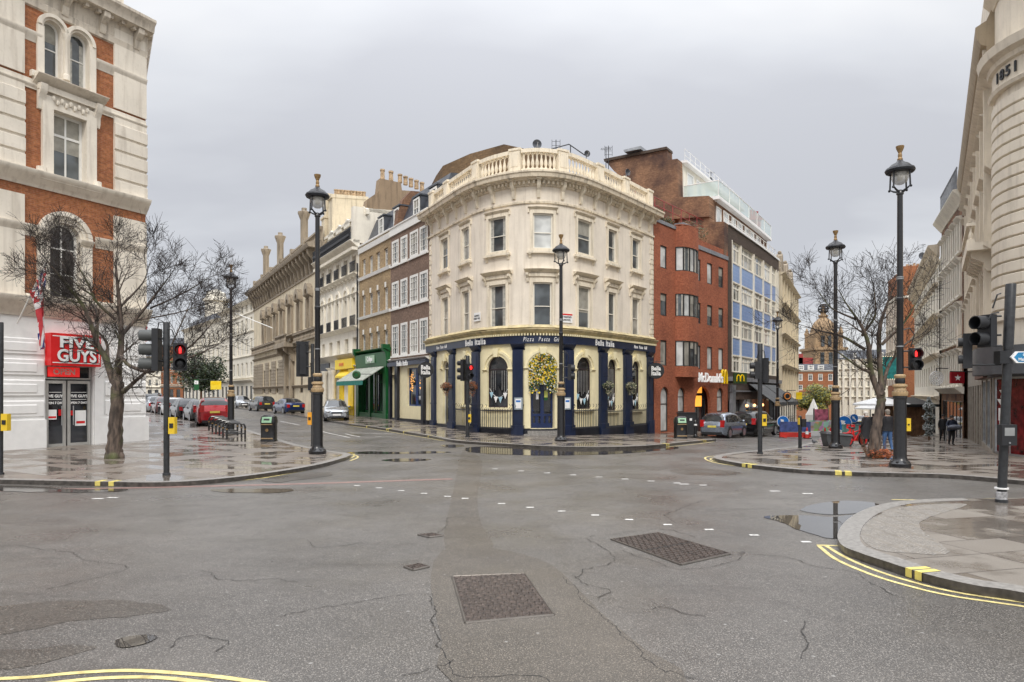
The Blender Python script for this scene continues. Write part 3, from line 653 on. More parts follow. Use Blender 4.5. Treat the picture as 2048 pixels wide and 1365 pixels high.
# cracks
mb = MB()
def crack(px, wd=.011, wob=.02):
    pts = dense(spline(gr(px), 4), .05); dx = dy = 0.; o_ = []
    for p in pts:
        dx = dx*.9+rnd.gauss(0, .016); dy = dy*.9+rnd.gauss(0, .022); o_.append(Vector((p.x+dx+rnd.uniform(-.006, .006), p.y+dy+rnd.uniform(-.01, .01))))
    pts = o_
    ribbon(mb, pts, [wd*rnd.uniform(.25, 1.3) for _ in pts], RD+.008)
for c_ in ([(0, 1093), (60, 1090), (140, 1105), (200, 1125), (262, 1134), (230, 1146), (130, 1168), (90, 1178)], [(403, 1141), (432, 1160), (500, 1160), (545, 1155), (600, 1162)], [(340, 1045), (400, 1038), (480, 1030)],
           [(620, 1000), (700, 990), (760, 985)], [(850, 1078), (880, 1060), (893, 1035)], [(560, 1235), (700, 1208), (790, 1196), (870, 1190)], [(860, 1195), (880, 1260), (908, 1322), (925, 1352), (1060, 1345), (1110, 1362)], [(908, 1322), (850, 1345), (800, 1362)],
           [(1120, 1155), (1200, 1230), (1310, 1330), (1345, 1350), (1400, 1362)], [(1145, 1150), (1180, 1175), (1222, 1187), (1205, 1202)], [(1150, 1155), (1175, 1140), (1230, 1120), (1195, 1090), (1180, 1078), (1230, 1070), (1330, 1058), (1385, 1075)],
           [(1460, 1110), (1488, 1105), (1470, 1125), (1390, 1136), (1330, 1132), (1250, 1100)], [(1520, 1111), (1580, 1118), (1620, 1133), (1700, 1145), (1740, 1165), (1790, 1190), (1830, 1202)], [(1610, 1243), (1595, 1262), (1605, 1290), (1590, 1312)],
           [(1410, 1000), (1360, 1018), (1330, 1030), (1350, 1046)], [(1410, 996), (1550, 999), (1640, 995)], [(1305, 1218), (1350, 1218), (1390, 1235), (1430, 1238)], [(1300, 975), (1340, 985), (1420, 972)], [(620, 1080), (640, 1095), (720, 1087)], [(340, 1300), (365, 1282), (460, 1288), (440, 1308)]): crack(c_)
o = build(mb, 'road_cracks', 'crack', smooth=0); o['kind'] = 'structure'
# manhole covers
def cover(px, label, nx, ny, bars=True, split=None, name='manhole_cover'):
    p = [G(x, y, RD) for x, y in px]; c = sum(p, Vector())/4
    t = thing(name, label, 'manhole cover', c, world=True)
    bl = lambda u, v, dz=0.: (p[0].lerp(p[1], u)).lerp(p[3].lerp(p[2], u), v)+Vector((0, 0, dz))
    mb = MB(); e = .02
    mb.add([bl(0, 0, .012), bl(1, 0, .012), bl(1, 1, .012), bl(0, 1, .012)], [(0, 1, 2, 3)]); build(mb, 'frame', 'crack', t, smooth=0)
    mb = MB()
    for sx_, sy_ in (split or [(0, 0, 1, 1)] and [((0, 1), (0, 1))]):
        a0, a1 = sx_; b0, b1 = sy_; g_ = .012
        mb.add([bl(a0+g_, b0+g_, .016), bl(a1-g_, b0+g_, .016), bl(a1-g_, b1-g_, .016), bl(a0+g_, b1-g_, .016)], [(0, 1, 2, 3)])
        for i in range(nx):
            for j in range(ny):
                u = a0+g_+(a1-a0-2*g_)*(i+.5)/nx; v = b0+g_+(b1-b0-2*g_)*(j+.5)/ny; du = (a1-a0)*.33/nx; dv = (b1-b0)*.33/ny
                if (i+j) % 2: du *= 1.35; dv *= .6
                else: du *= .6; dv *= 1.3
                q = [bl(u-du, v-dv, .016), bl(u+du, v-dv, .016), bl(u+du, v+dv, .016), bl(u-du, v+dv, .016)]; r_ = [bl(u-du*.6, v-dv*.6, .026), bl(u+du*.6, v-dv*.6, .026), bl(u+du*.6, v+dv*.6, .026), bl(u-du*.6, v+dv*.6, .026)]
                mb.add(q+r_, [(4, 5, 6, 7), (0, 1, 5, 4), (1, 2, 6, 5), (2, 3, 7, 6), (3, 0, 4, 7)])
    build(mb, 'plate', 'castiron', t, smooth=0); mb = MB(); q4 = [(0, 0), (1, 0), (1, 1), (0, 1)]
    for i in range(4): mb.tube([bl(*q4[i], .008), bl(*q4[(i+1) % 4], .008)], .016, 6)
    build(mb, 'rim', plain('worn_steel_rim', (.16, .145, .13), .35, .6), t)
cover([(931, 1248), (1108, 1232), (1050, 1149), (905, 1155)], 'large studded rectangular iron cover in the brown road patch nearest the camera', 14, 18)
cover([(1362, 1131), (1461, 1109), (1316, 1067), (1222, 1080)], 'rusty brown iron cover with four crossed plates left of the puddle', 9, 9, split=[((0, .5), (0, .5)), ((.5, 1), (0, .5)), ((0, .5), (.5, 1)), ((.5, 1), (.5, 1))])
cover([(826, 1142), (858, 1135), (838, 1129), (808, 1135)], 'small square iron cover just above the large studded cover', 4, 4)
cover([(858, 1076), (886, 1073), (866, 1068), (836, 1071)], 'tiny iron cover beside the narrow end of the trench patch', 4, 4)
# ------------------------------------------------------------------ building helpers
def building(name, label, fac, cat='building'):
    p, n = fac.at(fac.L/2); t = thing(name, label, cat, (p.x, p.y, T(p.x, p.y)), world=True); return t
def rowwins(fac, par, cols, z0, z1, holes, **k):
    """cols: (left, right) pixel pairs; heights in metres"""
    jobs = []
    for a, b in cols:
        u0, u1 = fac.sx(a), fac.sx(b); holes.append((u0, u1, z0, z1, k.get('arch', False))); jobs.append((u0, u1))
    for j, (u0, u1) in enumerate(jobs):
        kk = dict(k); pn = kk.pop('panes', None)
        if pn: kk['pane'] = pn[j % len(pn)]
        window(fac, par, u0, u1, z0, z1, **kk)
def eq(fac, a, b, n, f=.45, off=0.):
    """n openings evenly along [a, b], each taking a share f of its bay"""
    w_ = (b-a)/n; return [(a+w_*(i+.5+off)-w_*f/2, a+w_*(i+.5+off)+w_*f/2) for i in range(n)]
def wins(fac, par, spans, z0, z1, holes, **k):
    pn = k.pop('panes', None)
    for j, (a, b) in enumerate(spans):
        holes.append((a, b, z0, z1, k.get('arch', False)))
        if pn: k['pane'] = pn[j % len(pn)]
        window(fac, par, a, b, z0, z1, **k)
def cornice(z, h, d, steps=4):
    """classical profile rising outward, closed at the wall"""
    p = [(-.05, z)]
    for i in range(steps): p += [(d*(i+.4)/steps, z+h*i/steps), (d*(i+1)/steps, z+h*(i+.8)/steps)]
    return p+[(d, z+h), (-.05, z+h+.05)]
def console(fac, mb, u, w_, z0, z1, d, m=0):
    h = z1-z0; fac.prof(mb, u-w_/2, u+w_/2, [(0, z0), (d*.25, z0+.02*h), (d*.38, z0+.2*h), (d*.42, z0+.45*h), (d*.7, z0+.6*h), (d*.95, z0+.75*h), (d, z1), (0, z1)], m)
def baluster(mb, p, h, r, n=8):
    mb.lathe([(r*.9, 0), (r*.9, h*.08), (r*.5, h*.12), (r*1.0, h*.32), (r*.85, h*.45), (r*.4, h*.7), (r*.45, h*.86), (r*.9, h*.9), (r*.9, h)], p, n, cap=False)
def balustrade(fac, mb, a, b, z, h, d=0., gap=.26, r=.085, ends=True, nn=8):
    fac.box(mb, a, b, d-.15, d+.15, z, z+.16*h); fac.box(mb, a, b, d-.17, d+.17, z+.84*h, z+h)
    n = max(1, int((b-a)/gap))
    for i in range(n): baluster(mb, fac.P(a+(b-a)*(i+.5)/n, d, z+.16*h), h*.68, r, nn)
def pots(mb, p0, p1, n, z, h=.75, r=.15):
    for i in range(n):
        p = Vector(p0).lerp(Vector(p1), (i+.5)/n); hh = h*rnd.uniform(.8, 1.15)
        mb.lathe([(r, 0), (r*.85, hh*.85), (r*1.08, hh*.86), (r*1.05, hh), (r*.7, hh)], (p[0], p[1], z), 10)
def railing(fac, mb, a, b, z, h, d, gap=.13, r=.011, post=True):
    ss = fac.segs(a, b)
    for zz_ in (z+.08, z+h): mb.tube([fac.P(u, d, zz_) for u in ss], r*1.7, 6)
    n = int((b-a)/gap)
    for i in range(n+1): u = a+(b-a)*i/n; mb.tube([fac.P(u, d, z), fac.P(u, d, z+h+.1)], r, 5)
GL = ['glass', 'glass2', 'glass', 'glass', 'glass2', 'glass']

# ================================================================== the curved corner restaurant
RB = Fac([(-5.55, 45.15), (-5.23, 44.6), (-3.33, 41.0), (-1.81, 38.45), (-.03, 37.0), (1.61, 36.6), (3.32, 37.4), (4.97, 39.2), (6.73, 41.4), (8.95, 44.3), (9.25, 44.7)], 8, .45)
rest = building('corner_restaurant_building', 'cream curved corner building with navy and yellow restaurant front and a roof balustrade', RB)
zc_ = lambda py: CH+(HY-py)/FP*36.6            # heights read at the middle bay
Ztop_g = zc_(668); Zn0, Zn1 = zc_(686.5), zc_(672)
holes = []
C7 = [(882.5, 896.5), (924, 939), (977.5, 1012), (1066, 1106), (1155, 1183), (1216, 1233), (1264, 1280)]
C7b = [(884.5, 897), (925, 939), (979, 1012), (1066, 1104), (1156, 1181), (1216, 1231), (1264, 1279)]
z1a, z1b = zc_(656), zc_(565); z2a, z2b = zc_(497.5), zc_(427)
P1 = ['glass', 'glass', 'glass', 'glass', 'glass', 'glass', 'glass']
s1 = [(RB.sx(a), RB.sx(b)) for a, b in C7b]; s2 = [(RB.sx(a), RB.sx(b)) for a, b in C7]
wins(RB, rest, s1, z1a, z1b, holes, nh=1, mid=.48, rec=.16, fw=.07, panes=['glass2', 'glass2', 'glass', 'glass', 'glass', 'glass', 'glass2'], sill=.12, sillmat='trim')
wins(RB, rest, s2, z2a, z2b, holes, nh=1, mid=.46, rec=.16, fw=.07, panes=['glass', 'glass2', 'glass', 'glass3', 'glass', 'glass', 'glass'], sill=.12, sillmat='trim')
# ground floor: door bay in the middle, arches either side
cols = [(887, 899), (926, 943), (975.5, 1016.5), (1061, 1108.5), (1152.5, 1182), (1215, 1232.5), (1263.5, 1279)]
g7 = [(RB.sx(a), RB.sx(b)) for a, b in cols]
za = [zc_(712)]*7; zbot = [.25, 1.55, 1.45, .35, 1.35, 1.2, 1.2]
gtop = zc_(711); gholes = []
for i, (a, b) in enumerate(g7):
    gholes.append((a, b, zbot[i], gtop if i != 3 else gtop+.05, True))
mb = MB()
RB.wall(mb, 0, RB.L, Ztop_g, zc_(365), holes, .18, 0)
RB.wall(mb, 0, RB.L, .25, Ztop_g, gholes, .3, 1)
RB.block(mb, 9, -.6, zc_(340), 0, inset=.55)
build(mb, 'wall', ['cream', 'yellow_wall'], rest)
mb = MB(); RB.prof(mb, 0, RB.L, [(-.1, -1.0), (.1, -1.0), (.1, .30), (-.1, .34)]); 
build(mb, 'plinth', 'navyblack', rest)
# window dressings
for (a, b) in s1:
    mb = MB(); k = .17
    for x0, x1 in ((a-k, a-.003), (b+.003, b+k)): RB.box(mb, x0, x1, -.01, .06, z1a-.12, z1b+.22)
    RB.box(mb, a, b, -.01, .06, z1b+.003, z1b+.22)
    RB.prof(mb, a-.42, b+.42, cornice(z1b+.50, .2, .34, 3)); RB.box(mb, a-.3, b+.3, 0, .1, z1b+.32, z1b+.50)
    for u in (a-.28, b+.28): console(RB, mb, u, .13, z1b+.02, z1b+.5, .28)
    build(mb, 'window_surround', 'trim', rest)
for (a, b) in s2:
    mb = MB(); k = .15
    for x0, x1 in ((a-k, a-.003), (b+.003, b+k)): RB.box(mb, x0, x1, -.01, .055, z2a, z2b+.18)
    RB.box(mb, a, b, -.01, .055, z2b+.003, z2b+.18); RB.prof(mb, a-.26, b+.26, cornice(z2b+.24, .1, .16, 2))
    for u in (a-.24, b+.24): RB.box(mb, u-.04, u+.04, 0, .08, z2b+.05, z2b+.24)
    RB.box(mb, a-.3, b+.3, 0, .2, z2a-.26, z2a-.14)
    for u in (a-.15, b+.15): console(RB, mb, u, .14, z2a-.5, z2a-.26, .17)
    build(mb, 'window_surround', 'trim', rest)
# main cornice with consoles and dentils
zco = zc_(350)
mb = MB(); RB.prof(mb, -.25, RB.L+.25, [(0, zco-.62), (.10, zco-.60), (.12, zco-.36), (.34, zco-.34), (.36, zco-.28), (.62, zco-.26), (.66, zco-.08), (.72, zco-.03), (.72, zco+.06), (.1, zco+.2), (-.2, zco+.2)], 0)
RB.prof(mb, 0, RB.L, [(0, zco-1.55), (.09, zco-1.52), (.09, zco-1.42), (0, zco-1.38)], 0)
build(mb, 'cornice', 'trimdirty', rest)
mb = MB(); n = 17
for i in range(n):
    u = RB.L*(i+.5)/n; console(RB, mb, u, .17, zco-1.25, zco-.34, .36); RB.box(mb, u-.12, u+.12, 0, .5, zco-.34, zco-.275)
nd = 95
for i in range(nd):
    u = RB.L*(i+.5)/nd; RB.box(mb, u-.055, u+.055, .05, .26, zco-.52, zco-.36)
build(mb, 'cornice_brackets', 'trim', rest)
# roof balustrade with piers
zb = zco+.2; mb = MB(); piers = [868, 890, 948, 1028.5, 1128, 1203, 1255, 1301]; pu = [RB.sx(x) for x in piers]
pu[0] = .35; pu[-1] = RB.L-.3
for i, u in enumerate(pu):
    k = .32; mb = MB()
    RB.box(mb, u-k, u+k, -.52, -.02, zb, zb+1.22); RB.box(mb, u-k-.04, u+k+.04, -.56, .02, zb+1.22, zb+1.34); RB.box(mb, u-k+.1, u+k-.1, -.025, .0, zb+.35, zb+1.1); build(mb, 'parapet_pier', 'trim', rest)
mb = MB()
for i in range(len(pu)-1): mb = MB(); balustrade(RB, mb, pu[i]+.34, pu[i+1]-.34, zb, 1.28, -.27, .27, .1); build(mb, 'balustrade', 'trim', rest)
# quoin strips at the two ends
mb = MB()
for u0, sg in ((.02, 1), (RB.L-.02, -1)):
    for i in range(26):
        z = Ztop_g+.35+i*.325; ln = .55 if i % 2 else .36
        if z > zco-1.9: break
        a, b = sorted((u0, u0+sg*ln)); RB.box(mb, a, b, 0, .04, z, z+.27)
build(mb, 'quoins', 'trim', rest)
# shop cornice and fascia
mb = MB(); RB.prof(mb, -.1, RB.L+.1, cornice(Zn1+.04, .32, .34, 3)); RB.prof(mb, 0, RB.L, [(0, Ztop_g+.3), (.2, Ztop_g+.34), (0, Ztop_g+.5)])
build(mb, 'shop_cornice', plain('yellow_cornice', (.62, .52, .30), .6, var=.15, streak=.7, dirt=(.12, .11, .07)), rest)
mb = MB()
for i in range(150): u = RB.L*(i+.5)/150; RB.box(mb, u-.035, u+.035, .1, .24, Zn1+.01, Zn1+.12)
build(mb, 'dentils', 'yellow_wall', rest)
mb = MB(); RB.box(mb, 0, RB.L, -.05, .16, Zn0-.02, Zn1+.02); fas = build(mb, 'fascia', 'navy', rest)
mb = MB(); zt = (Zn0+Zn1)/2
def curved_text(fac, mb, body, size, u, d, z, sx=1., sp=.62, **k):
    wd = {'I': .35, 'l': .3, 't': .45, 'i': .3, ' ': .45, 'r': .42, 'B': .75, 'P': .7, 'G': .8}; tot = [wd.get(c, .62)*size*sx for c in body]; x = u-sum(tot)/2
    for c, w_ in zip(body, tot):
        if c != ' ': mb.text(c, size, fac.X(x+w_/2, d, z), sx=sx, ext=.012, **k)
        x += w_
curved_text(RB, mb, 'Bella Italia', .50, RB.sx(953), .175, zt-.015, sx=.74, bold=.008); curved_text(RB, mb, 'Bella Italia', .50, RB.sx(1205), .175, zt-.015, sx=.74, bold=.008)
for u in (RB.sx(888), RB.sx(1084), RB.sx(1276)): curved_text(RB, mb, 'Pizza  Pasta  Grill', .29 if u != RB.sx(1084) else .33, u, .175, zt-.01, sx=.62, shear=.3)
build(mb, 'lettering', 'signwhite', fas, smooth=0)
# pilasters
pil = [(866.5, 873), (902, 911), (947.5, 960.5), (1027.5, 1047), (1127, 1144), (1197, 1211), (1246, 1260), (1293, 1302)]
for a, b in pil:
    u0, u1 = RB.sx(a), RB.sx(b); mb = MB(); z0 = -.9
    RB.box(mb, u0, u1, 0, .17, .5, Zn0-.35); RB.box(mb, u0-.05, u1+.05, 0, .24, z0, .5); RB.box(mb, u0-.03, u1+.03, 0, .2, 1.55, 1.63)
    RB.prof(mb, u0-.08, u1+.08, cornice(Zn0-.35, .33, .26, 3)); RB.box(mb, u0+.1, u1-.1, .17, .185, 1.8, Zn0-.6)
    build(mb, 'pilaster', 'navy', rest)
# arches
for i, (a, b) in enumerate(g7):
    c = (a+b)/2; r = (b-a)/2; zs = gtop-r; mb = MB()
    RB.arc(mb, c, zs, r+.003, r+.16, -.02, .05, K=14); RB.arc(mb, c, zs, r+.16, r+.3, -.02, .1, K=14)
    for x0, x1 in ((a-.32, a-.003), (b+.003, b+.32)):
        RB.box(mb, x0, x1, 0, .045, .34, zs-.15); RB.prof(mb, x0-.03, x1+.03, cornice(zs-.15, .15, .13, 2))
    RB.poly(mb, [(c-.12, gtop-.05), (c+.12, gtop-.05), (c+.19, gtop+.42), (c-.19, gtop+.42)], 0, .2)
    if i not in (0, 3): RB.prof(mb, a-.25, b+.25, [(0, zbot[i]-.14), (.16, zbot[i]-.12), (.16, zbot[i]-.003), (0, zbot[i]-.003)])
    build(mb, 'arch_surround', 'yellow_wall', rest)
M['frameplum'] = plain('dark_plum_frame', (.035, .02, .028), .35)
for i, (a, b) in enumerate(g7):
    if i == 3: continue
    r = (b-a)/2
    wo_ = window(RB, rest, a, b, zbot[i], gtop, True, rec=.15, fw=.06, nh=1, mid=(gtop-r-zbot[i])/(gtop-zbot[i]), frame='frameplum' if i else 'cream2', pane='glassd', nv=0)
    mb = MB(); zs = gtop-r
    if i in (2, 4, 5):
        for k in range(8):
            if k in (3, 4) and i == 2: continue
            u = a+.16+(b-a-.32)*k/7; RB.box(mb, u-.016, u+.016, -.115, -.108, zbot[i]+.75+.1*(k % 3), zs-.08)
        build(mb, 'hanging_strips', plain('silver_strip', (.5, .5, .5), .4, .6), wo_, smooth=0)
# the door
a, b = g7[3]; r = (b-a)/2; zs = gtop+.05-r
dr = MB(); zd = zc_(770)
for x0, x1 in ((a, a+.1), (b-.1, b), ((a+b)/2-.1, (a+b)/2+.1)): RB.box(dr, x0, x1, -.3, -.2, .35, zd+.3)
for zz0, zz1 in ((.35, .62), (1.0, 1.12), (zd+.2, zd+.34)): RB.box(dr, a+.1, b-.1, -.29, -.21, zz0, zz1)
RB.box(dr, a+.25, (a+b)/2-.22, -.27, -.24, .62, 1.0); RB.box(dr, (a+b)/2+.22, b-.25, -.27, -.24, .62, 1.0)
for s_ in (-1, 1): RB.box(dr, (a+b)/2+s_*.62-.12, (a+b)/2+s_*.62+.12, -.215, -.2, 1.25, 1.32)
do = build(dr, 'door', plain('blue_door', (.010, .024, .09), .3), rest)
mp = MB(); RB.poly(mp, arch_pts(a+.02, b-.02, .4, zs+r-.02, True), -.32, -.28); build(mp, 'pane', 'glassd', do)
mp = MB(); RB.box(mp, RB.sx(1072), RB.sx(1078), -.275, -.27, 1.9, 2.35); RB.box(mp, RB.sx(1091), RB.sx(1098.5), -.275, -.27, 1.85, 2.0, 1); RB.box(mp, RB.sx(1091), RB.sx(1098.5), -.275, -.27, 2.003, 2.38, 2); build(mp, 'notices', ['signwhite', 'green', plain('lime_notice', (.75, .8, .2), .5)], do)
mb = MB(); c = (a+b)/2
for i in range(2): RB.box(mb, a-.1-.12*(1-i), b+.1+.12*(1-i), -.3, .62-.3*i, -.12+.17*i, .055+.17*i)
build(mb, 'door_steps', 'kerb', rest)
# roof things
mb = MB()
poly = [(-5.2, 48.5), (-1.0, 45.5), (8.5, 48), (6, 60), (-9, 58)]; mb.prism(poly, 13, 14.9)
build(mb, 'roof', 'lead', rest)
def gable(pxs, Y0, Y1, thick=5.):
    """brick upstand wall behind the parapet: a real wall in plan, its top line read from the photo"""
    n = len(pxs); pts = []
    for i, (x, y) in enumerate(pxs): Y = Y0+(Y1-Y0)*i/(n-1); pts.append(W(x, y, Y))
    mb = MB()
    for a, b in zip(pts, pts[1:]):
        L_ = [Vector((a.x, a.y, 13)), Vector((b.x, b.y, 13)), b, a]; t = (b-a); nn = Vector((-t.y, t.x, 0)).normalized()*thick
        us = [(p.x, p.z) for p in L_]; mb.add(L_+[p+nn for p in L_], [(0, 1, 2, 3), (5, 4, 7, 6), (3, 2, 6, 7), (1, 5, 6, 2), (0, 3, 7, 4)], 0, us+us)
    return mb
mb = gable([(862, 372), (872, 352), (886, 332), (940, 308), (1008, 289), (1055, 299), (1085, 310)], 50.5, 42.5, 2.)
build(mb, 'gable_wall', brick('old_stock_brick', (.26, .165, .085), (.15, .095, .055), (.17, .13, .09), streak=.4), rest)
# ------------------------------------------------------------------ row up the left street
def straight(px0, px1, P, vp):
    """wall line from point P at px0 toward px1 along vanishing x vp; returns both ends left to right"""
    t = Vector(((vp-CX)/FP, 1)).normalized(); r = (px1-CX)/FP; k = (P[0]-r*P[1])/(r*t.y-t.x); return Vector(P)+t*k
pA1 = Vector((-5.45, 44.9)); pA0 = straight(862, 781.3, pA1, 201); pB0 = straight(781.3, 718.5, pA0, 201); pC0 = straight(718.5, 638, pB0, 215); pD0 = straight(638, 508, pC0, 246)
# purple-brown brick house
FA = Fac([pA0, pA1]); A = building('purple_brick_house', 'purple brown brick house with white sash windows and dormers next to the curved restaurant', FA)
zA = lambda py: FA.z(855.6, py); hs = []
for (t_, b_) in ((447.6, 502.4), (539.5, 599), (634.6, 704)):
    rowwins(FA, A, [(784, 797.5), (801.4, 815), (820, 836.5), (839.5, 855.8)], zA(b_), zA(t_), hs, frame='frame', rec=.05, fw=.17, nv=2, nh=3, bars=.035, panes=['glass', 'glass', 'glass2', 'glass'], sill=.1)
mb = MB(); zt = zA(436); FA.wall(mb, 0, FA.L, zA(719), zt, hs, .12); FA.block(mb, 10, -.3, zt-.1); build(mb, 'wall', 'purplebrick', A)
mb = MB(); FA.prof(mb, 0, FA.L, [(-.3, zt), (.1, zt), (.1, zt+.5), (.16, zt+.55), (.16, zt+.63), (-.3, zt+.7)]); FA.prof(mb, 0, FA.L, cornice(zA(719), .2, .3, 3)); build(mb, 'parapet', 'frame', A)
def mansard(fac, par, z0, h, run, dorm, dw=1.0, mat='slate'):
    mb = MB(); fac.prof(mb, 0, fac.L, [(-.5, z0), (-.5-run, z0+h), (-8, z0+h+.35), (-8, z0-.5), (-.5, z0-.5)])
    build(mb, 'roof', mat, par)
    for u in dorm:
        mb = MB(); fac.box(mb, u-dw/2-.12, u+dw/2+.12, -run-1.2, -.62, z0+.1, z0+1.75); fac.box(mb, u-dw/2-.2, u+dw/2+.2, -run-1.4, -.5, z0+1.75, z0+1.85); d = build(mb, 'dormer', mat, par)
        window(fac, d, u-dw/2, u+dw/2, z0+.3, z0+1.65, d=-.5, rec=.1, frame='frame', fw=.12, nv=1, nh=1)
mansard(FA, A, zt+.5, 2.7, 1.1, [FA.sx(818), FA.sx(851)], 1.05)
mb = MB(); zs0 = zA(719)
FA.wall(mb, 0, FA.L, -.2, zs0, [(FA.sx(783), FA.sx(796), .2, 3.6), (FA.sx(815), FA.sx(845), 1.35, 4.0)], .3, 0)
build(mb, 'shopfront', 'yellow_wall', A)
mb = MB()
for a, b in ((781.6, 784.5), (794, 799.5), (847, 852)): mb = MB(); FA.box(mb, FA.sx(a), FA.sx(b), 0, .2, -.3, 4.25); build(mb, 'pilaster', 'navyblack', A)
mb = MB(); FA.box(mb, 0, FA.L, -.02, .12, -.4, .45); build(mb, 'plinth', 'navyblack', A)
mb = MB(); FA.box(mb, 0, FA.L, 0, .28, 4.2, zs0); fa = build(mb, 'fascia', 'navy', A)
mb = MB(); mb.text('Bella Italia', .52, FA.X(FA.sx(812), .3, (4.2+zs0)/2), sx=1., bold=.01); build(mb, 'lettering', 'signwhite', fa, smooth=0)
for i, (a, b) in enumerate(((815, 829.5), (830.5, 845))): window(FA, A, FA.sx(a), FA.sx(b), 1.35, 4.0, frame=plain('blue_frame', (.012, .04, .16), .35), pane='glassd', fw=.1, nh=1, rec=.2)
window(FA, A, FA.sx(783.2), FA.sx(795.8), .2, 3.6, frame='framedark', pane='glassd', fw=.1, nh=1, mid=.75, rec=.28)
mb = MB()
for i in range(90):
    u = FA.sx(820 if i % 2 else 839)+rnd.gauss(0, .16); z = 3.1+rnd.uniform(-.75, .6); mb.sphere(FA.P(u, -.16, z), .03, 5, 3)
build(mb, 'window_lights', emit('fairy_light', (1, .5, .15), 1.1), A)
# beige stock brick house
FB = Fac([pB0, pA0]); B = building('stock_brick_house', 'yellow stock brick house with white bands above the green shopfront', FB)
zB = lambda py: FB.z(771.7, py); hs = []
for (t_, b_) in ((496.6, 538), (575, 621.7), (659.8, 717)):
    rowwins(FB, B, [(724, 730.8), (738, 745.2), (752.2, 759.6), (767.8, 775.4)], zB(b_), zB(t_), hs, frame='frame', rec=.2, fw=.1, nv=1, nh=3, bars=.04)
mb = MB(); zt = zB(466); FB.wall(mb, 0, FB.L, zB(722), zt, hs, .22); FB.block(mb, 10, -.3, zt-.1); build(mb, 'wall', 'yellowbrick', B)
for a, b in ((481.5, 471), (541.5, 535), (626.5, 621), (728, 720.5)): mb = MB(); FB.prof(mb, 0, FB.L, [(-.02, zB(a)), (.1, zB(a)), (.16, zB(b)), (-.02, zB(b)+.05)]); build(mb, 'string_course', 'frame', B)
mb = MB(); FB.prof(mb, 0, FB.L, [(-.3, zt-.02), (.12, zt), (.12, zt+.12), (-.3, zt+.14)]); build(mb, 'parapet', 'frame', B)
mb = MB()
for a, b in ((724, 730.8), (738, 745.2), (752.2, 759.6), (767.8, 775.4)):
    for t_ in (575, 659.8): u = (FB.sx(a)+FB.sx(b))/2; FB.poly(mb, [(u-.09, zB(t_)), (u+.09, zB(t_)), (u+.13, zB(t_)+.4), (u-.13, zB(t_)+.4)], 0, .06)
build(mb, 'keystones', 'frame', B)
mansard(FB, B, zt+.1, 2.4, 1.0, [FB.sx(748.5), FB.sx(778.5)], 1.0)
mb = MB(); FB.wall(mb, 0, FB.L, -.2, zB(726), [(FB.sx(724), FB.sx(773), .7, 3.9)], .5); 
for a, b in ((719, 723.5), (744, 747), (773, 779)): FB.box(mb, FB.sx(a), FB.sx(b), 0, .3, -.2, 4.4)
FB.box(mb, 0, FB.L, 0, .22, -.2, .7); build(mb, 'shopfront', 'green', B)
mb = MB(); FB.prof(mb, .05, FB.L-.05, [(0, 4.3), (.3, 4.3), (.42, 5.35), (0, 5.4)]); FB.prof(mb, -.05, FB.L+.05, cornice(5.4, .25, .55, 3))
for u in (.2, FB.L-.25): console(FB, mb, u, .32, 4.4, 5.9, .62)
fb = build(mb, 'fascia', 'green', B)
mb = MB(); FB.box(mb, FB.sx(741), FB.sx(759), .4, .43, 4.6, 5.2, 0); build(mb, 'sign_board', plain('sage_sign', (.35, .5, .36), .5), fb)
mb = MB(); mb.text('Crêpe', .5, FB.X(FB.sx(750), .45, 4.9), bold=.02); build(mb, 'lettering', 'signwhite', fb, smooth=0)
window(FB, B, FB.sx(724.2), FB.sx(744), .72, 3.9, frame='green', pane='glassd', fw=.12, nv=1, nh=1, mid=.75, rec=.3); window(FB, B, FB.sx(747), FB.sx(773), .72, 3.9, frame='green', pane='glassd', fw=.12, nv=2, nh=1, mid=.75, rec=.3)
mb = MB(); u0, u1 = .25, FB.L-.5
FB.prof(mb, u0, u1, [(.35, 4.2), (2.0, 3.15), (2.0, 3.2), (.35, 4.26)]); FB.box(mb, u0, u1, 1.98, 2.02, 2.85, 3.18, 1)
n = 26
for i in range(0, n, 2):
    a = u0+(u1-u0)*i/n; b = u0+(u1-u0)*(i+1)/n; FB.prof(mb, a, b, [(.35, 4.263), (2.0, 3.203), (2.0, 3.212), (.35, 4.272)], 2)
build(mb, 'awning', [plain('awning_grey', (.36, .38, .33), .8), plain('awning_green', (.02, .20, .16), .7), plain('awning_pale', (.44, .46, .40), .8)], B)
# rendered party wall with chimney stacks between the stock brick house and the white terrace
def flank(fac, u, pxy, depth, mat, par, name, m=None):
    """wall square to the street at u, outline read from the photo, going back from the front"""
    p, n = fac.at(u); inn = -n
    def uz(px, py):
        r = (px-CX)/FP; k = (r*p.y-p.x)/(inn.x-r*inn.y); Y = p.y+inn.y*k; return k, CH+(HY-py)/FP*Y
    pts = [uz(*q) for q in pxy]; t = Vector((-n.y, n.x)); mb = m or MB(); b = len(mb.v); K = len(pts)
    for s_ in (0, -depth):
        for (k, z) in pts: q = p+inn*k+t*s_; mb.pt((q.x, q.y, z), (k, z))
    mb.face([b+i for i in range(K)]); mb.face([b+K+i for i in range(K)][::-1])
    for i in range(K): j = (i+1) % K; mb.face((b+i, b+K+i, b+K+j, b+j))
    if m is None: build(mb, name, mat, par)
    return uz, inn, p, t
uz, inn, pp, tt = flank(FB, -.02, [(720, 520), (722, 486), (727, 435), (735, 399), (757, 384), (760, 357), (802, 366), (804, 381), (846, 384), (858, 500)], .9, 'cement', B, 'chimney_stack')
mb = MB()
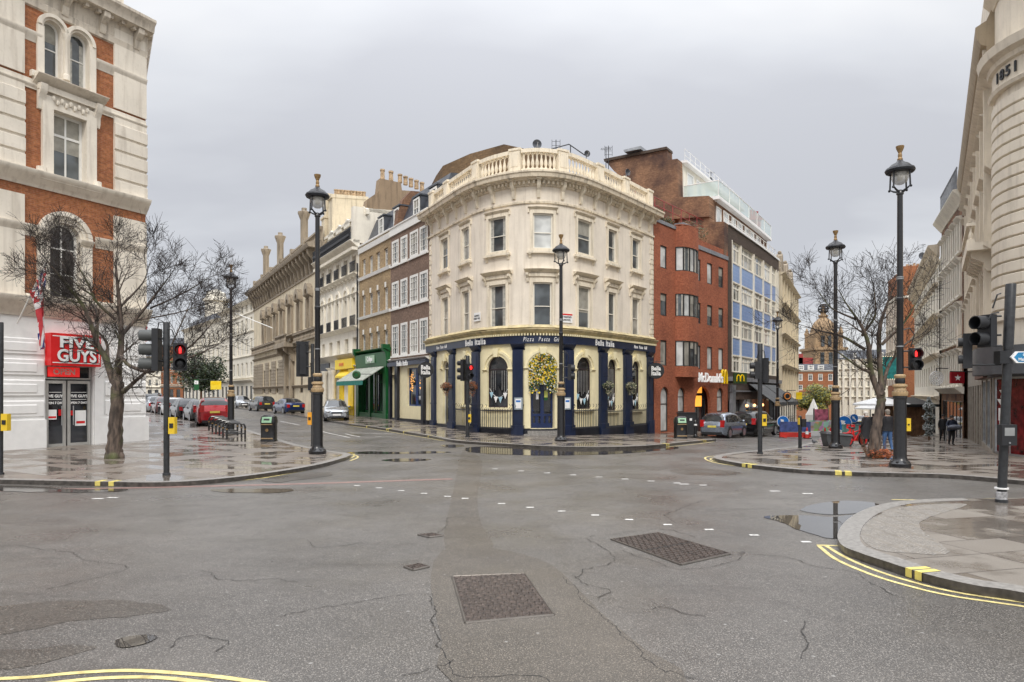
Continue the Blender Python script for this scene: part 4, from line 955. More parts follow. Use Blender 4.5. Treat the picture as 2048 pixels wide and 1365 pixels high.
def potline(pxs, base, hh, fac=FB, uu=-.02):
    for px in pxs:
        p, n = fac.at(uu-.45); inn_ = -n; r = (px-CX)/FP; k = (r*p.y-p.x)/(inn_.x-r*inn_.y); q = p+inn_*k; z = CH+(HY-base(px))/FP*q.y
        mb.lathe([(.2, 0), (.17, hh*.8), (.22, hh*.82), (.21, hh), (.14, hh)], (q.x, q.y, z-.05), 10)
potline((765, 782), lambda x: 357+(x-760)*.2, .85); potline((800, 811, 822, 833, 844), lambda x: 366+(x-802)*.36, .75)
build(mb, 'chimney_pots', 'pot', B)
mb = MB(); flank(FA, .35, [(794, 452), (798, 420), (806, 400), (822, 382), (846, 384), (858, 500)], .7, None, None, '', mb); build(mb, 'party_wall', 'brownbrick', A)
# white terrace
FC = Fac([pC0, pB0]); Cw = building('white_stucco_terrace', 'white stucco terrace with iron balconies and yellow shop, left of the stock brick house', FC)
zC = lambda py: FC.z(696, py); hs = []
cc = [(644, 649.5), (658.5, 664.5), (673.5, 680), (689, 696.5), (705.5, 713.5)]
rowwins(FC, Cw, cc, zC(551), zC(519), hs, frame='cream2', rec=.3, nv=1, nh=1)
rowwins(FC, Cw, cc, zC(657), zC(600), hs, frame='cream2', rec=.3, nv=1, nh=1)
rowwins(FC, Cw, cc, zC(715), zC(678), hs, frame='cream2', rec=.3, nv=1, nh=1)
zt = zC(497); mb = MB(); FC.wall(mb, 0, FC.L, -.2, zt, hs+[(FC.sx(641), FC.sx(660), 0, 4.4)], .35); FC.block(mb, 10, -.3, zt-.1); build(mb, 'wall', 'cream2', Cw)
mb = MB()
for z, h, d in ((zt-.5, .6, .8), (zC(556)-.3, .3, .45), (zC(597.5), .22, .2), (zC(664), .3, .5), (zC(720), .45, .7)): FC.prof(mb, 0, FC.L, cornice(z, h, d, 4))
for a, b in cc:
    u = (FC.sx(a)+FC.sx(b))/2; wd = FC.sx(b)-FC.sx(a)
    FC.arc(mb, u, zC(596), wd/2-.0, wd/2+.25, 0, .14, rz=1.25); FC.arc(mb, u, zC(596), 0.02, wd/2-.02, -.02, .02)
    for s_ in (-1, 1): FC.box(mb, u+s_*(wd/2+.13)-.11, u+s_*(wd/2+.13)+.11, 0, .16, zC(655), zC(597))
    for s_ in (-1, 1): FC.box(mb, u+s_*(wd/2+.12)-.08, u+s_*(wd/2+.12)+.08, 0, .07, zC(553), zC(516))
n = 44
for i in range(n): u = FC.L*(i+.5)/n; FC.box(mb, u-.07, u+.07, .1, .6, zt-.7, zt-.45)
for i in range(12): u = FC.L*(i+.5)/12; console(FC, mb, u, .2, zC(567), zC(556)-.25, .38)
build(mb, 'mouldings', 'cream2', Cw)
mb = MB()
for a, b in cc:
    for za9, h9 in ((zC(657), .85), (zC(551), .8)): mb = MB(); railing(FC, mb, FC.sx(a)-.15, FC.sx(b)+.15, za9, h9, .22, .14, .02); build(mb, 'iron_balcony', 'iron', Cw)
mb = MB()
railing(FC, mb, .1, FC.L-.5, zt+.1, 1.05, .62, .16, .03)
for i in range(50): u = .2+(FC.L-.9)*i/50; p_ = FC.P(u+.1, .62, zt+.62); mb.lathe([(.12, -.1), (.12, .1)], p_, 6)
build(mb, 'roof_railing', 'iron', Cw)
za_ = zC(427); hs2 = []
sp = [(FC.sx(a+dx), FC.sx(b+dx)) for (a, b), dx in zip([(647, 654), (662, 670), (678, 686), (695, 703), (712, 718)], (0, 0, 0, 0, 0))]
wins(FC, Cw, [(u0, u1) for u0, u1 in sp], zt+.5, zt+2.0, [], d=-.75, frame='cream2', nv=1, nh=1, rec=.12)
mb = MB(); FC.wall(mb, 0, FC.L, zt, zt+2.6, [(u0, u1, zt+.5, zt+2.) for u0, u1 in sp], .15, d=-.75); FC.prof(mb, 0, FC.L, [(-9, zt+2.6), (-.5, zt+2.6), (-.5, zt+2.85), (-9, zt+3.4)]); FC.box(mb, FC.L-.6, FC.L, -3, .5, zt-.1, zt+2.9)
for i in range(5): u = (sp[i][0]+sp[i][1])/2; FC.poly(mb, [(u-.85, zt+2.3), (u+.85, zt+2.3), (u+.85, zt+2.7), (u, zt+3.1), (u-.85, zt+2.7)], -.75, -.5)
build(mb, 'attic', 'cream2', Cw)
mb = MB(); flank(FC, 1.2, [(664, 470), (665, 392), (735, 398), (738, 470)], 1.4, None, None, '', mb); flank(FC, 1.25, [(662, 395), (662, 388), (737, 394), (737, 400)], 1.55, None, None, '', mb); build(mb, 'chimney_stack', 'lime', Cw)
mb = MB(); potline([672+i*6.2 for i in range(10)], lambda x: 389+(x-662)*.08, .55, FC, 1.2); build(mb, 'chimney_pots', 'pot', Cw)
# ground floor of the terrace
mb = MB()
for a, b in ((638.6, 641), (660, 664), (672, 677), (716, 718.5)): 
    mb = MB(); u0, u1 = FC.sx(a), FC.sx(b); FC.box(mb, u0, u1, 0, .3, -.2, 4.3); FC.prof(mb, u0-.06, u1+.06, cornice(4.3, .3, .42, 3)); build(mb, 'pilaster', 'cream2', Cw)
for px in (662, 675, 680): mb = MB(); mb.lathe([(.3, 0), (.3, .3), (.24, .35), (.2, 3.9), (.3, 4.1), (.32, 4.3)], FC.P(FC.sx(px), .6, .0), 12); build(mb, 'column', 'cream2', Cw)
mb = MB(); FC.box(mb, FC.sx(641), FC.sx(660), .0, .1, 4.3, 5.1); FC.prof(mb, FC.sx(642), FC.sx(659), [(.1, 4.2), (.9, 3.7), (.9, 3.9), (.1, 4.4)]); build(mb, 'fascia', 'slate', Cw)
window(FC, Cw, FC.sx(641.2), FC.sx(659.8), 0.1, 4.3, frame='framedark', pane='glassd', nv=2, nh=1, mid=.7, rec=.3)
ys = FC.sx(681); ye = FC.sx(715.5)
mb = MB(); FC.wall(mb, ys, ye, -.1, 5.0, [(ys+1.1, ye-1.5, .9, 4.0)], .3, d=.12); FC.box(mb, ys, ye, .12, .5, 4.35, 5.2); FC.box(mb, ye-1.4, ye, .12, .4, -.1, 4.3); FC.box(mb, ye-2.6, ye, .12, 1.0, .9, 1.15)
FC.prof(mb, ys+.7, ye-1.2, [(.13, 4.0), (.7, 3.6), (.7, 3.75), (.13, 4.3)]); fy = build(mb, 'shopfront', 'yshop', Cw)
mb = MB(); mb.text('aroma', .5, FC.X((ys+ye)/2-.5, .53, 4.8), bold=.02); build(mb, 'lettering', plain('orange_lettering', (.8, .25, .05), .5), fy, smooth=0)
window(FC, Cw, ys+1.12, ye-1.52, .9, 4.0, frame='framedark', pane='glassd', nv=1, nh=1, rec=.2, d=.12)
mb = MB(); mb.tube([FB.P(-.05, .15, 0), FB.P(-.05, .15, zB(500))], .07, 8); build(mb, 'drainpipe', 'iron', B)
# club: dirty limestone palazzo
FD = Fac([pD0, pC0]); D = building('stone_club_building', 'sooty limestone palazzo with bracketed cornice, arched first floor windows and a balcony over the door', FD)
zD = lambda px, py: FD.z(px, py); hs = []
zk = zD(629, 497)
c1 = [530, 541, 553.3, 567, 583, 601, 621]; sp = []
for x in c1: u = FD.sx(x); sp.append((u-.62, u+.62))
wins(FD, D, sp, zD(621, 652), zD(621, 600), hs, frame='limedark', nv=1, nh=1, rec=.2, pane='glassd')
c2 = [528.6, 541, 555]; sp2 = [(FD.sx(x)-.8, FD.sx(x)+.8) for x in c2]+[(FD.sx(x)-.7, FD.sx(x)+.7) for x in (603, 622)]
wins(FD, D, sp2, 2.3, 5.4, hs, frame='limedark', nv=1, nh=1, rec=.16, pane='glassd')
ud = FD.sx(582); hs.append((ud-1.0, ud+1.0, .1, 6.2, True)); window(FD, D, ud-1, ud+1, .1, 6.2, True, frame='wood', pane='glassd', nv=1, nh=1, mid=.6, rec=.35)
mb = MB(); FD.wall(mb, 0, FD.L, -.2, zk, hs, .3); FD.block(mb, 14, -.3, zk); build(mb, 'wall', 'lime', D)
mb = MB()
for (u0, u1) in sp:
    c = (u0+u1)/2; z0, z1 = zD(621, 655), zD(621, 600)
    for s_ in (-1, 1):
        FD.box(mb, c+s_*.85-.16, c+s_*.85+.16, 0, .32, z0, z1+.2)
    FD.prof(mb, c-1.15, c+1.15, cornice(z1+.2, .3, .5, 3)); FD.arc(mb, c, z1+.5, .55, 1.05, 0, .55, rz=1.15); FD.arc(mb, c, z1+.5, .0, .5, 0, .1, rz=1.1)
    FD.box(mb, c-.9, c+.9, 0, .3, z0-.9, z0-.1)
for z, h, d in ((zD(631, 666), .5, .55), (zD(631, 677)-.9, .3, .3), (zD(556, 778), .3, .35)): FD.prof(mb, 0, FD.L, cornice(z, h, d, 3))
for i in range(10):   # rusticated courses of the ground storey
    z = 2.25+i*.42
    for a, b in zip([0]+[q[1]+.05 for q in sp2[:3]], [q[0]-.05 for q in sp2[:3]]+[ud-1.9]): 
        if b > a: FD.box(mb, a, b, 0, .09, z, z+.34)
for s_ in (-1, 1): FD.box(mb, ud+s_*1.5-.25, ud+s_*1.5+.25, 0, .5, 0, 6.8)
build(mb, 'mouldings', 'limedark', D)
mb = MB(); zb_ = zD(583, 697); FD.box(mb, ud-3., ud+3., 0, 1.4, zb_, zb_+.35)
for s_ in (-1, 1): console(FD, mb, ud+s_*2.0, .5, zb_-1.6, zb_, 1.3)
balustrade(FD, mb, ud-3., ud+3., zb_+.35, 1.1, 1.2, .35, .11, nn=6); balustrade(FD, mb, .2, ud-3.1, zb_+.35, 1.0, .35, .4, .11, nn=6); balustrade(FD, mb, ud+3.1, FD.L-.1, zb_+.35, 1.0, .35, .4, .11, nn=6)
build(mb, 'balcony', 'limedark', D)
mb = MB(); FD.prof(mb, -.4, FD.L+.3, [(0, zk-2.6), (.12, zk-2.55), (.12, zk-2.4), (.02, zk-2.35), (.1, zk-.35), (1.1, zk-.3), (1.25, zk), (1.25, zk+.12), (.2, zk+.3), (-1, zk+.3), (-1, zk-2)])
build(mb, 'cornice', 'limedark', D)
mb = MB(); n = 22
for i in range(n): console(FD, mb, FD.L*(i+.5)/n, .3, zk-2.3, zk-.33, 1.0)
for i in range(11):
    u = FD.L*(i+.5)/11; FD.box(mb, u-.35, u+.35, .02, .14, zk-2.0, zk-.6)
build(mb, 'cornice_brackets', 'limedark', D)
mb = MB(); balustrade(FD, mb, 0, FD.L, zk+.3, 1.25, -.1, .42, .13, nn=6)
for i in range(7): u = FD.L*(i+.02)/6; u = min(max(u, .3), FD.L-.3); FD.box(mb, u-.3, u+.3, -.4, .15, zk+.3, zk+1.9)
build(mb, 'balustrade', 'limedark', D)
for px, top in ((526, 493), (554, 466), (601, 417)):
    u = FD.sx(px); p_ = FD.P(u, -.4, 0); zt2 = CH+(HY-top)/FP*p_.y; mb = MB(); h = zt2-zk
    mb.lathe([(.55, .3), (.5, .5), (.42, .6), (.42, h-1.3), (.48, h-1.2), (.62, h-.8), (.72, h-.55), (.72, h-.45), (.3, h-.3), (.3, h)], (p_.x, p_.y, zk), 8); build(mb, 'chimney', 'limedark', D)
mb = MB(); u = FD.L-1.2; z9 = CH+(HY-388)/FP*FD.P(u, -.8, 0).y; FD.box(mb, u-.6, u+.6, -2.2, -.7, zk, z9-2.6); FD.box(mb, u-.7, u+.7, -2.3, -.6, z9-2.6, z9-2.4); FD.box(mb, u-.4, u+.4, -1.9, -.9, z9-2.4, z9); build(mb, 'chimney', 'lime', D)
mb = MB(); mb.tube([FD.P(FD.sx(568), 1.3, zD(575, 655)), FD.P(FD.sx(548), 4.5, zD(556, 628))], .05, 6); build(mb, 'flagpole', 'frame', D)
# ================================================================== red brick burger restaurant
pM0 = Vector((9.3, 44.75)); pM1 = Vector((17.19, 54.4))
FM = Fac([pM0, pM1]); Mb = building('red_brick_restaurant', 'red brick fast food building with stacked bow windows, right of the curved corner building', FM)
def zM(px, py): return FM.z(px, py)
u_ = FM.sx; hs = []
hB = (zM(1320.9, 632.3)+zM(1446, 656.5))/2
rows = [(zM(1327, 537), zM(1327, 492)), (zM(1327, 632), zM(1327, 587)), (zM(1327, 731.5), zM(1327, 681))]
rwB = [(zM(1395, 561.4), zM(1395, 518)), (zM(1395, 647), zM(1395, 605)), (zM(1395, 738), zM(1395, 691))]
for (ra, rb, fr) in zip(rows, rwB, (('glass3', 'glass3', 'glass3', 'glass'), ('glass', 'glass', 'glass', 'glass'), ('glass2', 'glass3', 'glass3', 'glass3'))):
    for k, (a, b) in enumerate(((1320.9, 1333.8), (1389.5, 1401.5), (1414.4, 1424.7), (1437, 1446.6))):
        z0, z1 = ra if k == 0 else rb
        wins(FM, Mb, [(u_(a), u_(b))], z0, z1, hs, frame='framedark', nh=0, nv=0, fw=.07, rec=.12, pane=fr[k])
ub0, ub1 = u_(1350.5), u_(1387.5); zcap = zM(1385, 465); ztm = zM(1327, 447)-.1
gh = [(u_(1321.3), u_(1338), zM(1330, 864), zM(1330, 774), True), (u_(1355.8), u_(1371), zM(1363, 825), zM(1363, 775), True), (u_(1390), u_(1421), zM(1400, 868), zM(1400, 773), True), (u_(1434), u_(1447), zM(1440, 824), zM(1440, 776), True)]
mb = MB(); FM.wall(mb, 0, FM.L, -1.4, ztm, hs+gh+[(ub0, ub1, 3.6, zcap)], .22); FM.block(mb, 10, -1.5, ztm-.1, inset=.6); build(mb, 'wall', 'redbrick', Mb)
for i in (0, 1, 3): a, b, z0, z1, _ = gh[i]; window(FM, Mb, a, b, z0, z1, True, frame='framedark', pane='glass3', nh=1, mid=.62, rec=.2, fw=.08)
a, b, z0, z1, _ = gh[2]
dd = window(FM, Mb, a, b, z0, z1, True, frame='framedark', pane='glassd', nh=1, mid=.72, nv=1, rec=.5, fw=.1, bars=.06)
mb = MB(); FM.box(mb, a+.15, b-.7, -.42, -.38, z0+3.0, z0+3.6); FM.box(mb, a+.6, b-.75, -.42, -.38, z0+2.0, z0+2.8); build(mb, 'menu_screen', emit('menu_screen', (1, .42, .05), .9), dd, smooth=0)
# bow: half-octagon bay rising through three storeys
cu = (ub0+ub1)/2; rr = (ub1-ub0)/2
def bow(d0): 
    K = 10; return Fac([FM.at(cu-rr*math.cos(math.pi*i/K), .75*math.sin(math.pi*i/K)**.7 if 0 < i < K else 0)[0] for i in range(K+1)])
BW = bow(0); bw_rows = [(zM(1366, 547), zM(1366, 500)), (zM(1366, 636), zM(1366, 592)), (zM(1366, 734), zM(1366, 684))]
mb = MB(); zprev = zM(1366, 755)
for (z0, z1) in bw_rows[::-1]:
    BW.wall(mb, 0, BW.L, zprev, z0); zprev = z1
BW.wall(mb, 0, BW.L, zprev, zcap)
pl_ = [tuple(p) for p in BW.p]; mb.prism(pl_+[tuple(FM.at(ub1, -.3)[0]), tuple(FM.at(ub0, -.3)[0])], bw_rows[2][0]-1.0 if 0 else zM(1366, 755), zM(1366, 755)+.05)
mb.prism(pl_, zcap-.03, zcap+.02); by = build(mb, 'bay', 'redbrick', Mb)
for k, (z0, z1) in enumerate(bw_rows):
    n = 6; L = BW.L
    for i in range(n): window(BW, by, L*i/n+.01, L*(i+1)/n-.01, z0, z1, frame='framedark', nh=0, fw=.05, rec=.1, pane=['glass3', 'glass', 'glass3', 'glass2', 'glass', 'glass'][(i+k) % 6])
mb = MB(); FM.box(mb, 0, ub0, -.3, .07, ztm, ztm+.22); FM.box(mb, cu, ub1+.1, -.8, -.1, zcap, zcap+.5); FM.box(mb, ub1+.1, FM.L, -.3, .07, zM(1420, 500)-.3, zM(1420, 500))
build(mb, 'coping', 'lead', Mb)
mb = MB(); FM.wall(mb, ub0-.05, ub1+.1, ztm, zcap, [], d=.02); FM.box(mb, ub0-.05, FM.L, -.5, .015, ztm-.15, zM(1420, 500)-.3); FM.box(mb, .2, FM.L, -6, -1.8, ztm-.3, zM(1330, 420)); build(mb, 'parapet', 'redbrick', Mb)
mb = MB(); FM.box(mb, u_(1388), u_(1390), .02, .05, zM(1389, 770), zM(1389, 745)); 
zt = zM(1414, 757); mb = MB(); mb.text("McDonald's", .98, FM.X(u_(1414.5), .3, zt), bold=.012, ext=.04, fit=u_(1439)-u_(1390)); build(mb, 'lettering', emit('brightened_white_letters', (1, 1, 1), .15, (.85, .85, .84)), Mb, smooth=0)  # faint glow added to the letters so they read white despite the shading
def arches(mb, X, h, w_, m=0, r=.05):
    for s_ in (-1, 1):
        pts = []
        for i in range(13):
            t = i/12; x = s_*w_*.25+math.cos(math.pi*(1-t))*w_*.23; y = h*(-.5)+h*math.sin(math.pi*t)**.55 if 0 < t < 1 else -h*.5; pts.append(X @ Vector((x, y, 0)))
        mb.tube(pts, r, 6, m)
mb = MB(); arches(mb, FM.X(u_(1445.5), .12, zM(1445, 754.5)), 1.05, 1.15, r=.085); build(mb, 'arches_emblem', plain('bright_yellow_sign', (1, .62, .0), .35), Mb)
ps = thing('projecting_sign', 'dark green square hanging sign with yellow arches over the grey shopfront', 'sign', FM.P(FM.L-.15, .8, zM(1453, 756)), world=True)
X0 = Matrix.Translation(FM.P(FM.L-.15, .95, zM(1450, 757)))@Matrix.Rotation(R(8), 4, 'Z')@Matrix.Rotation(R(90), 4, 'X')
mb = MB(); mb.X = X0; mb.box(-.45, .65, -.42, .42, -.06, .06); mb.X = None; build(mb, 'panel', plain('sign_dark_green', (.03, .06, .02), .4), ps)
mb = MB(); arches(mb, X0@Matrix.Translation((.1, 0, .08)), .5, .62, r=.045); build(mb, 'emblem', 'bright_yellow_sign', ps)
# terrace plants and railing on the roof
mb = MB(); zr = ztm+.3
p0 = FM.P(.4, -1.6, zM(1330, 410)); p1 = FM.P(FM.L+2, -1.6, zM(1330, 410))
for i in range(11):
    p = p0.lerp(p1, i/10); mb.tube([p, p+Vector((0, 0, 1.15))], .03, 5)
for dz in (.6, 1.15): mb.tube([p0+Vector((0, 0, dz)), p1+Vector((0, 0, dz))], .03, 5)
build(mb, 'roof_railing', 'redmetal', Mb)
LEAF = plain('shrub_leaf', (.05, .075, .02), .6, var=.4, scale=8); LEAF2 = plain('autumn_leaf', (.22, .10, .03), .6, var=.4, scale=8)
M['leaf'] = LEAF; M['leaf2'] = LEAF2; M['leafdark'] = plain('evergreen_leaf', (.022, .04, .016), .5, var=.4, scale=8); M['leafyellow'] = plain('yellowing_leaf', (.26, .24, .03), .6, var=.35, scale=4)
def leafball(mb, c, r, n, s, m=0, flat=1., clumps=0):
    cs = [(Vector(c), r)] if not clumps else [(Vector(c)+Vector((rnd.gauss(0, .45)*r[0], rnd.gauss(0, .45)*r[1], rnd.gauss(0, .42)*r[2])), tuple(q*.42 for q in r)) for _ in range(clumps)]
    for i in range(n):
        cc_, rr_ = cs[i % len(cs)]; rr_ = (rr_,)*3 if isinstance(rr_, (int, float)) else rr_
        d = Vector((rnd.gauss(0, 1), rnd.gauss(0, 1), rnd.gauss(0, 1))).normalized()*rnd.uniform(.45, 1.0)
        p = cc_+Vector((d.x*rr_[0], d.y*rr_[1], d.z*rr_[2])); a = Vector((rnd.gauss(0, 1), rnd.gauss(0, 1), rnd.gauss(0, .6))).normalized(); b = a.orthogonal().normalized(); q = s*rnd.uniform(.6, 1.3)
        mb.add([p-a*q, p-b*q*.5, p+a*q, p+b*q*.5], [(0, 1, 2, 3)], m if isinstance(m, int) else rnd.choice(m))
for px, py, hh, lab in ((1329, 433, .5, 'low green roof plant by the end of the cornice'), (1349, 447, .45, 'small green roof plant behind the red brick parapet'), (1393, 462, .9, 'tall yellow green roof shrub beside the grey coping'), (1410, 472, .8, 'second roof shrub, further right above the grey coping')):
    u = u_(px); zq = zM(px, py); t_ = thing('roof_shrub', lab, 'shrub', FM.P(u, -.8, zq-hh), world=True, group='plants on the red brick roof')
    mb = MB(); leafball(mb, FM.P(u, -.45, zq+.1), (hh*.9, hh*.7, hh), 300, .08, (0, 0, 1)); build(mb, 'foliage', ['leaf', 'leaf2'], t_, smooth=0)
    mb = MB(); mb.tube([FM.P(u, -.8, zq-hh), FM.P(u, -.8, zq)], .03, 5); build(mb, 'stem', 'wood', t_)
# ================================================================== blue panelled office building, curving along the street
pN0 = Vector((17.25, 54.5))
FN = Fac([pN0, (21.3, 60.5), (24.4, 65.2), (27.2, 69.6)], 4, 2.0); Nb = building('blue_panel_office', 'post war office block with blue spandrel panels and white mullions above a grey shopfront', FN)
zN = lambda px, py: FN.z(px, py); q = NT('blue_panel')
bt = q.n('ShaderNodeTexBrick', Vector=q.co('UV'), Color1=(.13, .25, .52), Color2=(.17, .30, .57), Mortar=(.30, .40, .62), Scale=1.); bt.inputs['Mortar Size'].default_value = .012; bt.inputs['Brick Width'].default_value = .3; bt.inputs['Row Height'].default_value = .3; bt.offset = 0
q.p(base=bt.outputs[0], rough=.3); M['panelblue'] = q.m
yv = [482, 524, 563, 600, 636, 674, 710.5, 744.6]; zv = [zN(1466, y) for y in yv]
us0 = FN.sx(1464); seps = [FN.sx(x) for x in (1464, 1482, 1508, 1527, 1543, 1553)]+[FN.L-.3]; n = 6; bays = list(zip(seps, seps[1:]))
ztn = zN(1457, 449)
mb = MB(); FN.wall(mb, 0, FN.L, zv[-1]-1.6, ztn, [(us0, FN.L-.3, zv[-1], zv[0])], .3); FN.block(mb, 12, -1.6, ztn-.3, inset=.7); build(mb, 'wall', 'darkbrick', Nb)
for i, (a, b) in enumerate(bays):
    for k in (0, 2, 4, 6): window(FN, Nb, a+.08, b-.08, zv[k+1]+.02, zv[k]-.02, frame='framecream', nv=2, nh=1, mid=.7, rec=.2, fw=.1, bars=.09, pane=['glass2', 'glass3', 'glass', 'glass2'][(i*3+k) % 4])
    for k in (1, 3, 5): mb = MB(); FN.box(mb, a+.06, b-.06, -.14, -.1, zv[k+1]+.06, zv[k]-.06); build(mb, 'spandrel_panel', 'panelblue', Nb, smooth=0)
mb = MB()
for u in seps: FN.box(mb, u-.07, u+.05, -.2, .05, zv[-1], zv[0])
for z in zv: FN.box(mb, us0, FN.L-.3, -.2, -.06, z-.06, z+.06)
build(mb, 'mullion_grid', 'cream2', Nb)
mb = MB(); FN.wall(mb, 0, FN.L, -2.4, zv[-1]-.9, [(1.2, 4.4, -1.4, 3.1), (4.8, FN.L-.6, -.9, 3.2)], .7, d=.1); FN.box(mb, 0, FN.L, 0, .3, zv[-1]-.75, zv[-1]-.4); FN.box(mb, 0, FN.L, .05, .3, zv[-1]-1.6, zv[-1]-1.5, 0); sf = build(mb, 'shopfront', 'lead', Nb)
mb = MB(); FN.box(mb, 0, FN.L, .0, .12, zv[-1]-2.25, zv[-1]-.9); build(mb, 'fascia', plain('brown_fascia', (.085, .06, .05), .5, var=.2), Nb)
mb = MB(); FN.box(mb, .1, 1.1, .1, .3, -2, 2.9); build(mb, 'pier', 'lead', Nb)
window(FN, Nb, 1.2, 4.4, -1.4, 3.1, frame='framedark', pane='glassd', nv=1, nh=1, mid=.75, rec=.5, d=.1); window(FN, Nb, 4.8, FN.L-.6, -.9, 3.2, frame='framedark', pane='glassd', nv=6, nh=1, mid=.75, rec=.5, d=.1)
mb = MB()
for k in range(2):
    a, b = (5.4+k*5.2, 10.2+k*5.2); FN.prof(mb, a, b, [(.2, 3.0), (2.3, 1.4), (2.3, 1.46), (.2, 3.07)]); FN.box(mb, a, b, 2.28, 2.32, 1.15, 1.44)
build(mb, 'awning', plain('charcoal_awning', (.09, .095, .10), .7, var=.3), Nb)
mb = MB()
for u in (3.6, 6.0, 8.8): mb.sphere(FN.P(u, .5, 1.2), .13, 8, 6)
build(mb, 'shop_lamps', emit('warm_lamp', (1, .5, .2), 3.), Nb)
# stepped upper storeys seen over the restaurant roof
uz2, inn2, pq, tq = flank(FN, 0., [(1456, 520), (1456, 449), (1428, 449), (1427, 434), (1416, 427), (1366, 434), (1365, 470), (1300, 520)], 1., 'brownbrick', Nb, 'flank_wall')
zu1 = zN(1457, 449)
def stor(d, z0, z1, mat, a=0., b=None, par=Nb, name='setback_storey'):
    mb = MB(); b = FN.L if b is None else b; FN.prof(mb, a, b, [(-d, z0), (-d, z1), (-14, z1), (-14, z0)]); return build(mb, name, mat, par)
k1 = uz2(1427, 430)[0]; zk1 = uz2(1427, 399)[1]; k2 = uz2(1365, 330)[0]; zk2 = uz2(1365, 326)[1]
stor(k1, ztn-.3, zk1, 'brownbrick'); 
s2_ = stor(k2, zk1-.1, zk2, 'cream2'); flank(FN, .02, [(1428, 440), (1427, 399), (1366, 402), (1365, 326), (1345, 329), (1344, 305), (1222, 329), (1240, 350), (1300, 400), (1345, 445)], 1.2, 'brownbrick', Nb, 'upper_flank_wall')
mb = MB(); flank(FN, .0, [(1346, 308), (1345, 303), (1221, 327), (1222, 332)], 1.35, None, None, '', mb); build(mb, 'coping', 'darkbrick', Nb)
mb = MB(); flank(FN, .3, [(1300, 312), (1300, 306), (1266, 314), (1268, 318)], 2., None, None, '', mb); build(mb, 'roof_vent', 'steel', Nb)
for i in range(6): window(FN, s2_, 1.0+i*2.3, 2.6+i*2.3, zk1+.3, zk2-.5, d=-k2+.05, frame='frame', rec=.05, pane='glass3', nh=0, fw=.1)
for i in range(7): window(FN, Nb, .6+i*2.1, 1.9+i*2.1, ztn+.2, zk1-.4, d=-k1+.05, frame='frame', rec=.05, pane='glass3', nh=0, fw=.1)
mb = MB(); FN.prof(mb, -.1, FN.L, [(-k1+.5, zk1-.05), (-k1+.5, zk1+.2), (-14, zk1+.2), (-14, zk1-.05)]); FN.prof(mb, -.1, FN.L, [(-k2+.4, zk2-.05), (-k2+.4, zk2+.15), (-14, zk2+.15), (-14, zk2-.05)]); FN.prof(mb, 0, FN.L, [(.12, ztn-.05), (.12, ztn+.12), (-3, ztn+.12), (-3, ztn-.05)]); build(mb, 'roof_edges', 'white', Nb)
q = NT('balcony_glass'); q.p(base=(.55, .68, .64), rough=.08, spec=.6, alpha=.62); M['balcglass'] = q.m
mb = MB(); a0 = FN.at(0, -k1+.4)[0]; a1 = FN.at(FN.L, -k1+.4)[0]; b0 = FN.at(0, -k2+.1)[0]
for (p, q_) in ((b0, a0), (a0, FN.at(FN.L*.33, -k1+.4)[0]), (FN.at(FN.L*.33, -k1+.4)[0], FN.at(FN.L*.66, -k1+.4)[0]), (FN.at(FN.L*.66, -k1+.4)[0], a1)): mb.add([(p.x, p.y, zk1+.25), (q_.x, q_.y, zk1+.25), (q_.x, q_.y, zk1+1.45), (p.x, p.y, zk1+1.45)], [(0, 1, 2, 3)])
build(mb, 'balcony_glass', 'balcglass', Nb, smooth=0)
mb = MB(); pts = [b0, a0]+[FN.at(FN.L*i/6, -k1+.4)[0] for i in range(1, 7)]
mb.tube([(p.x, p.y, zk1+1.47) for p in pts], .035, 6)
for p in pts: mb.tube([(p.x, p.y, zk1+.2), (p.x, p.y, zk1+1.47)], .03, 6)
pts = [FN.at(FN.L*i/14, -.35)[0] for i in range(15)]
for dz in (.5, 1.0): mb.tube([(p.x, p.y, ztn+.12+dz) for p in pts], .028, 5)
for p in pts: mb.tube([(p.x, p.y, ztn+.1), (p.x, p.y, ztn+1.12)], .028, 5)
pts = [FN.at(FN.L*i/14, -k2+.2)[0] for i in range(15)]
for dz in (.5, 1.0): mb.tube([(p.x, p.y, zk2+.12+dz) for p in pts], .02, 5)
for p in pts: mb.tube([(p.x, p.y, zk2+.1), (p.x, p.y, zk2+1.12)], .02, 5)
build(mb, 'balcony_railing', 'frame', Nb)
# ornate stone building beyond
pO0 = Vector((27.3, 69.8)); pO1 = pO0+Vector((.455, .89))*21
FO = Fac([pO0, pO1]); Ob = building('ornate_gabled_building', 'narrow ornate stone building with carved gables beyond the blue panelled block', FO)
mb = MB(); hs = []; sp = eq(FO, 0, FO.L, 7, .4)
for k, (z0, z1) in enumerate(((3.2, 5.4), (6.4, 8.6), (9.6, 11.8), (12.6, 14.4))): wins(FO, Ob, sp, z0-1, z1-1, hs, frame='cream2', nv=1, nh=1, rec=.25)
FO.wall(mb, 0, FO.L, -3, 14.6, hs+[(1, FO.L-1, -2, .9)], .3); FO.block(mb, 12, -3, 14.5); build(mb, 'wall', 'cream2', Ob)
window(FO, Ob, 1, FO.L-1, -2, .9, frame='framedark', pane='glassd', nv=6)
mb = MB()
for z in (1.3, 4.9, 8.1, 11.2, 14.3): FO.prof(mb, 0, FO.L, cornice(z, .35, .6, 3))
for i in range(8): u = FO.L*i/7; u = min(max(u, .25), FO.L-.25); FO.box(mb, u-.22, u+.22, 0, .28, 1.6, 14.3)
build(mb, 'mouldings', 'lime', Ob)
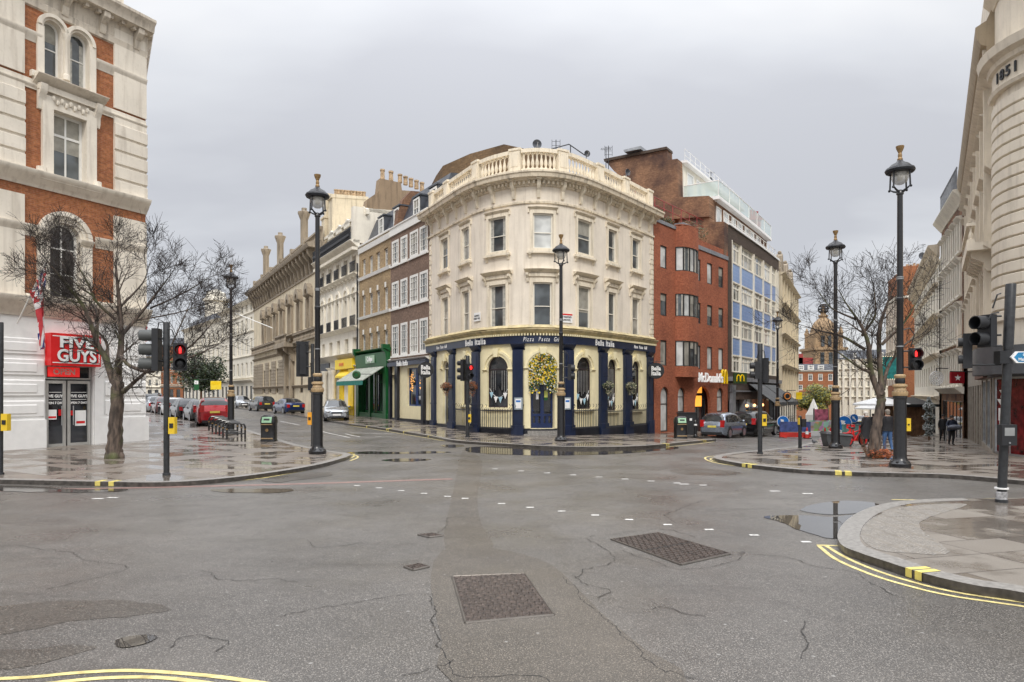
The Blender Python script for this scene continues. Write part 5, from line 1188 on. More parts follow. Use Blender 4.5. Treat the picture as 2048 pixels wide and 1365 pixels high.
for k, u in enumerate((2.6, 8.5, 14.5)):
    mb = MB(); z = 14.6; FO.poly(mb, [(u-2.1, z), (u+2.1, z), (u+2.1, z+.5), (u+1.5, z+.7), (u+1.4, z+1.3), (u+.7, z+1.5), (u+.55, z+2.1), (u, z+2.4), (u-.55, z+2.1), (u-.7, z+1.5), (u-1.4, z+1.3), (u-1.5, z+.7), (u-2.1, z+.5)], -.5, .1); mb.sphere(FO.P(u, -.2, z+2.5), .22, 8, 6); FO.box(mb, u-.35, u+.35, .1, .16, z+.7, z+1.4)
    for s_ in (-1, 1): mb.lathe([(.3, 0), (.2, .3), (.3, .8), (.1, 1.5)], FO.P(u+s_*1.8, -.2, z+.4), 8)
    build(mb, 'gable', 'limedark', Ob)
mb = MB(); FO.prof(mb, 0, FO.L, [(-.6, 14.5), (-4, 15.6), (-9, 15.6), (-9, 14.5)]); build(mb, 'roof', 'slate', Ob)
mb = MB(); p_ = FN.P(FN.L-1.2, -k1-1, 0); mb.box(p_.x-.5, p_.x+.5, p_.y-.5, p_.y+.5, zk1, zk1+2.3); mb.box(p_.x-.65, p_.x+.65, p_.y-.65, p_.y+.65, zk1+1.9, zk1+2.1); pots(mb, (p_.x-.45, p_.y), (p_.x+.45, p_.y), 3, zk1+2.3, .7, .14); build(mb, 'chimney', 'redmetal', Nb)

# ================================================================== tall cream building on the right with a rounded corner
q0 = Vector((20.95, 29.6)); tq_ = Vector((.5236, .8518)); qf = q0+tq_*26.3
# curve round the corner toward the viewer's right
side = [qf+(q0-qf)*(i/10) for i in range(11)]; n_s = Vector((tq_.y, -tq_.x)); tdir = -tq_
arcp = []; rad = 3.0; cen = q0+Vector((tq_.y, -tq_.x))*rad   # outward side is left of travel; the corner turns right
ang0 = math.atan2((q0-cen).y, (q0-cen).x)
for i in range(1, 11): a = ang0+R(78)*i/10; arcp.append(cen+Vector((math.cos(a), math.sin(a)))*rad)
tl = (arcp[-1]-arcp[-2]).normalized()
FQ = Fac(side+arcp+[arcp[-1]+tl*k for k in (1, 3, 6, 9, 14)]); FQ.curved = True; FQ.step = .55
Q = building('rounded_corner_building', 'tall cream building with banded rounded corner and deep cornices at the right edge', FQ)
uc = 26.5; uq = lambda px: FQ.sx(px)
def zQ(px, py): return FQ.z(px, py)
hs = []
fl = [(5.6, 8.0), (9.3, 11.7), (12.6, 14.6)]
spq = eq(FQ, .5, uc-1.4, 8, .42)
for (z0, z1) in fl: wins(FQ, Q, spq, z0, z1, hs, frame='cream2', nv=1, nh=1, rec=.3, fw=.08)
spr = [(uc+8.2, uc+9.6), (uc+11.6, uc+13.)]
for (z0, z1) in fl: wins(FQ, Q, spr, z0, z1, hs, frame='cream2', nv=1, nh=1, rec=.3, fw=.08)
mb = MB(); FQ.wall(mb, 0, FQ.L, 3.9, 23., hs, .35); build(mb, 'wall', stone('banded_cream_stone', (.80, .72, .595), (.24, .19, .14), .35), Q)
pin = [tuple(FQ.at(u, -.6)[0]) for u in [FQ.L*i/40 for i in range(41)]]; mb = MB(); mb.prism(pin+[(46, 26), (46, 50)], -1.5, 22.6); build(mb, 'core', 'cream2', Q)
# banded courses of the rounded corner
zb0 = 5.2; zlist = [zb0+.49*i for i in range(22)]
mb = MB()
for z in zlist:
    if z+.49 > 14.85: break
    FQ.prof(mb, uc-.55, uc+6.8, [(0, z), (.06, z+.02), (.12, z+.06), (.12, z+.43), (.06, z+.47), (0, z+.47)])
build(mb, 'banded_courses', 'banded_cream_stone', Q)
z1851 = 16.2
mb = MB(); FQ.prof(mb, uc-.6, uc+7.2, [(0, 14.83), (.2, 14.85), (.26, 15.0), (.1, 15.1), (.1, 15.85), (.25, 15.9), (.3, 16.1), (.58, 16.2), (.66, 16.55), (.2, 16.8), (0, 16.8)])
FQ.prof(mb, uc-.8, uc+7.2, cornice(18.9, .5, .4, 3)); build(mb, 'corner_cornice', 'banded_cream_stone', Q)
mb = MB(); u5 = uq(2016)
for i, ch in enumerate('1851'): mb.text(ch, .60, FQ.X(u5+(i-1.5)*.37, .13, 15.47), bold=.015, ext=.02)
build(mb, 'date_numerals', 'black', Q, smooth=0)
mb = MB(); FQ.prof(mb, -.3, uc-.5, [(0, 17.0), (.25, 17.1), (.3, 17.5), (.5, 17.6), (.65, 17.9), (.7, 18.4), (.3, 18.6), (0, 19.3)]); build(mb, 'cornice', stone('brown_soffit', (.40, .32, .22), (.12, .09, .06), .5), Q)
mb = MB()
for z, h, d in ((4.6, .35, .5), (8.5, .3, .4), (12.0, .3, .35), (15.9, .4, .6)): FQ.prof(mb, 0, uc-.6, cornice(z, h, d, 3))
for (a, b) in spq:
    for (z0, z1) in fl:
        for s0, s1 in ((a-.22, a-.01), (b+.01, b+.22)): FQ.box(mb, s0, s1, 0, .18, z0-.2, z1+.1)
        FQ.prof(mb, a-.4, b+.4, cornice(z1+.15, .25, .5, 2))
    FQ.box(mb, b+.55, b+.85, 0, .35, 5, 15.9)
for i in range(24): console(FQ, mb, .6+i*(uc-1.6)/23, .25, 16.3, 17.5, .42)
build(mb, 'mouldings', 'banded_cream_stone', Q)
# scrolled brackets under the projecting balcony
mb = MB(); ub = uq(1957)
zb_ = 8.6
u0b = uc-6.2
for i in range(6):
    u = u0b+i*.95; console(FQ, mb, u, .4, zb_-.9, zb_+.0, .85)
    for k in range(3): mb.lathe([(.14-.03*k, -.2), (.14-.03*k, .2)], (0, 0, 0), 8) if 0 else None
FQ.box(mb, u0b-.7, uc-.7, 0, 1.0, zb_, zb_+.35); balustrade(FQ, mb, u0b-.6, uc-.75, zb_+.35, .9, .85, .35, .1, nn=6); build(mb, 'balcony', 'banded_cream_stone', Q); mb = MB()
FQ.box(mb, uc-12, uc-9.5, 0, 1.1, 4.9, 5.2); FQ.box(mb, uc-12, uc-9.5, .95, 1.1, 5.2, 6.1); build(mb, 'balcony', 'banded_cream_stone', Q)
# shop at street level
zg0, zg1 = -.9, 2.9
ush = [(uc-8.5, uc-5.4), (uc-5.0, uc-2.4), (uc-2.0, uc-.9), (uc-.4, uc+3.0), (uc+3.6, uc+8)]
mb = MB(); FQ.wall(mb, uc-9, FQ.L, -1.6, 3.0, [(a, b, zg0+.55, zg1) for a, b in ush], .3, d=.05); FQ.wall(mb, 0, uc-9, -2, 3.9, [(1+i*2.9, 3.2+i*2.9, -1.2, 2.7) for i in range(6)], .3); FQ.wall(mb, uc-9, FQ.L, 3.0, 3.9); build(mb, 'shopfront', plain('stone_shopfront', (.33, .29, .24), .5, var=.15, streak=.2), Q)
for i in range(6): window(FQ, Q, 1+i*2.9, 3.2+i*2.9, -1.2, 2.7, frame='framedark', pane=['glassd', 'glass', 'glassd', 'glass2'][i % 4], nv=1, nh=1, mid=.75, rec=.25)
for i, (a, b) in enumerate(ush): window(FQ, Q, a, b, zg0+.55, zg1, frame='steel', pane='glassd' if i != 3 else plain('maroon_window_film', (.20, .018, .02), .25, var=.5, scale=3), nv=1, nh=0, rec=.12, fw=.08, d=.05)
mb = MB(); FQ.box(mb, uc-1.9, FQ.L, .06, .75, 3.0, 4.15); FQ.box(mb, uc-1.8, FQ.L, .06, .2, 2.9, 3.0); build(mb, 'fascia', plain('slate_fascia', (.085, .09, .098), .45, var=.1), Q)
mb = MB(); FQ.box(mb, uc-9, uc-2.0, .05, .35, 2.95, 3.6); FQ.prof(mb, uc-9, uc-2.0, [(.05, 3.6), (.6, 3.6), (.6, 3.75), (.05, 3.8)]); build(mb, 'shop_cornice', plain('brown_shop_cornice', (.16, .07, .05), .6), Q)
mb = MB(); us = uq(2007); z_ = lambda py: zQ(1997, py)
def star(mb, X, r, m=0):
    pts = [X @ Vector(((r if i % 2 == 0 else r*.4)*math.sin(math.pi*i/5), (r if i % 2 == 0 else r*.4)*math.cos(math.pi*i/5), 0)) for i in range(10)]
    c_ = X @ Vector((0, 0, 0)); b = len(mb.v); mb.pt(c_)
    for p in pts: mb.pt(p)
    for i in range(10): mb.face((b, b+1+i, b+1+(i+1) % 10), m)
for i, (ch, py) in enumerate((('*', 785), ('Y', 812), ('K', 830), ('P', 846), ('E', 858))):
    Xp = FQ.X(us, .03, z_(py))
    if ch == '*': star(mb, Xp, .3)
    else: mb.text(ch, .62, Xp, bold=.05, sx=1.5, ext=.01)
build(mb, 'window_lettering', 'signwhite', Q, smooth=0)
FQr = lambda a, b, z: None
mb = MB(); railing(FQ, mb, uc+3.2, uc+9, 4.6, 1.3, .6, .16, .025); FQ.box(mb, uc+3.0, uc+9, .1, .8, 4.2, 4.55); build(mb, 'balcony_railing', 'iron', Q)
# brown brick and white house beyond
pR1 = qf+Vector((-.2, .2)); pR0 = pR1+Vector((.427, .904))*11.8
FR = Fac([pR0, pR1]); Rb = building('brown_brick_terrace', 'brown brick terrace with tall white window surrounds beyond the rounded corner building', FR)
hs = []; spp = eq(FR, .2, FR.L-.2, 5, .42)
for z0, z1 in ((3.2, 5.4), (6.6, 9.0), (10.2, 12.4), (13.6, 15.6)): wins(FR, Rb, spp, z0, z1, hs, frame='cream2', nv=1, nh=1, rec=.15)
mb = MB(); FR.wall(mb, 0, FR.L, -2, 17.2, hs+[(.5, FR.L-.5, -1.5, 1.6)], .2); FR.block(mb, 12, -2, 17.1); build(mb, 'wall', 'brownbrick', Rb)
window(FR, Rb, .5, FR.L-.5, -1.5, 1.6, frame='framedark', pane='glassd', nv=5)
mb = MB()
for (a, b) in spp:
    for z0, z1 in ((3.2, 5.4), (6.6, 9.0), (10.2, 12.4), (13.6, 15.6)):
        for s0, s1 in ((a-.26, a-.01), (b+.01, b+.26)): FR.box(mb, s0, s1, 0, .16, z0-.3, z1)
        FR.prof(mb, a-.35, b+.35, cornice(z1, .35, .42, 3)); FR.box(mb, a-.35, b+.35, 0, .25, z0-.45, z0-.3)
FR.prof(mb, -.1, FR.L, cornice(17.0, .9, .7, 4)); FR.prof(mb, 0, FR.L, cornice(2.2, .5, .6, 3)); build(mb, 'mouldings', 'cream2', Rb)
mb = MB(); FR.prof(mb, 0, FR.L, [(-.5, 17.9), (-.5, 19.4), (-8, 19.4), (-8, 17.9)]); railing(FR, mb, 2, FR.L-1, 18.0, 1.8, .3, .5, .04); build(mb, 'roof_structure', 'lead', Rb)
# pale stucco terrace
pS1 = pR0+Vector((-.1, .2)); pS0 = pS1+Vector((.456, .890))*33
FS = Fac([pS0, pS1]); Sb = building('grey_stucco_terrace', 'long pale grey stucco terrace with bracketed cornice far down the right side of the street', FS)
hs = []; spp = eq(FS, .3, FS.L-.3, 11, .4)
for k, (z0, z1) in enumerate(((3.0, 5.0), (6.2, 8.6), (10.0, 12.2), (12.9, 13.9))): wins(FS, Sb, spp, z0, z1, hs, frame='cream2', nv=1, nh=1, rec=.25)
mb = MB(); FS.wall(mb, 0, FS.L, -3.5, 15.2, hs+[(1+i*4.2, 4.4+i*4.2, -2.6, .9) for i in range(7)], .25); FS.block(mb, 12, -3.5, 15.1); build(mb, 'wall', 'cream2', Sb)
for i in range(7): window(FS, Sb, 1+i*4.2, 4.4+i*4.2, -2.6, .9, frame='framedark', pane='glassd', nv=2)
mb = MB(); FS.prof(mb, -.3, FS.L, cornice(14.9, 1.1, .9, 4))
for i in range(34): console(FS, mb, .5+i*(FS.L-1)/33, .3, 14.2, 15.1, .8)
for z in (1.6, 5.6, 9.3): FS.prof(mb, 0, FS.L, cornice(z, .35, .5, 3))
for (a, b) in spp:
    for z1 in (8.6, 12.2): FS.prof(mb, a-.3, b+.3, cornice(z1+.1, .3, .4, 2))
build(mb, 'mouldings', 'trimdirty', Sb)
for i, (a, b) in enumerate(((4, 9), (14, 20))):
    mb = MB(); FS.box(mb, a, b, -7, -3, 15, 19.+i); build(mb, 'roof_block', 'cream2', Sb)
# orange brick theatre
pU0, pU1 = (57.5, 104.), (62.5, 101.5)
def blockbldg(name, label, poly, z0, z1, mat, cat='building', roof=None):
    c = sum((Vector(p) for p in poly), Vector((0, 0)))/len(poly); t = thing(name, label, cat, (c.x, c.y, z0), world=True)
    mb = MB(); mb.prism(poly, z0, z1); build(mb, 'wall', mat, t)
    if roof: mb = MB(); mb.prism(poly, z1+.01, z1+roof[0]); build(mb, 'roof', roof[1], t)
    return t
def wl(px, Y): return ((px-CX)/FP*Y, Y)
U = thing('orange_brick_theatre', 'orange red brick theatre with tall chimney block and turquoise hoarding down the right side', 'building', (*wl(1810, 100), -2), world=True)
FU = Fac([wl(1776, 112), wl(1797, 103), wl(1862, 101)])
mb = MB(); FU.wall(mb, 0, FU.L, -3, CH+(HY-545)/FP*103, []); FU.block(mb, 9, -3, CH+(HY-548)/FP*103); u9 = FU.sx(1797); FU.box(mb, u9+.5, FU.L+.4, -4, .1, 12, CH+(HY-529)/FP*101); build(mb, 'wall', 'orangebrick', U)
mb = MB(); FU.prof(mb, 0, FU.L, [(-.2, 16.5), (.3, 16.6), (.3, 16.9), (-.2, 17)])
for z in (5, 8.5, 12): FU.prof(mb, 0, u9, cornice(z, .3, .5, 2))
for i in range(4): FU.box(mb, .6+i*2.4, 1.0+i*2.4, 0, .4, 3.5, 17)
build(mb, 'bands', 'cream2', U)
mb = MB()
pots(mb, FU.P(u9+1, -2, 0), FU.P(FU.L, -2, 0), 7, CH+(HY-529)/FP*101, .6, .2); build(mb, 'chimney_pots', 'pot', U)
Hs = thing('theatre_hoarding', 'turquoise poster hoarding framed with small lights on the theatre wall', 'sign', (*wl(1783, 96), 3), world=True)
mb = MB(); X = Matrix.Translation(W(1783, 736, 96))@Matrix.Rotation(R(-30), 4, 'Z')@Matrix.Rotation(R(90), 4, 'X'); mb.X = X; mb.box(-1.1, 1.1, -1.6, 1.6, -.1, .1); build(mb, 'panel', plain('turquoise_poster', (.03, .33, .32), .5, var=.3, scale=2), Hs)
mb = MB(); mb.X = X
for i in range(12):
    for s_ in (-1, 1): mb.sphere((s_*1.15, -1.5+i*.27, .1), .06, 6, 4)
for i in range(8):
    for s_ in (-1, 1): mb.sphere((-1.0+i*.28, s_*1.6, .1), .06, 6, 4)
build(mb, 'bulbs', emit('bulb_warm', (1, .8, .5), 1.2), Hs)
# distant buildings closing the right street
D1 = thing('mansard_red_building', 'distant red brick building with slate mansard roof closing the right street', 'building', (*wl(1635, 165), -4.5), world=True)
F1 = Fac([wl(1585, 165), wl(1672, 165)]); hs = []
zf = lambda py, Y=165: CH+(HY-py)/FP*Y
cl_ = [(u-.55, u+.55) for u in (F1.sx(1601), F1.sx(1621), F1.sx(1641), F1.sx(1661))]
for a, b in ((762, 748), (781, 770), (800, 790)): wins(F1, D1, cl_, zf(a), zf(b), hs, frame='frame', nv=1, nh=1, fw=.16)
mb = MB(); F1.wall(mb, 0, F1.L, -6, zf(743), hs); F1.block(mb, 12, -6, zf(744)); build(mb, 'wall', 'orangebrick', D1)
mb = MB(); F1.prof(mb, 0, F1.L, [(.1, zf(743)), (-1.2, zf(728)), (-11, zf(727)), (-11, zf(743))]); rf = build(mb, 'roof', 'slate', D1); mb = MB(); F1.prof(mb, 0, F1.L, cornice(zf(744.5), .35, .4, 2)); build(mb, 'cornice', 'cream2', D1)
for (a, b) in cl_[:3]: window(F1, rf, a-.2, b+.2, zf(740), zf(731), d=.3, frame='frame', nv=2, nh=1, fw=.2, bars=.1)
mb = MB(); p_ = wl(1606, 168); mb.box(p_[0]-2, p_[0]+2, 167, 170, zf(728), zf(715)); p_ = wl(1596, 168); mb.box(p_[0]-.8, p_[0]+.8, 167, 170, zf(728), zf(707)); build(mb, 'chimney', 'redmetal', rf)
# theatre tower with a globe
D2 = thing('globe_topped_tower', 'sandstone theatre tower with arches and a metal globe on top, far down the street', 'tower', (*wl(1648, 190), -4), world=True)
cx_ = (1648-CX)/FP*190; zt_ = lambda py: CH+(HY-py)/FP*190
mb = MB(); mb.prism([(cx_-4.2, 186), (cx_+4.2, 186), (cx_+4.2, 195), (cx_-4.2, 195)], -6, zt_(700)); 
for z in (zt_(735), zt_(702)): mb.prism([(cx_-4.6, 185.6), (cx_+4.6, 185.6), (cx_+4.6, 195.4), (cx_-4.6, 195.4)], z, z+.7)
mb.prism([(cx_-3.4, 187), (cx_+3.4, 187), (cx_+3.4, 194), (cx_-3.4, 194)], zt_(698), zt_(668))
for s_ in (-1, 1):
    for yy in (187.2, 193.5): mb.lathe([(.6, 0), (.6, 4), (.8, 4.2), (.1, 6)], (cx_+s_*3.3, yy, zt_(698)), 8)
TC = stone('tower_sandstone', (.42, .29, .17), (.16, .10, .06), .5)
build(mb, 'shaft', TC, D2)
mb = MB()
for z0, z1, ww in ((zt_(733), zt_(707), .9), (zt_(695), zt_(674), .7)):
    for k in (-1, 0, 1): mb.box(cx_+k*2.3*(ww+.1)-ww*.6, cx_+k*2.3*(ww+.1)+ww*.6, 185.9 if ww > .8 else 186.9, 186.5, z0, z1)
build(mb, 'openings', 'glass', D2)
mb = MB(); mb.lathe([(3.6, 0), (3.4, .6), (3.1, 1.8), (2.4, 3.2), (1.4, 4.2), (.9, 4.6), (1.3, 4.8), (1.3, 5.2), (.7, 5.4), (.65, 8), (1.0, 8.2)], (cx_, 190.5, zt_(668)), 12); build(mb, 'dome', TC, D2)
mb = MB()
gz = zt_(618)
for k in range(4):
    a = math.pi*k/4; mb.tube([(cx_+1.35*math.cos(a)*math.cos(t), 190.5+1.35*math.sin(a)*math.cos(t), gz+1.35*math.sin(t)) for t in [2*math.pi*j/16 for j in range(17)]], .13, 5)
for zz_ in (-.7, 0, .7): rr2 = math.sqrt(1.35**2-zz_**2); mb.tube([(cx_+rr2*math.cos(t), 190.5+rr2*math.sin(t), gz+zz_) for t in [2*math.pi*j/16 for j in range(17)]], .13, 5)
build(mb, 'globe', 'iron', D2)
D3 = thing('cream_mansion_block', 'distant cream mansion block with arched top windows right of the globe tower', 'building', (*wl(1715, 175), -5), world=True)
F3 = Fac([wl(1674, 178), wl(1860, 167)]); hs = []; zf3 = lambda py: CH+(HY-py)/FP*175
sp = eq(F3, .3, F3.L-.3, 13, .38)
for a, b in ((812, 800), (793, 781), (774, 762), (756, 744), (738, 727)): wins(F3, D3, sp, zf3(a), zf3(b), hs, frame='cream2', nv=1, nh=1, fw=.15, arch=(a == 738))
mb = MB(); F3.wall(mb, 0, F3.L, -6, zf3(718), hs, .3); F3.block(mb, 12, -6, zf3(719)); build(mb, 'wall', 'cream2', D3)
mb = MB(); F3.prof(mb, 0, F3.L, [(.2, zf3(718)), (-1.6, zf3(700)), (-11, zf3(700)), (-11, zf3(718))]); rf = build(mb, 'roof', 'slate', D3)
for a, b in sp[::2]: window(F3, rf, a-.1, b+.1, zf3(715), zf3(706), d=.1, frame='frame', nv=1, nh=1, fw=.2)
mb = MB()
for py in (722, 741, 759, 778, 797): F3.prof(mb, 0, F3.L, cornice(zf3(py), .4, .5, 2))
for i in range(14): u = F3.L*i/13; u = min(max(u, .3), F3.L-.3); F3.box(mb, u-.25, u+.25, 0, .5, -4, zf3(720))
build(mb, 'mouldings', 'cream2', D3)

# ================================================================== brick and white corner building on the left
g1 = Vector((-16.8, 31.3)); tg = Vector((-.466, -.885)); g0 = g1+tg*14.5
F5 = Fac([g0, g1]); V = building('brick_and_white_corner_building', 'white ground floor and orange brick corner building with ornate windows, filling the left edge', F5)
u5 = F5.sx; z5 = lambda px, py: F5.z(px, py); L5 = F5.L; hs = []; hg = []
ST = stone('warm_white_stone', (.80, .735, .63), (.25, .19, .13), .4)
# returns a matching bay further left, out of shot, so the front carries on
wA = (u5(104), u5(170), z5(137, 365), z5(137, 232)); wB = (u5(97), u5(160), z5(128, 600), z5(128, 447))
wC = [(u5(86), u5(122)), (u5(140), u5(177))]; zC0, zC1 = z5(130, 162), z5(130, 55)
dw = -5.2
for off in (0., dw):
    wins(F5, V, [(wA[0]+off, wA[1]+off)], wA[2], wA[3], hs, frame='frame', nv=1, nh=1, mid=.68, rec=.3, fw=.1, bars=.07, pane='glass')
    wins(F5, V, [(wB[0]+off, wB[1]+off)], wB[2], wB[3], hs, arch=True, frame='frame', nv=1, nh=2, rec=.3, fw=.1, bars=.06, pane='glassd')
    for a, b in wC: wins(F5, V, [(a+off, b+off)], zC0, zC1, hs, arch=True, frame='frame', nv=0, nh=1, rec=.3, fw=.08, pane='glass')
zg = z5(140, 640); ztop = z5(285, 52)
mb = MB(); F5.wall(mb, 0, L5, zg, ztop, hs, .3, 0, 1); wall5 = build(mb, 'wall', ['orangebrick', ST], V)
du0, du1 = u5(90.5), u5(186); dz1 = z5(140, 732)
mb = MB(); F5.wall(mb, 0, L5, -.2, zg, [(du0, du1, 0, dz1), (du0+dw-.5, du1+dw-.5, .6, dz1+.6)], .25); build(mb, 'ground_floor', 'white', V)
window(F5, V, du0+dw-.5, du1+dw-.5, .6, dz1+.6, frame='frame', pane='glassd', nv=2)
# far return of the corner, and the mass behind
rt = Vector((-.52, .854)); FV2 = Fac([g1, g1+Vector(rt)*16]); FV2.no = None
nr = Vector((rt.y, -rt.x))
class Ret(Fac): pass
F6 = Fac([g1+Vector((0, 0)), g1+rt*14]);  # wall running away up the left street, outward normal to its right
mb = MB(); F6.wall(mb, 0, F6.L, -.2, zg, [(2+i*3.6, 4.2+i*3.6, .6, 3.6) for i in range(3)]); build(mb, 'ground_floor', 'white', V)
mb = MB(); h6 = [(2+i*3.6, 3.5+i*3.6, z, z+2.2) for i in range(3) for z in (6.6, 10.6, 14.3)]; F6.wall(mb, 0, F6.L, zg, ztop, h6); build(mb, 'wall', 'orangebrick', V)
for h in h6+[(2+i*3.6, 4.2+i*3.6, .6, 3.6) for i in range(3)]: window(F6, V, *h, frame='frame', pane='glass')
mb = MB(); e1 = F5.at(0, -.6)[0]; e2_ = F5.at(L5-.5, -.6)[0]; e3 = F6.at(.6, -.6)[0]; e4 = F6.at(F6.L, -.6)[0]
mb.prism([tuple(e1), tuple(e2_), tuple(e4), (-38, 40), (-38, 22)], -.2, ztop-.2); build(mb, 'core', 'white', V)
# stone dressings
def pier(mb, a, b, z0, z1, d=.1, q=0, qh=.62):
    F5.box(mb, a, b, -.02, d, z0, z1)
    if q:
        z = z0+.1; i = 0
        while z+qh < z1: F5.prof(mb, a-.0, b+.0, [(d, z), (d+.07, z+.04), (d+.07, z+qh-.1), (d, z+qh-.06)]); z += qh; i += 1
zc1a, zc1b = z5(283, 425), z5(283, 404); zc2 = z5(283, 250)
mb = MB(); pl0, pl1 = u5(226.5), L5+.0; q0_, q1_ = -9, u5(47.5)
for (a, b) in ((pl0, pl1), (u5(-20), q1_), (du0+dw-1.6, du0+dw-.2)):
    mb = MB(); pier(mb, a, b, zg, z5(283, 445) if a > 5 else z5(20, 350), .08); pier(mb, a, b, zc1b, zc2-.1, .08, 1); pier(mb, a, b, zc2+.3, ztop-.4, .08); build(mb, 'quoined_pier', ST, V)
mb = MB()
def band(py0, py1, d, px=137, steps=3): 
    z0, z1 = z5(px, py0), z5(px, py1); F5.prof(mb, 0, L5+.02, cornice(z0, z1-z0, d, steps))
band(392, 362, .42); band(205, 196, .12); band(640, 604, .5)
for a, b in ((0, u5(80)), (u5(190), L5)): F5.prof(mb, a, b, cornice(z5(60, 472)-.0, .45, .18, 3)); F5.prof(mb, a, b, cornice(z5(60, 72)-.2, .4, .15, 3))
# base zone between ground floor and brick panels
F5.box(mb, 0, L5, -.02, .06, zg, z5(140, 596)-.02)
# window A aedicule
a, b, z0, z1 = wA; c = (a+b)/2
for s0, s1 in ((a-.42, a-.003), (b+.003, b+.42)): F5.box(mb, s0, s1, -.02, .14, z0-.05, z1+.5)
F5.box(mb, a, b, -.02, .14, z1+.003, z1+.15); F5.box(mb, a-.003, b+.003, -.02, .1, z1+.15, z1+.62)
F5.prof(mb, a-.75, b+.75, cornice(z1+.85, .32, .5, 3)); F5.box(mb, a-.6, b+.6, 0, .22, z1+.62, z1+.85)
for u in (a-.45, b+.45): console(F5, mb, u, .26, z1-.15, z1+.85, .34); mb.lathe([(.18, -.1), (.18, .1)], F5.P(u, .1, z0+.2), 8)
F5.box(mb, a-.6, b+.6, 0, .3, z0-.2, z0-.05)
for i in range(9): u = a-.1+(b-a+.2)*(i+.5)/9; mb.sphere(F5.P(u, .12, z1+.38+.06*(-1)**i), (.09, .07, .12), 8, 5)
F5.box(mb, 0, L5, -.02, .05, z5(137, 205), z5(137, 186))
# window B arch
a, b, z0, z1 = wB; c = (a+b)/2; r = (b-a)/2; zs = z1-r
for k, (r0, r1, d) in enumerate(((r+.003, r+.12, .04), (r+.12, r+.26, .1), (r+.26, r+.45, .18))): F5.arc(mb, c, zs, r0, r1, -.02, d, K=16)
for s0, s1 in ((a-.45, a-.003), (b+.003, b+.45)): F5.box(mb, s0, s1, -.02, .12, z5(128, 604), zs-.25); F5.prof(mb, s0-.05, s1+.05, cornice(zs-.25, .3, .22, 3))
# window C twin arches
for a, b in wC:
    c = (a+b)/2; r = (b-a)/2; zs = zC1-r
    F5.arc(mb, c, zs, r+.003, r+.1, -.02, .06, K=14); F5.arc(mb, c, zs, r+.1, r+.24, -.02, .16, K=14)
mid_ = (wC[0][1]+wC[1][0])/2; mb.lathe([(.14, 0), (.14, .2), (.09, .25), (.085, 1.6), (.15, 1.75), (.16, 1.9)], F5.P(mid_, .06, zC0), 10)
for s0, s1 in ((wC[0][0]-.26, wC[0][0]-.003), (wC[1][1]+.003, wC[1][1]+.26)): F5.box(mb, s0, s1, -.02, .12, zC0-.1, zC1-r)
F5.box(mb, wC[0][0]-.5, wC[1][1]+.5, -.02, .2, zC0-.35, zC0-.12); F5.box(mb, wC[0][1]+.003, wC[1][0]-.003, -.02, .03, zC0-.1, zC1-.3)
build(mb, 'stone_dressings', ST, V)
# main cornice returning round the corner
mb = MB()
zk5 = z5(285, 95)
prf = lambda h: [(0, h-1.5), (.08, h-1.45), (.1, h-1.2), (.05, h-1.15), (.1, h-.5), (.55, h-.42), (.6, h-.15), (.72, h), (.72, h+.12), (0, h+.3)]
F5.prof(mb, 0, L5+.05, prf(zk5+1.0)); F6.prof(mb, -.1, 6, [(d_*.5, z_9) for d_, z_9 in prf(zk5+1.0)]); 
for i in range(28): u = L5-.25-i*.52; F5.box(mb, u-.07, u+.07, .05, .4, zk5+.42, zk5+.58) 
for i in range(8): u = L5-.5-i*1.55; console(F5, mb, u, .26, zk5-.3, zk5+.55, .5)
for i in range(7): console(F6, mb, .4+i*.85, .26, zk5-.3, zk5+.55, .26)
build(mb, 'cornice', stone('weathered_white_cornice', (.66, .59, .49), (.12, .095, .07), .7), V)
mb = MB(); F5.box(mb, 2, L5-1.0, -2, -.1, zk5+1.25, zk5+4); F5.box(mb, L5-4.2, L5-1.1, -1.8, .1, zk5+1.25, zk5+3.6); build(mb, 'attic', ST, V)
# white rustication on the ground floor
mb = MB(); zp = z5(20, 842)
for (a, b) in ((du0-2.2, du0-.05), (u5(207), L5)):
    for i in range(4): z = zp+.12+i*.82; F5.prof(mb, a+.06, b-.02, [(0, z), (.05, z+.04), (.05, z+.62), (0, z+.66)]); F5.prof(mb, a+.35, b-.3, [(.05, z+.12), (.075, z+.16), (.075, z+.46), (.05, z+.5)])
F5.box(mb, 0, du0, -.02, .1, -.2, zp); F5.box(mb, u5(187), L5+.1, -.02, .1, -.2, zp)
F5.box(mb, du1+.02, u5(205), -.02, .09, zp, zg-.3)
build(mb, 'rustication', 'white', V)
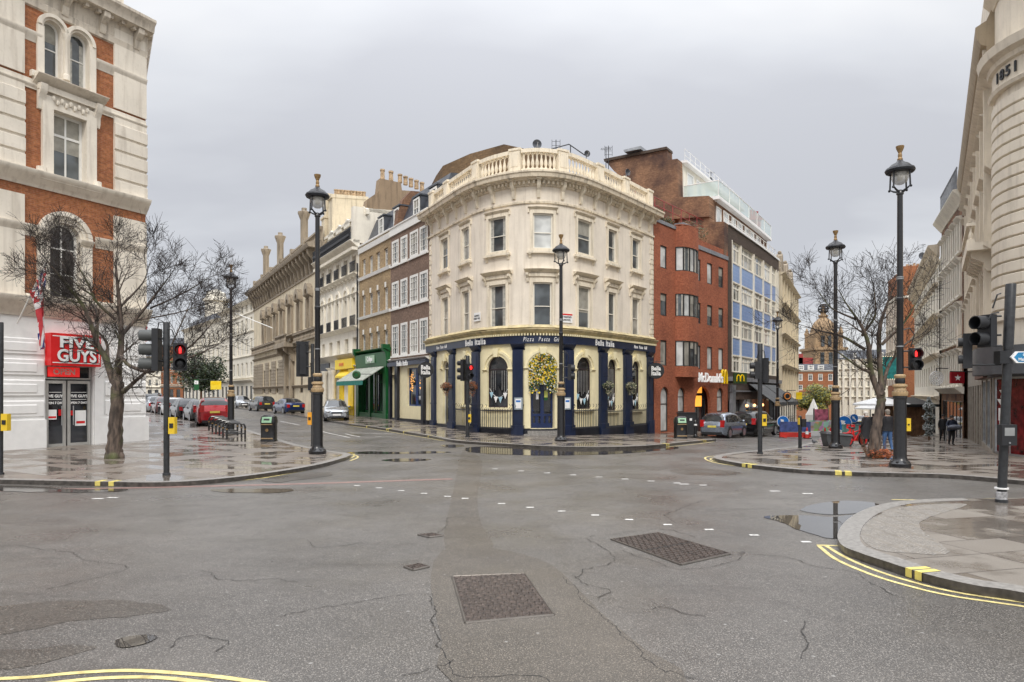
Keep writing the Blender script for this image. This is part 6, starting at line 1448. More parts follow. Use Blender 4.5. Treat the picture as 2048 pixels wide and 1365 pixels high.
# entrance: doors, transom, sign box
M['alu'] = plain('aluminium_frame', (.55, .55, .53), .35, .5, var=.05)
zh = z5(140, 762)
for i, (a, b) in enumerate(((du0+.05, u5(136)-.03), (u5(136)+.03, du1-.05))):
    w1 = window(F5, V, a, b, .03, zh, frame='alu', pane='glassd', nh=0, fw=.12, rec=.16)
    o_ = OFF[w1.name]; w1.name = 'entrance_door'; OFF[w1.name] = o_
    mb = MB(); ac = (a+b)/2
    mb.text('FIVE GUYS', .16, F5.X(ac, -.12, 2.1), bold=.006, ext=.004); mb.text('OPEN 7 DAYS', .13, F5.X(ac, -.12, 1.82), bold=.004, ext=.004)
    F5.box(mb, a+.16, b-.16, -.125, -.12, 2.25, 2.27); F5.box(mb, a+.16, b-.16, -.125, -.12, 1.95, 1.97); F5.box(mb, ac-.3, ac+.05, -.125, -.12, 1.15, 1.55) if i == 0 else F5.box(mb, ac-.15, ac+.3, -.125, -.12, .85, 1.5)
    build(mb, 'door_lettering', 'signwhite', w1, smooth=0)
    mb = MB(); F5.box(mb, ac-.28, ac+.03, -.12, -.116, 1.2, 1.28) if i == 0 else F5.box(mb, ac-.1, ac+.25, -.12, -.116, .95, 1.05); F5.box(mb, ac+.12, ac+.3, -.12, -.116, 1.3, 1.55) if i == 0 else F5.box(mb, ac-.35, ac-.2, -.12, -.116, 1.3, 1.5); build(mb, 'door_notice', 'red', w1, smooth=0)
    mb = MB(); hx = b-.2 if i == 0 else a+.2; mb.tube([F5.P(hx, -.02, .9), F5.P(hx, -.02, 1.7)], .022, 8); build(mb, 'handle', 'steel', w1)
tr = window(F5, V, du0+.05, du1-.05, zh+.06, dz1, frame='alu', pane='glassd', nh=0, fw=.05, rec=.16)
mb = MB(); X = F5.X(u5(130), -.08, z5(130, 744.5)); mb.X = X; mb.box(-.62, .62, -.2, .2, -.03, .03); mb.X = None; op = build(mb, 'open_sign', emit('red_sign_lit', (.9, .03, .03), .35), tr)
mb = MB(); mb.text('OPEN', .34, X@Matrix.Translation((0, 0, .04)), bold=.012, ext=.004); build(mb, 'lettering', plain('pale_pink_lettering', (.85, .5, .45), .5), op, smooth=0)
sg = MB(); sa, sb = u5(90), u5(190); sz0, sz1 = z5(140, 733), z5(140, 670)
F5.box(sg, sa, sb, .0, .42, sz0, sz1); sgo = build(sg, 'sign_box', 'red', V)
mb = MB(); e_ = .035
for (a, b, z0, z1) in ((sa+.06, sb-.06, sz0+.1, sz0+.1+e_), (sa+.06, sb-.06, sz1-.1-e_, sz1-.1), (sb-.06-e_, sb-.06, sz0+.1, sz1-.1)): F5.box(mb, a, b, .42, .428, z0, z1)
cs = (sa+sb)/2; zz2 = (sz0+sz1)/2
mb2 = MB()
for (tx, dz, sz) in (('FIVE', .28, .60), ('GUYS', -.26, .68)):
    mb2.text(tx, sz, F5.X(cs+.04, .43, zz2+dz-.03), bold=.03, ext=.01, fit=sz*2.35); mb.text(tx, sz, F5.X(cs, .455, zz2+dz), bold=.018, ext=.012, fit=sz*2.3)
build(mb, 'lettering', 'signwhite', sgo, smooth=0); build(mb2, 'lettering_shadow', 'black', sgo, smooth=0)
# flags on slanting poles
def flag(name, label, base, tip, drop, wd, mats):
    t = thing(name, label, 'flag', base, world=True); mb = MB(); mb.tube([base, tip], .03, 8); mb.sphere(tip, .05, 8, 6); build(mb, 'pole', 'frame', t)
    mb = MB(); n, k = 18, 12
    d = (Vector(tip)-Vector(base)); 
    for j in range(k+1):
        p = Vector(base).lerp(Vector(tip), .98-.42*j/k)
        for i in range(n+1):
            q_ = i/n; mb.pt(p+Vector((math.sin(q_*7+j*.9)*.07*(1-.3*q_), math.cos(q_*9+j*1.3)*.06, -drop*q_*(1-.25*(j/k))))-Vector((d.x, d.y, 0))*.42*(-j/k)*.0+Vector((d.x*.42*(j/k)*.75*q_, d.y*.42*(j/k)*.75*q_, 0)))
    for j in range(k):
        for i in range(n):
            u, v = (i+.5)/n-.5, (j+.5)/k-.5; m = 0
            if len(mats) > 2:
                if abs(abs(u)-abs(v)) < .13: m = 1
                if abs(abs(u)-abs(v)) < .05: m = 2
                if abs(u) < .2 or abs(v) < .2: m = 1
                if abs(u) < .11 or abs(v) < .11: m = 2
            else: m = 0 if (j % 2) else 1
            a = j*(n+1)+i; mb.face((a, a+1, a+n+2, a+n+1), m)
    build(mb, 'cloth', mats, t, smooth=60); return t
FB_ = plain('flag_blue', (.02, .035, .16), .7); FR_ = plain('flag_red', (.5, .03, .04), .7); FW_ = plain('flag_white', (.72, .7, .7), .7)
b_ = F5.P(u5(30), .15, z5(30, 648)); flag('union_flag', 'union flag hanging limp from a slanting pole above the restaurant sign', b_, W(90, 530, b_.y-1.1), 3.0, 1.2, [FB_, FW_, FR_])
p6 = F6.P(1.2, .1, 4.9); flag('red_striped_flag', 'red and white flag hanging behind the bare tree at the corner', p6, p6+Vector((.55, -1.1, 1.6)), 1.7, 1., [FR_, FW_])
# ================================================================== far left street
def terr(name, label, fac, z1, floors, mat, nb, roof=None, f=.4, z0=-.5, frame='cream2', corn=.5, cd=.7, dome=None):
    t = building(name, label, fac); hs = []; sp = eq(fac, .2, fac.L-.2, nb, f)
    for a, b in floors: wins(fac, t, sp, a, b, hs, frame=frame, nv=1, nh=1, rec=.2, fw=.08)
    mb = MB(); fac.wall(mb, 0, fac.L, z0, z1, hs+[(sp[i][0]-.2, sp[i][1]+.2, .3, 3.4) for i in range(nb)], .25); fac.block(mb, 11, z0, z1-.1); build(mb, 'wall', mat, t)
    for i in range(nb): window(fac, t, sp[i][0]-.2, sp[i][1]+.2, .3, 3.4, frame='framedark', pane='glassd', nh=1, mid=.75)
    mb = MB(); fac.prof(mb, 0, fac.L, cornice(z1-.3, corn, cd, 3)); fac.prof(mb, 0, fac.L, cornice(3.9, .4, .5, 3))
    for a, b in floors: fac.prof(mb, 0, fac.L, cornice(a-.5, .2, .2, 2))
    build(mb, 'mouldings', frame, t)
    if roof: mb = MB(); fac.prof(mb, 0, fac.L, [(-.5, z1), (-1.8, z1+roof), (-10, z1+roof), (-10, z1)]); build(mb, 'roof', 'slate', t)
    return t
e0 = Vector(pD0)+Vector((-.05, .1)); dE = Vector((-.56, .83)).normalized(); e1_ = e0+dE*24
terr('far_white_terrace', 'white stucco terrace with slate roof just beyond the stone club', Fac([e1_, e0]), CH+(HY-604)/FP*e0.y*1.0+.3, [(5, 7), (8.3, 10.6), (12, 13.8), (14.8, 16.0)], 'cream2', 8, 1.8)
e2b = e1_+Vector((-.1, .15)); e3b = e2b+Vector((-.60, .80))*30
terr('farthest_white_terrace', 'farthest pale terrace on the right side of the left street', Fac([e3b, e2b]), 15.5, [(5, 7), (8.2, 10.4), (11.6, 13.4)], 'cream2', 9, 2.2)
t8 = terr('yellow_cream_house', 'distant cream yellow house front with a small turret seen through the bare branches', Fac([wl(392, 170), wl(450, 160)]), CH+(HY-655)/FP*165, [(5, 7.5), (9, 11.5)], plain('cream_yellow_render', (.66, .52, .28), .7, var=.1, streak=.3), 3, 0)
mb = MB(); p8 = wl(425, 163); mb.lathe([(2.6, 0), (2.6, 6.2), (3.1, 6.4), (3.1, 7.0), (2.4, 7.2), (2.2, 8.4), (.3, 9.4)], (p8[0], p8[1]+2, CH+(HY-655)/FP*163), 10); build(mb, 'turret', 'cream2', t8)
terr('far_red_brick_house', 'distant red brick house with gable seen left of the green tree', Fac([wl(322, 185), wl(392, 180)]), CH+(HY-690)/FP*182, [(5, 7), (8.5, 10.5)], 'orangebrick', 5, 2.0)
terr('street_end_block', 'pale building closing the far end of the left street', Fac([wl(90, 215), wl(335, 210)]), CH+(HY-715)/FP*212, [(4.6, 6.6), (8, 10)], 'cream2', 18, 1.5)
# ================================================================== street furniture
def T0(px, py): p = G(px, py); return p
def lathe_obj(name, prof, mat, par, n=14, **k): mb = MB(); mb.lathe(prof, n=n); return build(mb, name, mat, par, **k)
q = NT('lamp_glass'); q.p(base=(.62, .60, .54), rough=.12, spec=.6, alpha=.55); M['lampglass'] = q.m
def make_lamp(label):
    t = thing('street_lamp', label, 'street lamp', group='victorian style street lamps')
    lathe_obj('column', [(.29, 0), (.30, .1), (.23, .17), (.19, .24), (.178, .32), (.172, 2.0), (.19, 2.03), (.19, 2.1)], 'blackp', t)
    mb = MB(); 
    for i in range(8): a = i*math.pi/4; mb.sphere((.22*math.cos(a), .22*math.sin(a), .1), (.07, .07, .1), 6, 4)
    build(mb, 'base_ornament', 'blackp', t)
    c = lathe_obj('collar', [(.2, 2.1), (.215, 2.14), (.215, 2.22), (.17, 2.26), (.15, 2.34), (.2, 2.38), (.19, 2.44), (.12, 2.46), (.12, 2.62), (.15, 2.64), (.16, 2.7), (.12, 2.74)], 'buff', t)
    mb = MB(); mb.lathe([(.125, 2.46), (.135, 2.5), (.135, 2.58), (.125, 2.62)], n=12); mb.lathe([(.2, 2.225), (.2, 2.25)], n=12); build(mb, 'dark_band', 'blackp', c)
    lathe_obj('pole', [(.095, 2.74), (.09, 4.9), (.10, 4.92), (.10, 5.0), (.085, 5.02), (.075, 8.05), (.1, 8.07), (.1, 8.13), (.06, 8.2)], 'blackp', t, 12)
    mb = MB()
    for z in (3.55, 5.55, 5.6): mb.lathe([(.1, 0), (.1, .035)], (0, 0, z), 12)
    build(mb, 'straps', 'steel', t)
    la = MB()
    for i in range(4):
        a = i*math.pi/2+.5; c_, s_ = math.cos(a), math.sin(a); la.tube([(0, 0, 8.12), (.2*c_, .2*s_, 8.2), (.31*c_, .31*s_, 8.27), (.29*c_, .29*s_, 8.75)], [.035, .028, .025, .022], 6); la.sphere((.33*c_, .33*s_, 8.25), .04, 6, 4)
    la.lathe([(.30, 8.7), (.38, 8.72), (.41, 8.78), (.38, 8.84), (.33, 8.86), (.25, 8.95), (.12, 9.02), (.07, 9.08), (.0, 9.08)], n=16)
    f = build(la, 'lantern_frame', 'iron', t)
    lathe_obj('globe', [(.02, 8.36), (.1, 8.37), (.19, 8.44), (.235, 8.56), (.23, 8.7)], 'lampglass', f, 14, smooth=60)
    lathe_obj('lamp_bulb', [(.01, 8.48), (.07, 8.5), (.09, 8.58), (.05, 8.7)], 'signwhite', f, 8)
    lathe_obj('finial', [(.07, 9.07), (.075, 9.12), (.05, 9.17), (.06, 9.22), (.045, 9.3), (.1, 9.42), (.115, 9.5), (.02, 9.5)], 'gold', f, 12)
    return t
lab = ['tallest street lamp standing by the bare tree at right, pedestrian signal fixed to it', 'street lamp on the kerb tip left of the centre, beside the traffic signal back', 'street lamp in front of the restaurant door', 'street lamp behind the cycle racks at left', 'street lamp behind the right tree, next to the grey cabinet', 'small distant street lamp before the blue panelled office']
L0 = make_lamp(lab[0])
for i, (px, py, ht) in enumerate(((1800, 934, 641), (635, 908, 558), (1122, 883, 413), (462, 868, 338), (1671, 897, 435), (1555, 876, 240))):
    p = G(px, py) if i != 5 else G(1555, 866); s = ht/FP*p.y/9.5 if i != 5 else 1
    if i == 0: o = L0; o.location = p; o.scale = (s, s, s)
    else: o = again(L0, p, i*.7, lab[i], (s, s, s))
# ---- signals
RED_ON = emit('signal_red_lit', (1, .03, .03), 2.2, (.6, .01, .01)); GRN_ON = emit('signal_green_lit', (.0, .28, .15), .35, (.0, .12, .07))
M['lens'] = plain('dark_signal_lens', (.02, .02, .022), .2)
def head(t, n, lit, X, h=.28, vis=.2, board=False, w_=.27, col_on=None):
    """n aspects stacked; X places it, +x to the front"""
    mb = MB(); mb.X = X; mb.box(-.11, .05, -w_/2, w_/2, -n*h/2, n*h/2)
    if board: mb.box(-.02, .0, -w_/2-.12, w_/2+.12, -n*h/2-.1, n*h/2+.12)
    hd = build(mb, 'signal_head', 'black', t)
    for i in range(n):
        z = (n-1)*h/2-i*h; r = min(w_, h)*.42; mb = MB(); mb.X = X; K = 12
        a0 = R(-60); b = len(mb.v)
        for j in range(K+1):
            a = a0+(math.pi-2*a0)*j/K
            for (x, rr_) in ((.05, r), (.05+vis, r*1.0), (.05+vis, r*1.12), (.05, r*1.14)): mb.pt((x, rr_*math.cos(a), z+rr_*math.sin(a)))
        for j in range(K):
            for k in range(4): mb.face((b+4*j+k, b+4*j+(k+1) % 4, b+4*j+4+(k+1) % 4, b+4*j+4+k))
        build(mb, 'visor', 'visor' if vis > .25 else 'black', hd)
        mb = MB(); mb.X = X@Matrix.Translation((.055, 0, z))@Matrix.Rotation(R(90), 4, 'Y')
        if lit == i and w_ > .2 and col_on == 'man':
            mb.X = None; mb.X = X@Matrix.Translation((.055, 0, z)); mb.sphere((0, 0, .065), (.01, .022, .022), 8, 6); mb.box(0, .01, -.03, .03, -.02, .045); mb.box(0, .01, -.028, -.004, -.09, -.02); mb.box(0, .01, .004, .028, -.09, -.02)
            build(mb, 'lamp_lens', RED_ON, hd, smooth=0); mb = MB(); mb.X = X@Matrix.Translation((.048, 0, z))@Matrix.Rotation(R(90), 4, 'Y'); mb.lathe([(r, 0), (r*.9, .005)], n=16); build(mb, 'lens_back', plain('dim_red_lens', (.16, .005, .005), .25), hd)
        else: mb.lathe([(r, 0), (r*.7, .02), (r*.05, .03)], n=16); build(mb, 'lamp_lens', (RED_ON if i == 0 else GRN_ON) if lit == i else 'lens', hd)
    return hd
M['visor'] = plain('grey_visor', (.075, .08, .078), .6, var=.2)
M['pole'] = plain('black_signal_pole', (.028, .03, .033), .38, var=.25, scale=10)
def XR(x, y, z, yaw): return Matrix.Translation((x, y, z))@Matrix.Rotation(R(yaw), 4, 'Z')
def cable(mb, p, r=.015): mb.tube([tuple(v) for v in p], r, 6)
def signal(px, py, top, label, heads=(), box=None, r=.075, lean=0., name='traffic_signal'):
    p = G(px, py); H_ = (py-top)/FP*p.y
    t = thing(name, label, 'traffic light', p)
    mb = MB(); mb.tube([(0, 0, 0), (lean*.72, 0, H_*.72)], r, 14); mb.tube([(lean*.7, 0, H_*.7), (lean, 0, H_-.02), (lean, 0, H_)], [r*1.12, r*1.12, r*1.02], 14); mb.lathe([(r*1.35, 0), (r*1.3, .06), (r, .07)], n=14); build(mb, 'pole', 'pole', t)
    for (n, lit, dx, dy, y, yaw, kw) in heads:
        z = (py-y)/FP*p.y; X = XR(dx, dy, z, yaw); head(t, n, lit, X, **kw)
        mb = MB()
        for dz in (-.3, .3): mb.tube([(0, 0, z+dz), (dx*.8, dy*.8, z+dz)], .022, 6)
        cable(mb, [(dx*.2, -.05, z+.75), (dx*.55, -.08, z+.72), (dx*.8, -.04, z+.45)]); build(mb, 'bracket', 'pole', t)
    if box:
        dx, dy, y0, y1, c = box; z0, z1 = (py-y0)/FP*p.y, (py-y1)/FP*p.y; mb = MB(); mb.box(dx-.085, dx+.085, dy-.06, dy+.09, z0, z1); mb.box(dx-.05, dx+.05, dy-.08, dy-.06, (z0+z1)/2-.06, (z0+z1)/2+.06, 1); mb.box(min(0, dx)+.02, max(0, dx)-.02, -.02, .02, z0+.1, z0+.16, 1)
        build(mb, 'push_button_box', [c, 'black'], t)
    return t
s1_ = signal(333, 951, 645, 'traffic signal with long grey visors and a red man, before the left bare tree', [(3, 2, -.30, .02, 700, 188, dict(vis=.34, h=.38, w_=.34)), (2, 0, .34, .05, 714, -62, dict(vis=.17, h=.37, w_=.34, col_on='man'))], (.17, -.02, 868, 835, 'yellow'))
signal(0, 950, 645, 'signal pole with yellow button box cut by the left edge of the photo', [], (.15, 0, 862, 828, 'yellow'))
signal(625, 893, 688, 'traffic signal seen from behind just left of the tall kerb lamp post', [(3, None, -.42, .0, 719, 115, dict(vis=.2, h=.42, board=True)), (2, None, -.02, .0, 768, 50, dict(vis=.12, h=.28))], (-.1, -.02, 850, 825, plain('orange_box', (.85, .38, .03), .45)), r=.06)
signal(935, 875, 712, 'signal post with a red light before the second restaurant window from left', [(3, None, -.25, .1, 741, 150, dict(vis=.22, h=.36)), (2, 0, .12, -.12, 744, -60, dict(vis=.18, h=.40))], (.1, -.02, 845, 829, 'yellow'), r=.095)
signal(1520, 908, 688, 'slim signal post with yellow button box before the dark parked car', [(2, 1, -.16, -.02, 741, 170, dict(vis=.16, h=.33)), (3, None, .22, .1, 741, 60, dict(vis=.18, h=.31))], (.14, -.02, 852, 829, 'yellow'), r=.085)
def mount(px, py, y, base, dx, label, yaw, lit, on=None, h=.37, w_=.34):
    p = G(*base); t = thing('pedestrian_signal', label, 'traffic light', p, world=False); z = (base[1]-y)/FP*p.y
    head(t, 2, lit, XR(dx, -.06, z, yaw), h=h, w_=w_, vis=.17, col_on=on); mb = MB()
    for dz in (-.25, .25): mb.tube([(0, 0, z+dz), (dx, -.05, z+dz)], .025, 6)
    cable(mb, [(.05, -.1, z+.9), (dx*.5, -.14, z+.95), (dx*.85, -.12, z+.75), (dx*.7, -.05, z+.4)], .018); build(mb, 'bracket', 'pole', t); return t
mount(1828, 0, 719, (1800, 934), .44, 'pedestrian signal with a red man fixed to the tallest right lamp post', -98, 0, 'man', .34, .33)
mount(1138, 0, 745, (1122, 883), .42, 'unlit pedestrian signal fixed to the lamp post before the restaurant door', -8, None)
for (px, py, base, lab_) in ((1812, 850, (1800, 934), 'yellow push button box on the tallest right lamp post'),):
    p = G(*base); z = (base[1]-py)/FP*p.y; t = thing('push_button_box', lab_, 'button box', p); mb = MB(); mb.box(.14, .27, -.12, .06, z-.19, z+.2); build(mb, 'case', 'yellow', t); mb = MB(); mb.lathe([(.03, 0), (.03, .03)], (.2, -.13, z), 10); build(mb, 'button', 'black', t)
# near right signal with finger post and control box
p = G(2003, 1005); pt_ = signal(2003, 1005, 568, 'near right signal pole with a leaning top, blue finger sign and black button box', [(2, None, -.26, .08, 662, 195, dict(vis=.24, h=.33, w_=.30)), (2, None, -.46, .40, 700, 150, dict(vis=.08, h=.36, w_=.2))], None, r=.085, lean=.19)
k = p.y/FP; zs = lambda y: (1005-y)*k
mb = MB(); mb.box(-.13, .17, -.2, -.06, zs(890), zs(849)); bx_ = build(mb, 'button_unit', 'black', pt_)
mb = MB(); mb.box(-.08, .12, -.205, -.2, zs(871), zs(855)); build(mb, 'display', plain('grey_display', (.28, .29, .29), .3), bx_)
mb = MB(); mb.lathe([(.022, 0), (.02, .012)], (0, 0, 0), 10); 
for v in mb.v: v[:] = (v.x+.02, -.2-v.z, v.y+zs(885))
build(mb, 'button', 'steel', bx_)
mb = MB(); mb.lathe([(.1, .0), (.105, .2), (.088, .22)], n=14); build(mb, 'base_wrap', plain('peeled_grey_wrap', (.42, .42, .43), .5, var=.35, scale=18), pt_); mb = MB(); mb.lathe([(.125, .27), (.125, .3)], n=16); build(mb, 'band', 'signwhite', pt_)
fs = thing('finger_sign', 'blue and white pointed direction sign on the near right signal pole', 'sign', p, world=False)
def arrowp(a, b, z0, z1, d0, d1): n = (z1-z0)/2; mb_ = [(a, (z0+z1)/2), (a+n*.9, z0), (b, z0), (b, z1), (a+n*.9, z1)]; return mb_
def xz(mb, pts, y0, y1, m=0):
    n = len(pts); mb.add([(x, y0, z) for x, z in pts]+[(x, y1, z) for x, z in pts], [tuple(range(n)), tuple(range(n, 2*n))[::-1]]+[(i, n+i, n+(i+1) % n, (i+1) % n) for i in range(n)], m)
mb = MB(); xz(mb, arrowp(.1, 1.5, zs(727), zs(704), 0, 0), -.13, -.09); build(mb, 'board', 'signwhite', fs); mb = MB(); xz(mb, [(-.09, zs(728)), (.16, zs(728)), (.16, zs(703)), (-.09, zs(703))], -.088, .1); build(mb, 'clamp', 'black', fs)
mb = MB(); xz(mb, arrowp(.16, 1.47, zs(725), zs(706), 0, 0), -.134, -.13); build(mb, 'blue_panel', plain('heritage_blue', (.02, .22, .45), .35), fs)
mb = MB(); Xt = Matrix.Translation((.33, -.137, zs(711)))@Matrix.Rotation(R(90), 4, 'X'); mb.text('Covent Garden', .085, Xt, align='LEFT', bold=.002, ext=.001); Xt = Matrix.Translation((.24, -.137, zs(720)))@Matrix.Rotation(R(90), 4, 'X'); mb.text('Maiden Lane', .085, Xt, align='LEFT', bold=.002, ext=.001); build(mb, 'lettering', 'signwhite', fs, smooth=0)
# short button post by the crossing
p = G(1600, 897); k = p.y/FP; t = thing('button_post', 'short black post with a yellow striped button unit near the cabinet', 'post', p); lathe_obj('pole', [(.09, 0), (.085, .05), (.075, .06), (.075, 1.42), (.02, 1.45)], 'pole', t)
mb = MB(); mb.box(.05, .24, -.1, .08, .95, 1.3); build(mb, 'button_unit', 'black', t); mb = MB(); mb.box(-.085, -.045, -.085, .05, 1.05, 1.35); build(mb, 'yellow_strip', 'yellow', t)
# bollards
def bollard(label, loc, grp='black bollards'):
    t = thing('bollard', label, 'bollard', loc, group=grp); lathe_obj('post', [(.13, 0), (.12, .1), (.095, .14), (.09, .8), (.11, .83), (.1, .9), (.06, .98), (.01, 1.0)], 'blackp', t); return t
b0_ = bollard('black bollard between the litter bin and the grey hatchback', G(1391, 874)); 
lathe_obj('white_band', [(.093, .66), (.096, .67), (.096, .74), (.092, .75)], 'signwhite', b0_)
for px, py, l_ in ((304, 826, 'first of the dark bollards at the mouth of the left street'), (318, 829, 'second dark bollard at the mouth of the left street, nearer the signal')): again(b0_, G(px, py), 0, l_)
# bins
def bin_(label, loc, s=1.):
    t = thing('litter_bin', label, 'bin', loc, group='black street litter bins'); n = 20
    mb = MB()
    def ring(w_, d, z): return [(w_*math.copysign(abs(math.cos(a))**.5, math.cos(a)), d*math.copysign(abs(math.sin(a))**.5, math.sin(a)), z) for a in [2*math.pi*i/n for i in range(n)]]
    pr_ = [(.35, .28, 0), (.35, .28, .06), (.33, .26, .1), (.34, .27, .82), (.36, .29, .86), (.35, .28, 1.0), (.31, .24, 1.14), (.22, .18, 1.2), (.02, .02, 1.22)]
    b = 0
    for w_, d, z in pr_:
        for v in ring(w_, d, z): mb.pt(v)
    for k in range(len(pr_)-1):
        for i in range(n): mb.face((k*n+i, k*n+(i+1) % n, (k+1)*n+(i+1) % n, (k+1)*n+i))
    mb.face(range(n)); build(mb, 'body', 'blackp', t)
    mb = MB(); mb.X = Matrix.Translation((0, -.30, .98))@Matrix.Rotation(R(-18), 4, 'X'); mb.box(-.22, .22, -.015, .015, -.13, .14); mb.X = mb.X@Matrix.Identity(4); mb.box(-.13, .13, -.025, -.016, -.02, .06, 1); build(mb, 'hood_panel', [plain('pale_green_hood', (.30, .52, .33), .45), 'black'], t)
    mb = MB(); mb.box(-.27, .27, -.30, -.27, .12, .17); mb.box(-.25, .25, -.305, -.28, .76, .8); build(mb, 'bands', 'buff', t)
    mb = MB(); mb.lathe([(.07, 0), (.07, .015)], n=12); 
    for v in mb.v: v[:] = (v.x, -.275-v.z, v.y+.52)
    build(mb, 'badge', 'gold', t); return t
bb = bin_('black litter bin with pale green hood beside the cycle racks', G(538, 883)); bb2 = again(bb, G(1361, 877), .05, 'black litter bin with pale green hood in front of the red brick restaurant')
t = thing('utility_cabinet', 'dark cabinet standing right behind the restaurant side litter bin', 'cabinet', Gz(1374, 43.0)); mb = MB(); mb.box(-.55, .5, -.25, .25, 0, 1.35); mb.box(-.6, .55, -.3, .3, 1.35, 1.42); mb.box(-.05, -.03, -.26, -.25, .1, 1.3); build(mb, 'case', 'black', t); mb = MB(); mb.box(.1, .25, -.262, -.25, .9, 1.05); build(mb, 'label_plate', 'signwhite', t)
p = G(1672, 893); t = thing('grit_bin', 'dark grey sloping cabinet behind the second right lamp post', 'bin', p); mb = MB(); mb.add([(-.62, -.35, .62), (.62, -.35, .5), (.62, .35, .5), (-.62, .35, .62), (-.5, -.3, 0), (.5, -.3, 0), (.5, .3, 0), (-.5, .3, 0)], [(0, 1, 2, 3), (4, 7, 6, 5), (0, 4, 5, 1), (1, 5, 6, 2), (2, 6, 7, 3), (3, 7, 4, 0)]); build(mb, 'body', plain('grey_plastic', (.07, .075, .08), .5), t); mb = MB(); mb.add([(-.66, -.4, .62), (.66, -.4, .5), (.66, .4, .5), (-.66, .4, .62), (-.6, -.3, .74), (.6, -.3, .6), (.6, .3, .6), (-.6, .3, .74)], [(0, 1, 5, 4), (1, 2, 6, 5), (2, 3, 7, 6), (3, 0, 4, 7), (4, 5, 6, 7)]); build(mb, 'lid', 'grey_plastic', t)
# cycle stands
def stand(label, loc, rz):
    t = thing('cycle_stand', label, 'bike rack', loc, rz, group='row of black cycle stands'); mb = MB(); r = .045
    pts = [(-.42, 0, 0), (-.42, 0, .55)]+[(-.42+.17*(1-math.cos(a)), 0, .55+.2*math.sin(a)) for a in (R(30), R(60), R(90))]; pts += [(-x, y, z) for x, y, z in pts[::-1]]
    mb.tube(pts, r, 8); build(mb, 'hoop', 'blackp', t); mb = MB(); mb.tube([(-.42, 0, .27), (.42, 0, .27)], .03, 8); mb.box(-.1, .1, -.02, .02, .22, .34); build(mb, 'rail', 'blackp', t)
    mb = MB()
    for x in (-.42, .42): mb.lathe([(.05, .45), (.05, .5)], (x, 0, 0), 10)
    build(mb, 'bands', 'gold', t); return t
s0 = None; ordn = ['nearest', 'second nearest', 'third nearest', 'fourth nearest', 'fifth nearest', 'farthest']
for i in range(6):
    p = G(472-i*7.5, 879-i*3.6); l_ = f'{ordn[i]} of the row of black cycle stands by the red car'
    if i == 0: s0 = stand(l_, p, R(4))
    else: again(s0, p, R(20), l_)
# ================================================================== things on the restaurant front
for i, (px, py) in enumerate(((897, 774), (948, 773), (1213, 772), (1258, 773))):
    u = RB.sx(px, .35); p = RB.P(u, .5, RB.z(px, py, .5)); t = thing('hanging_basket', ['rust brown hanging basket, leftmost on the restaurant front', 'rust brown hanging basket beside the second navy pilaster', 'green hanging basket left of the third navy pilaster from the right', 'green hanging basket, rightmost on the restaurant front'][i], 'hanging basket', p, world=True, group='hanging baskets on the restaurant')
    mb = MB(); leafball(mb, p+Vector((0, 0, .02)), (.36, .3, .27), 520, .045, (0, 0, 1)); leafball(mb, p-Vector((0, 0, .28)), (.22, .2, .3), 160, .04, (0, 1))
    build(mb, 'foliage', [plain('rust_foliage', (.27, .085, .03), .7, var=.4, scale=9), 'wood'] if i < 2 else ['leaf', plain('pale_flower', (.5, .45, .3), .6)], t, smooth=0)
    mb = MB(); mb.sphere(p-Vector((0, 0, .1)), (.2, .2, .16), 10, 6); mb.tube([p+Vector((0, 0, .15)), p+Vector((0, 0, .55)), RB.P(u, .0, p.z+.55)], .014, 5); build(mb, 'basket', 'iron', t)
# flower arch over the door
c_, p0_ = (g7[3][0]+g7[3][1])/2, None; t = thing('flower_arch', 'dense yellow and white flower display filling the arch over the blue doors', 'flowers', RB.P(c_, .1, 3.4), world=True)
mb = MB(); r = (g7[3][1]-g7[3][0])/2+.06; zs_ = gtop+.05-r
MF = [plain('flower_green', (.045, .11, .03), .6, var=.4, scale=10), plain('flower_yellow', (.85, .62, .02), .5, var=.15, scale=10), plain('flower_white', (.78, .76, .6), .5), plain('flower_orange', (.8, .38, .05), .5), plain('flower_darkgreen', (.015, .035, .012), .6)]
for i in range(3600):
    x = rnd.uniform(-r, r); z = rnd.uniform(-1.35, r)
    if z > 0 and x*x+z*z > r*r: continue
    if z < -.9 and abs(x) < .35*rnd.random()*2+.1: continue
    if z < -1.0 and rnd.random() < .5: continue
    dd = .12+.22*math.sqrt(max(0, 1-(x/r)**2))*rnd.uniform(.3, 1); p = RB.P(c_+x, dd, zs_+z); hi = z > -.7
    m = rnd.choices(range(5), (28, 36 if hi else 9, 17, 10 if hi and x < .1 else 2, 20))[0]
    a = Vector((rnd.gauss(0, 1), rnd.gauss(0, .5), rnd.gauss(0, 1))).normalized(); b = a.cross(Vector((0, 1, 0))).normalized(); s = rnd.uniform(.03, .075)
    mb.add([p-a*s, p-b*s*.7, p+a*s, p+b*s*.7], [(0, 1, 2, 3)], m)
build(mb, 'flowers', MF, t, smooth=0); mb = MB(); pts = [(c_+math.cos(a)*(r-.06), zs_+math.sin(a)*(r-.06)) for a in [math.pi*i/12 for i in range(13)]]; RB.poly(mb, [(c_-r+.06, zs_-.9), (c_+r-.06, zs_-.9)]+pts, .02, .1); build(mb, 'backing', MF[4], t)
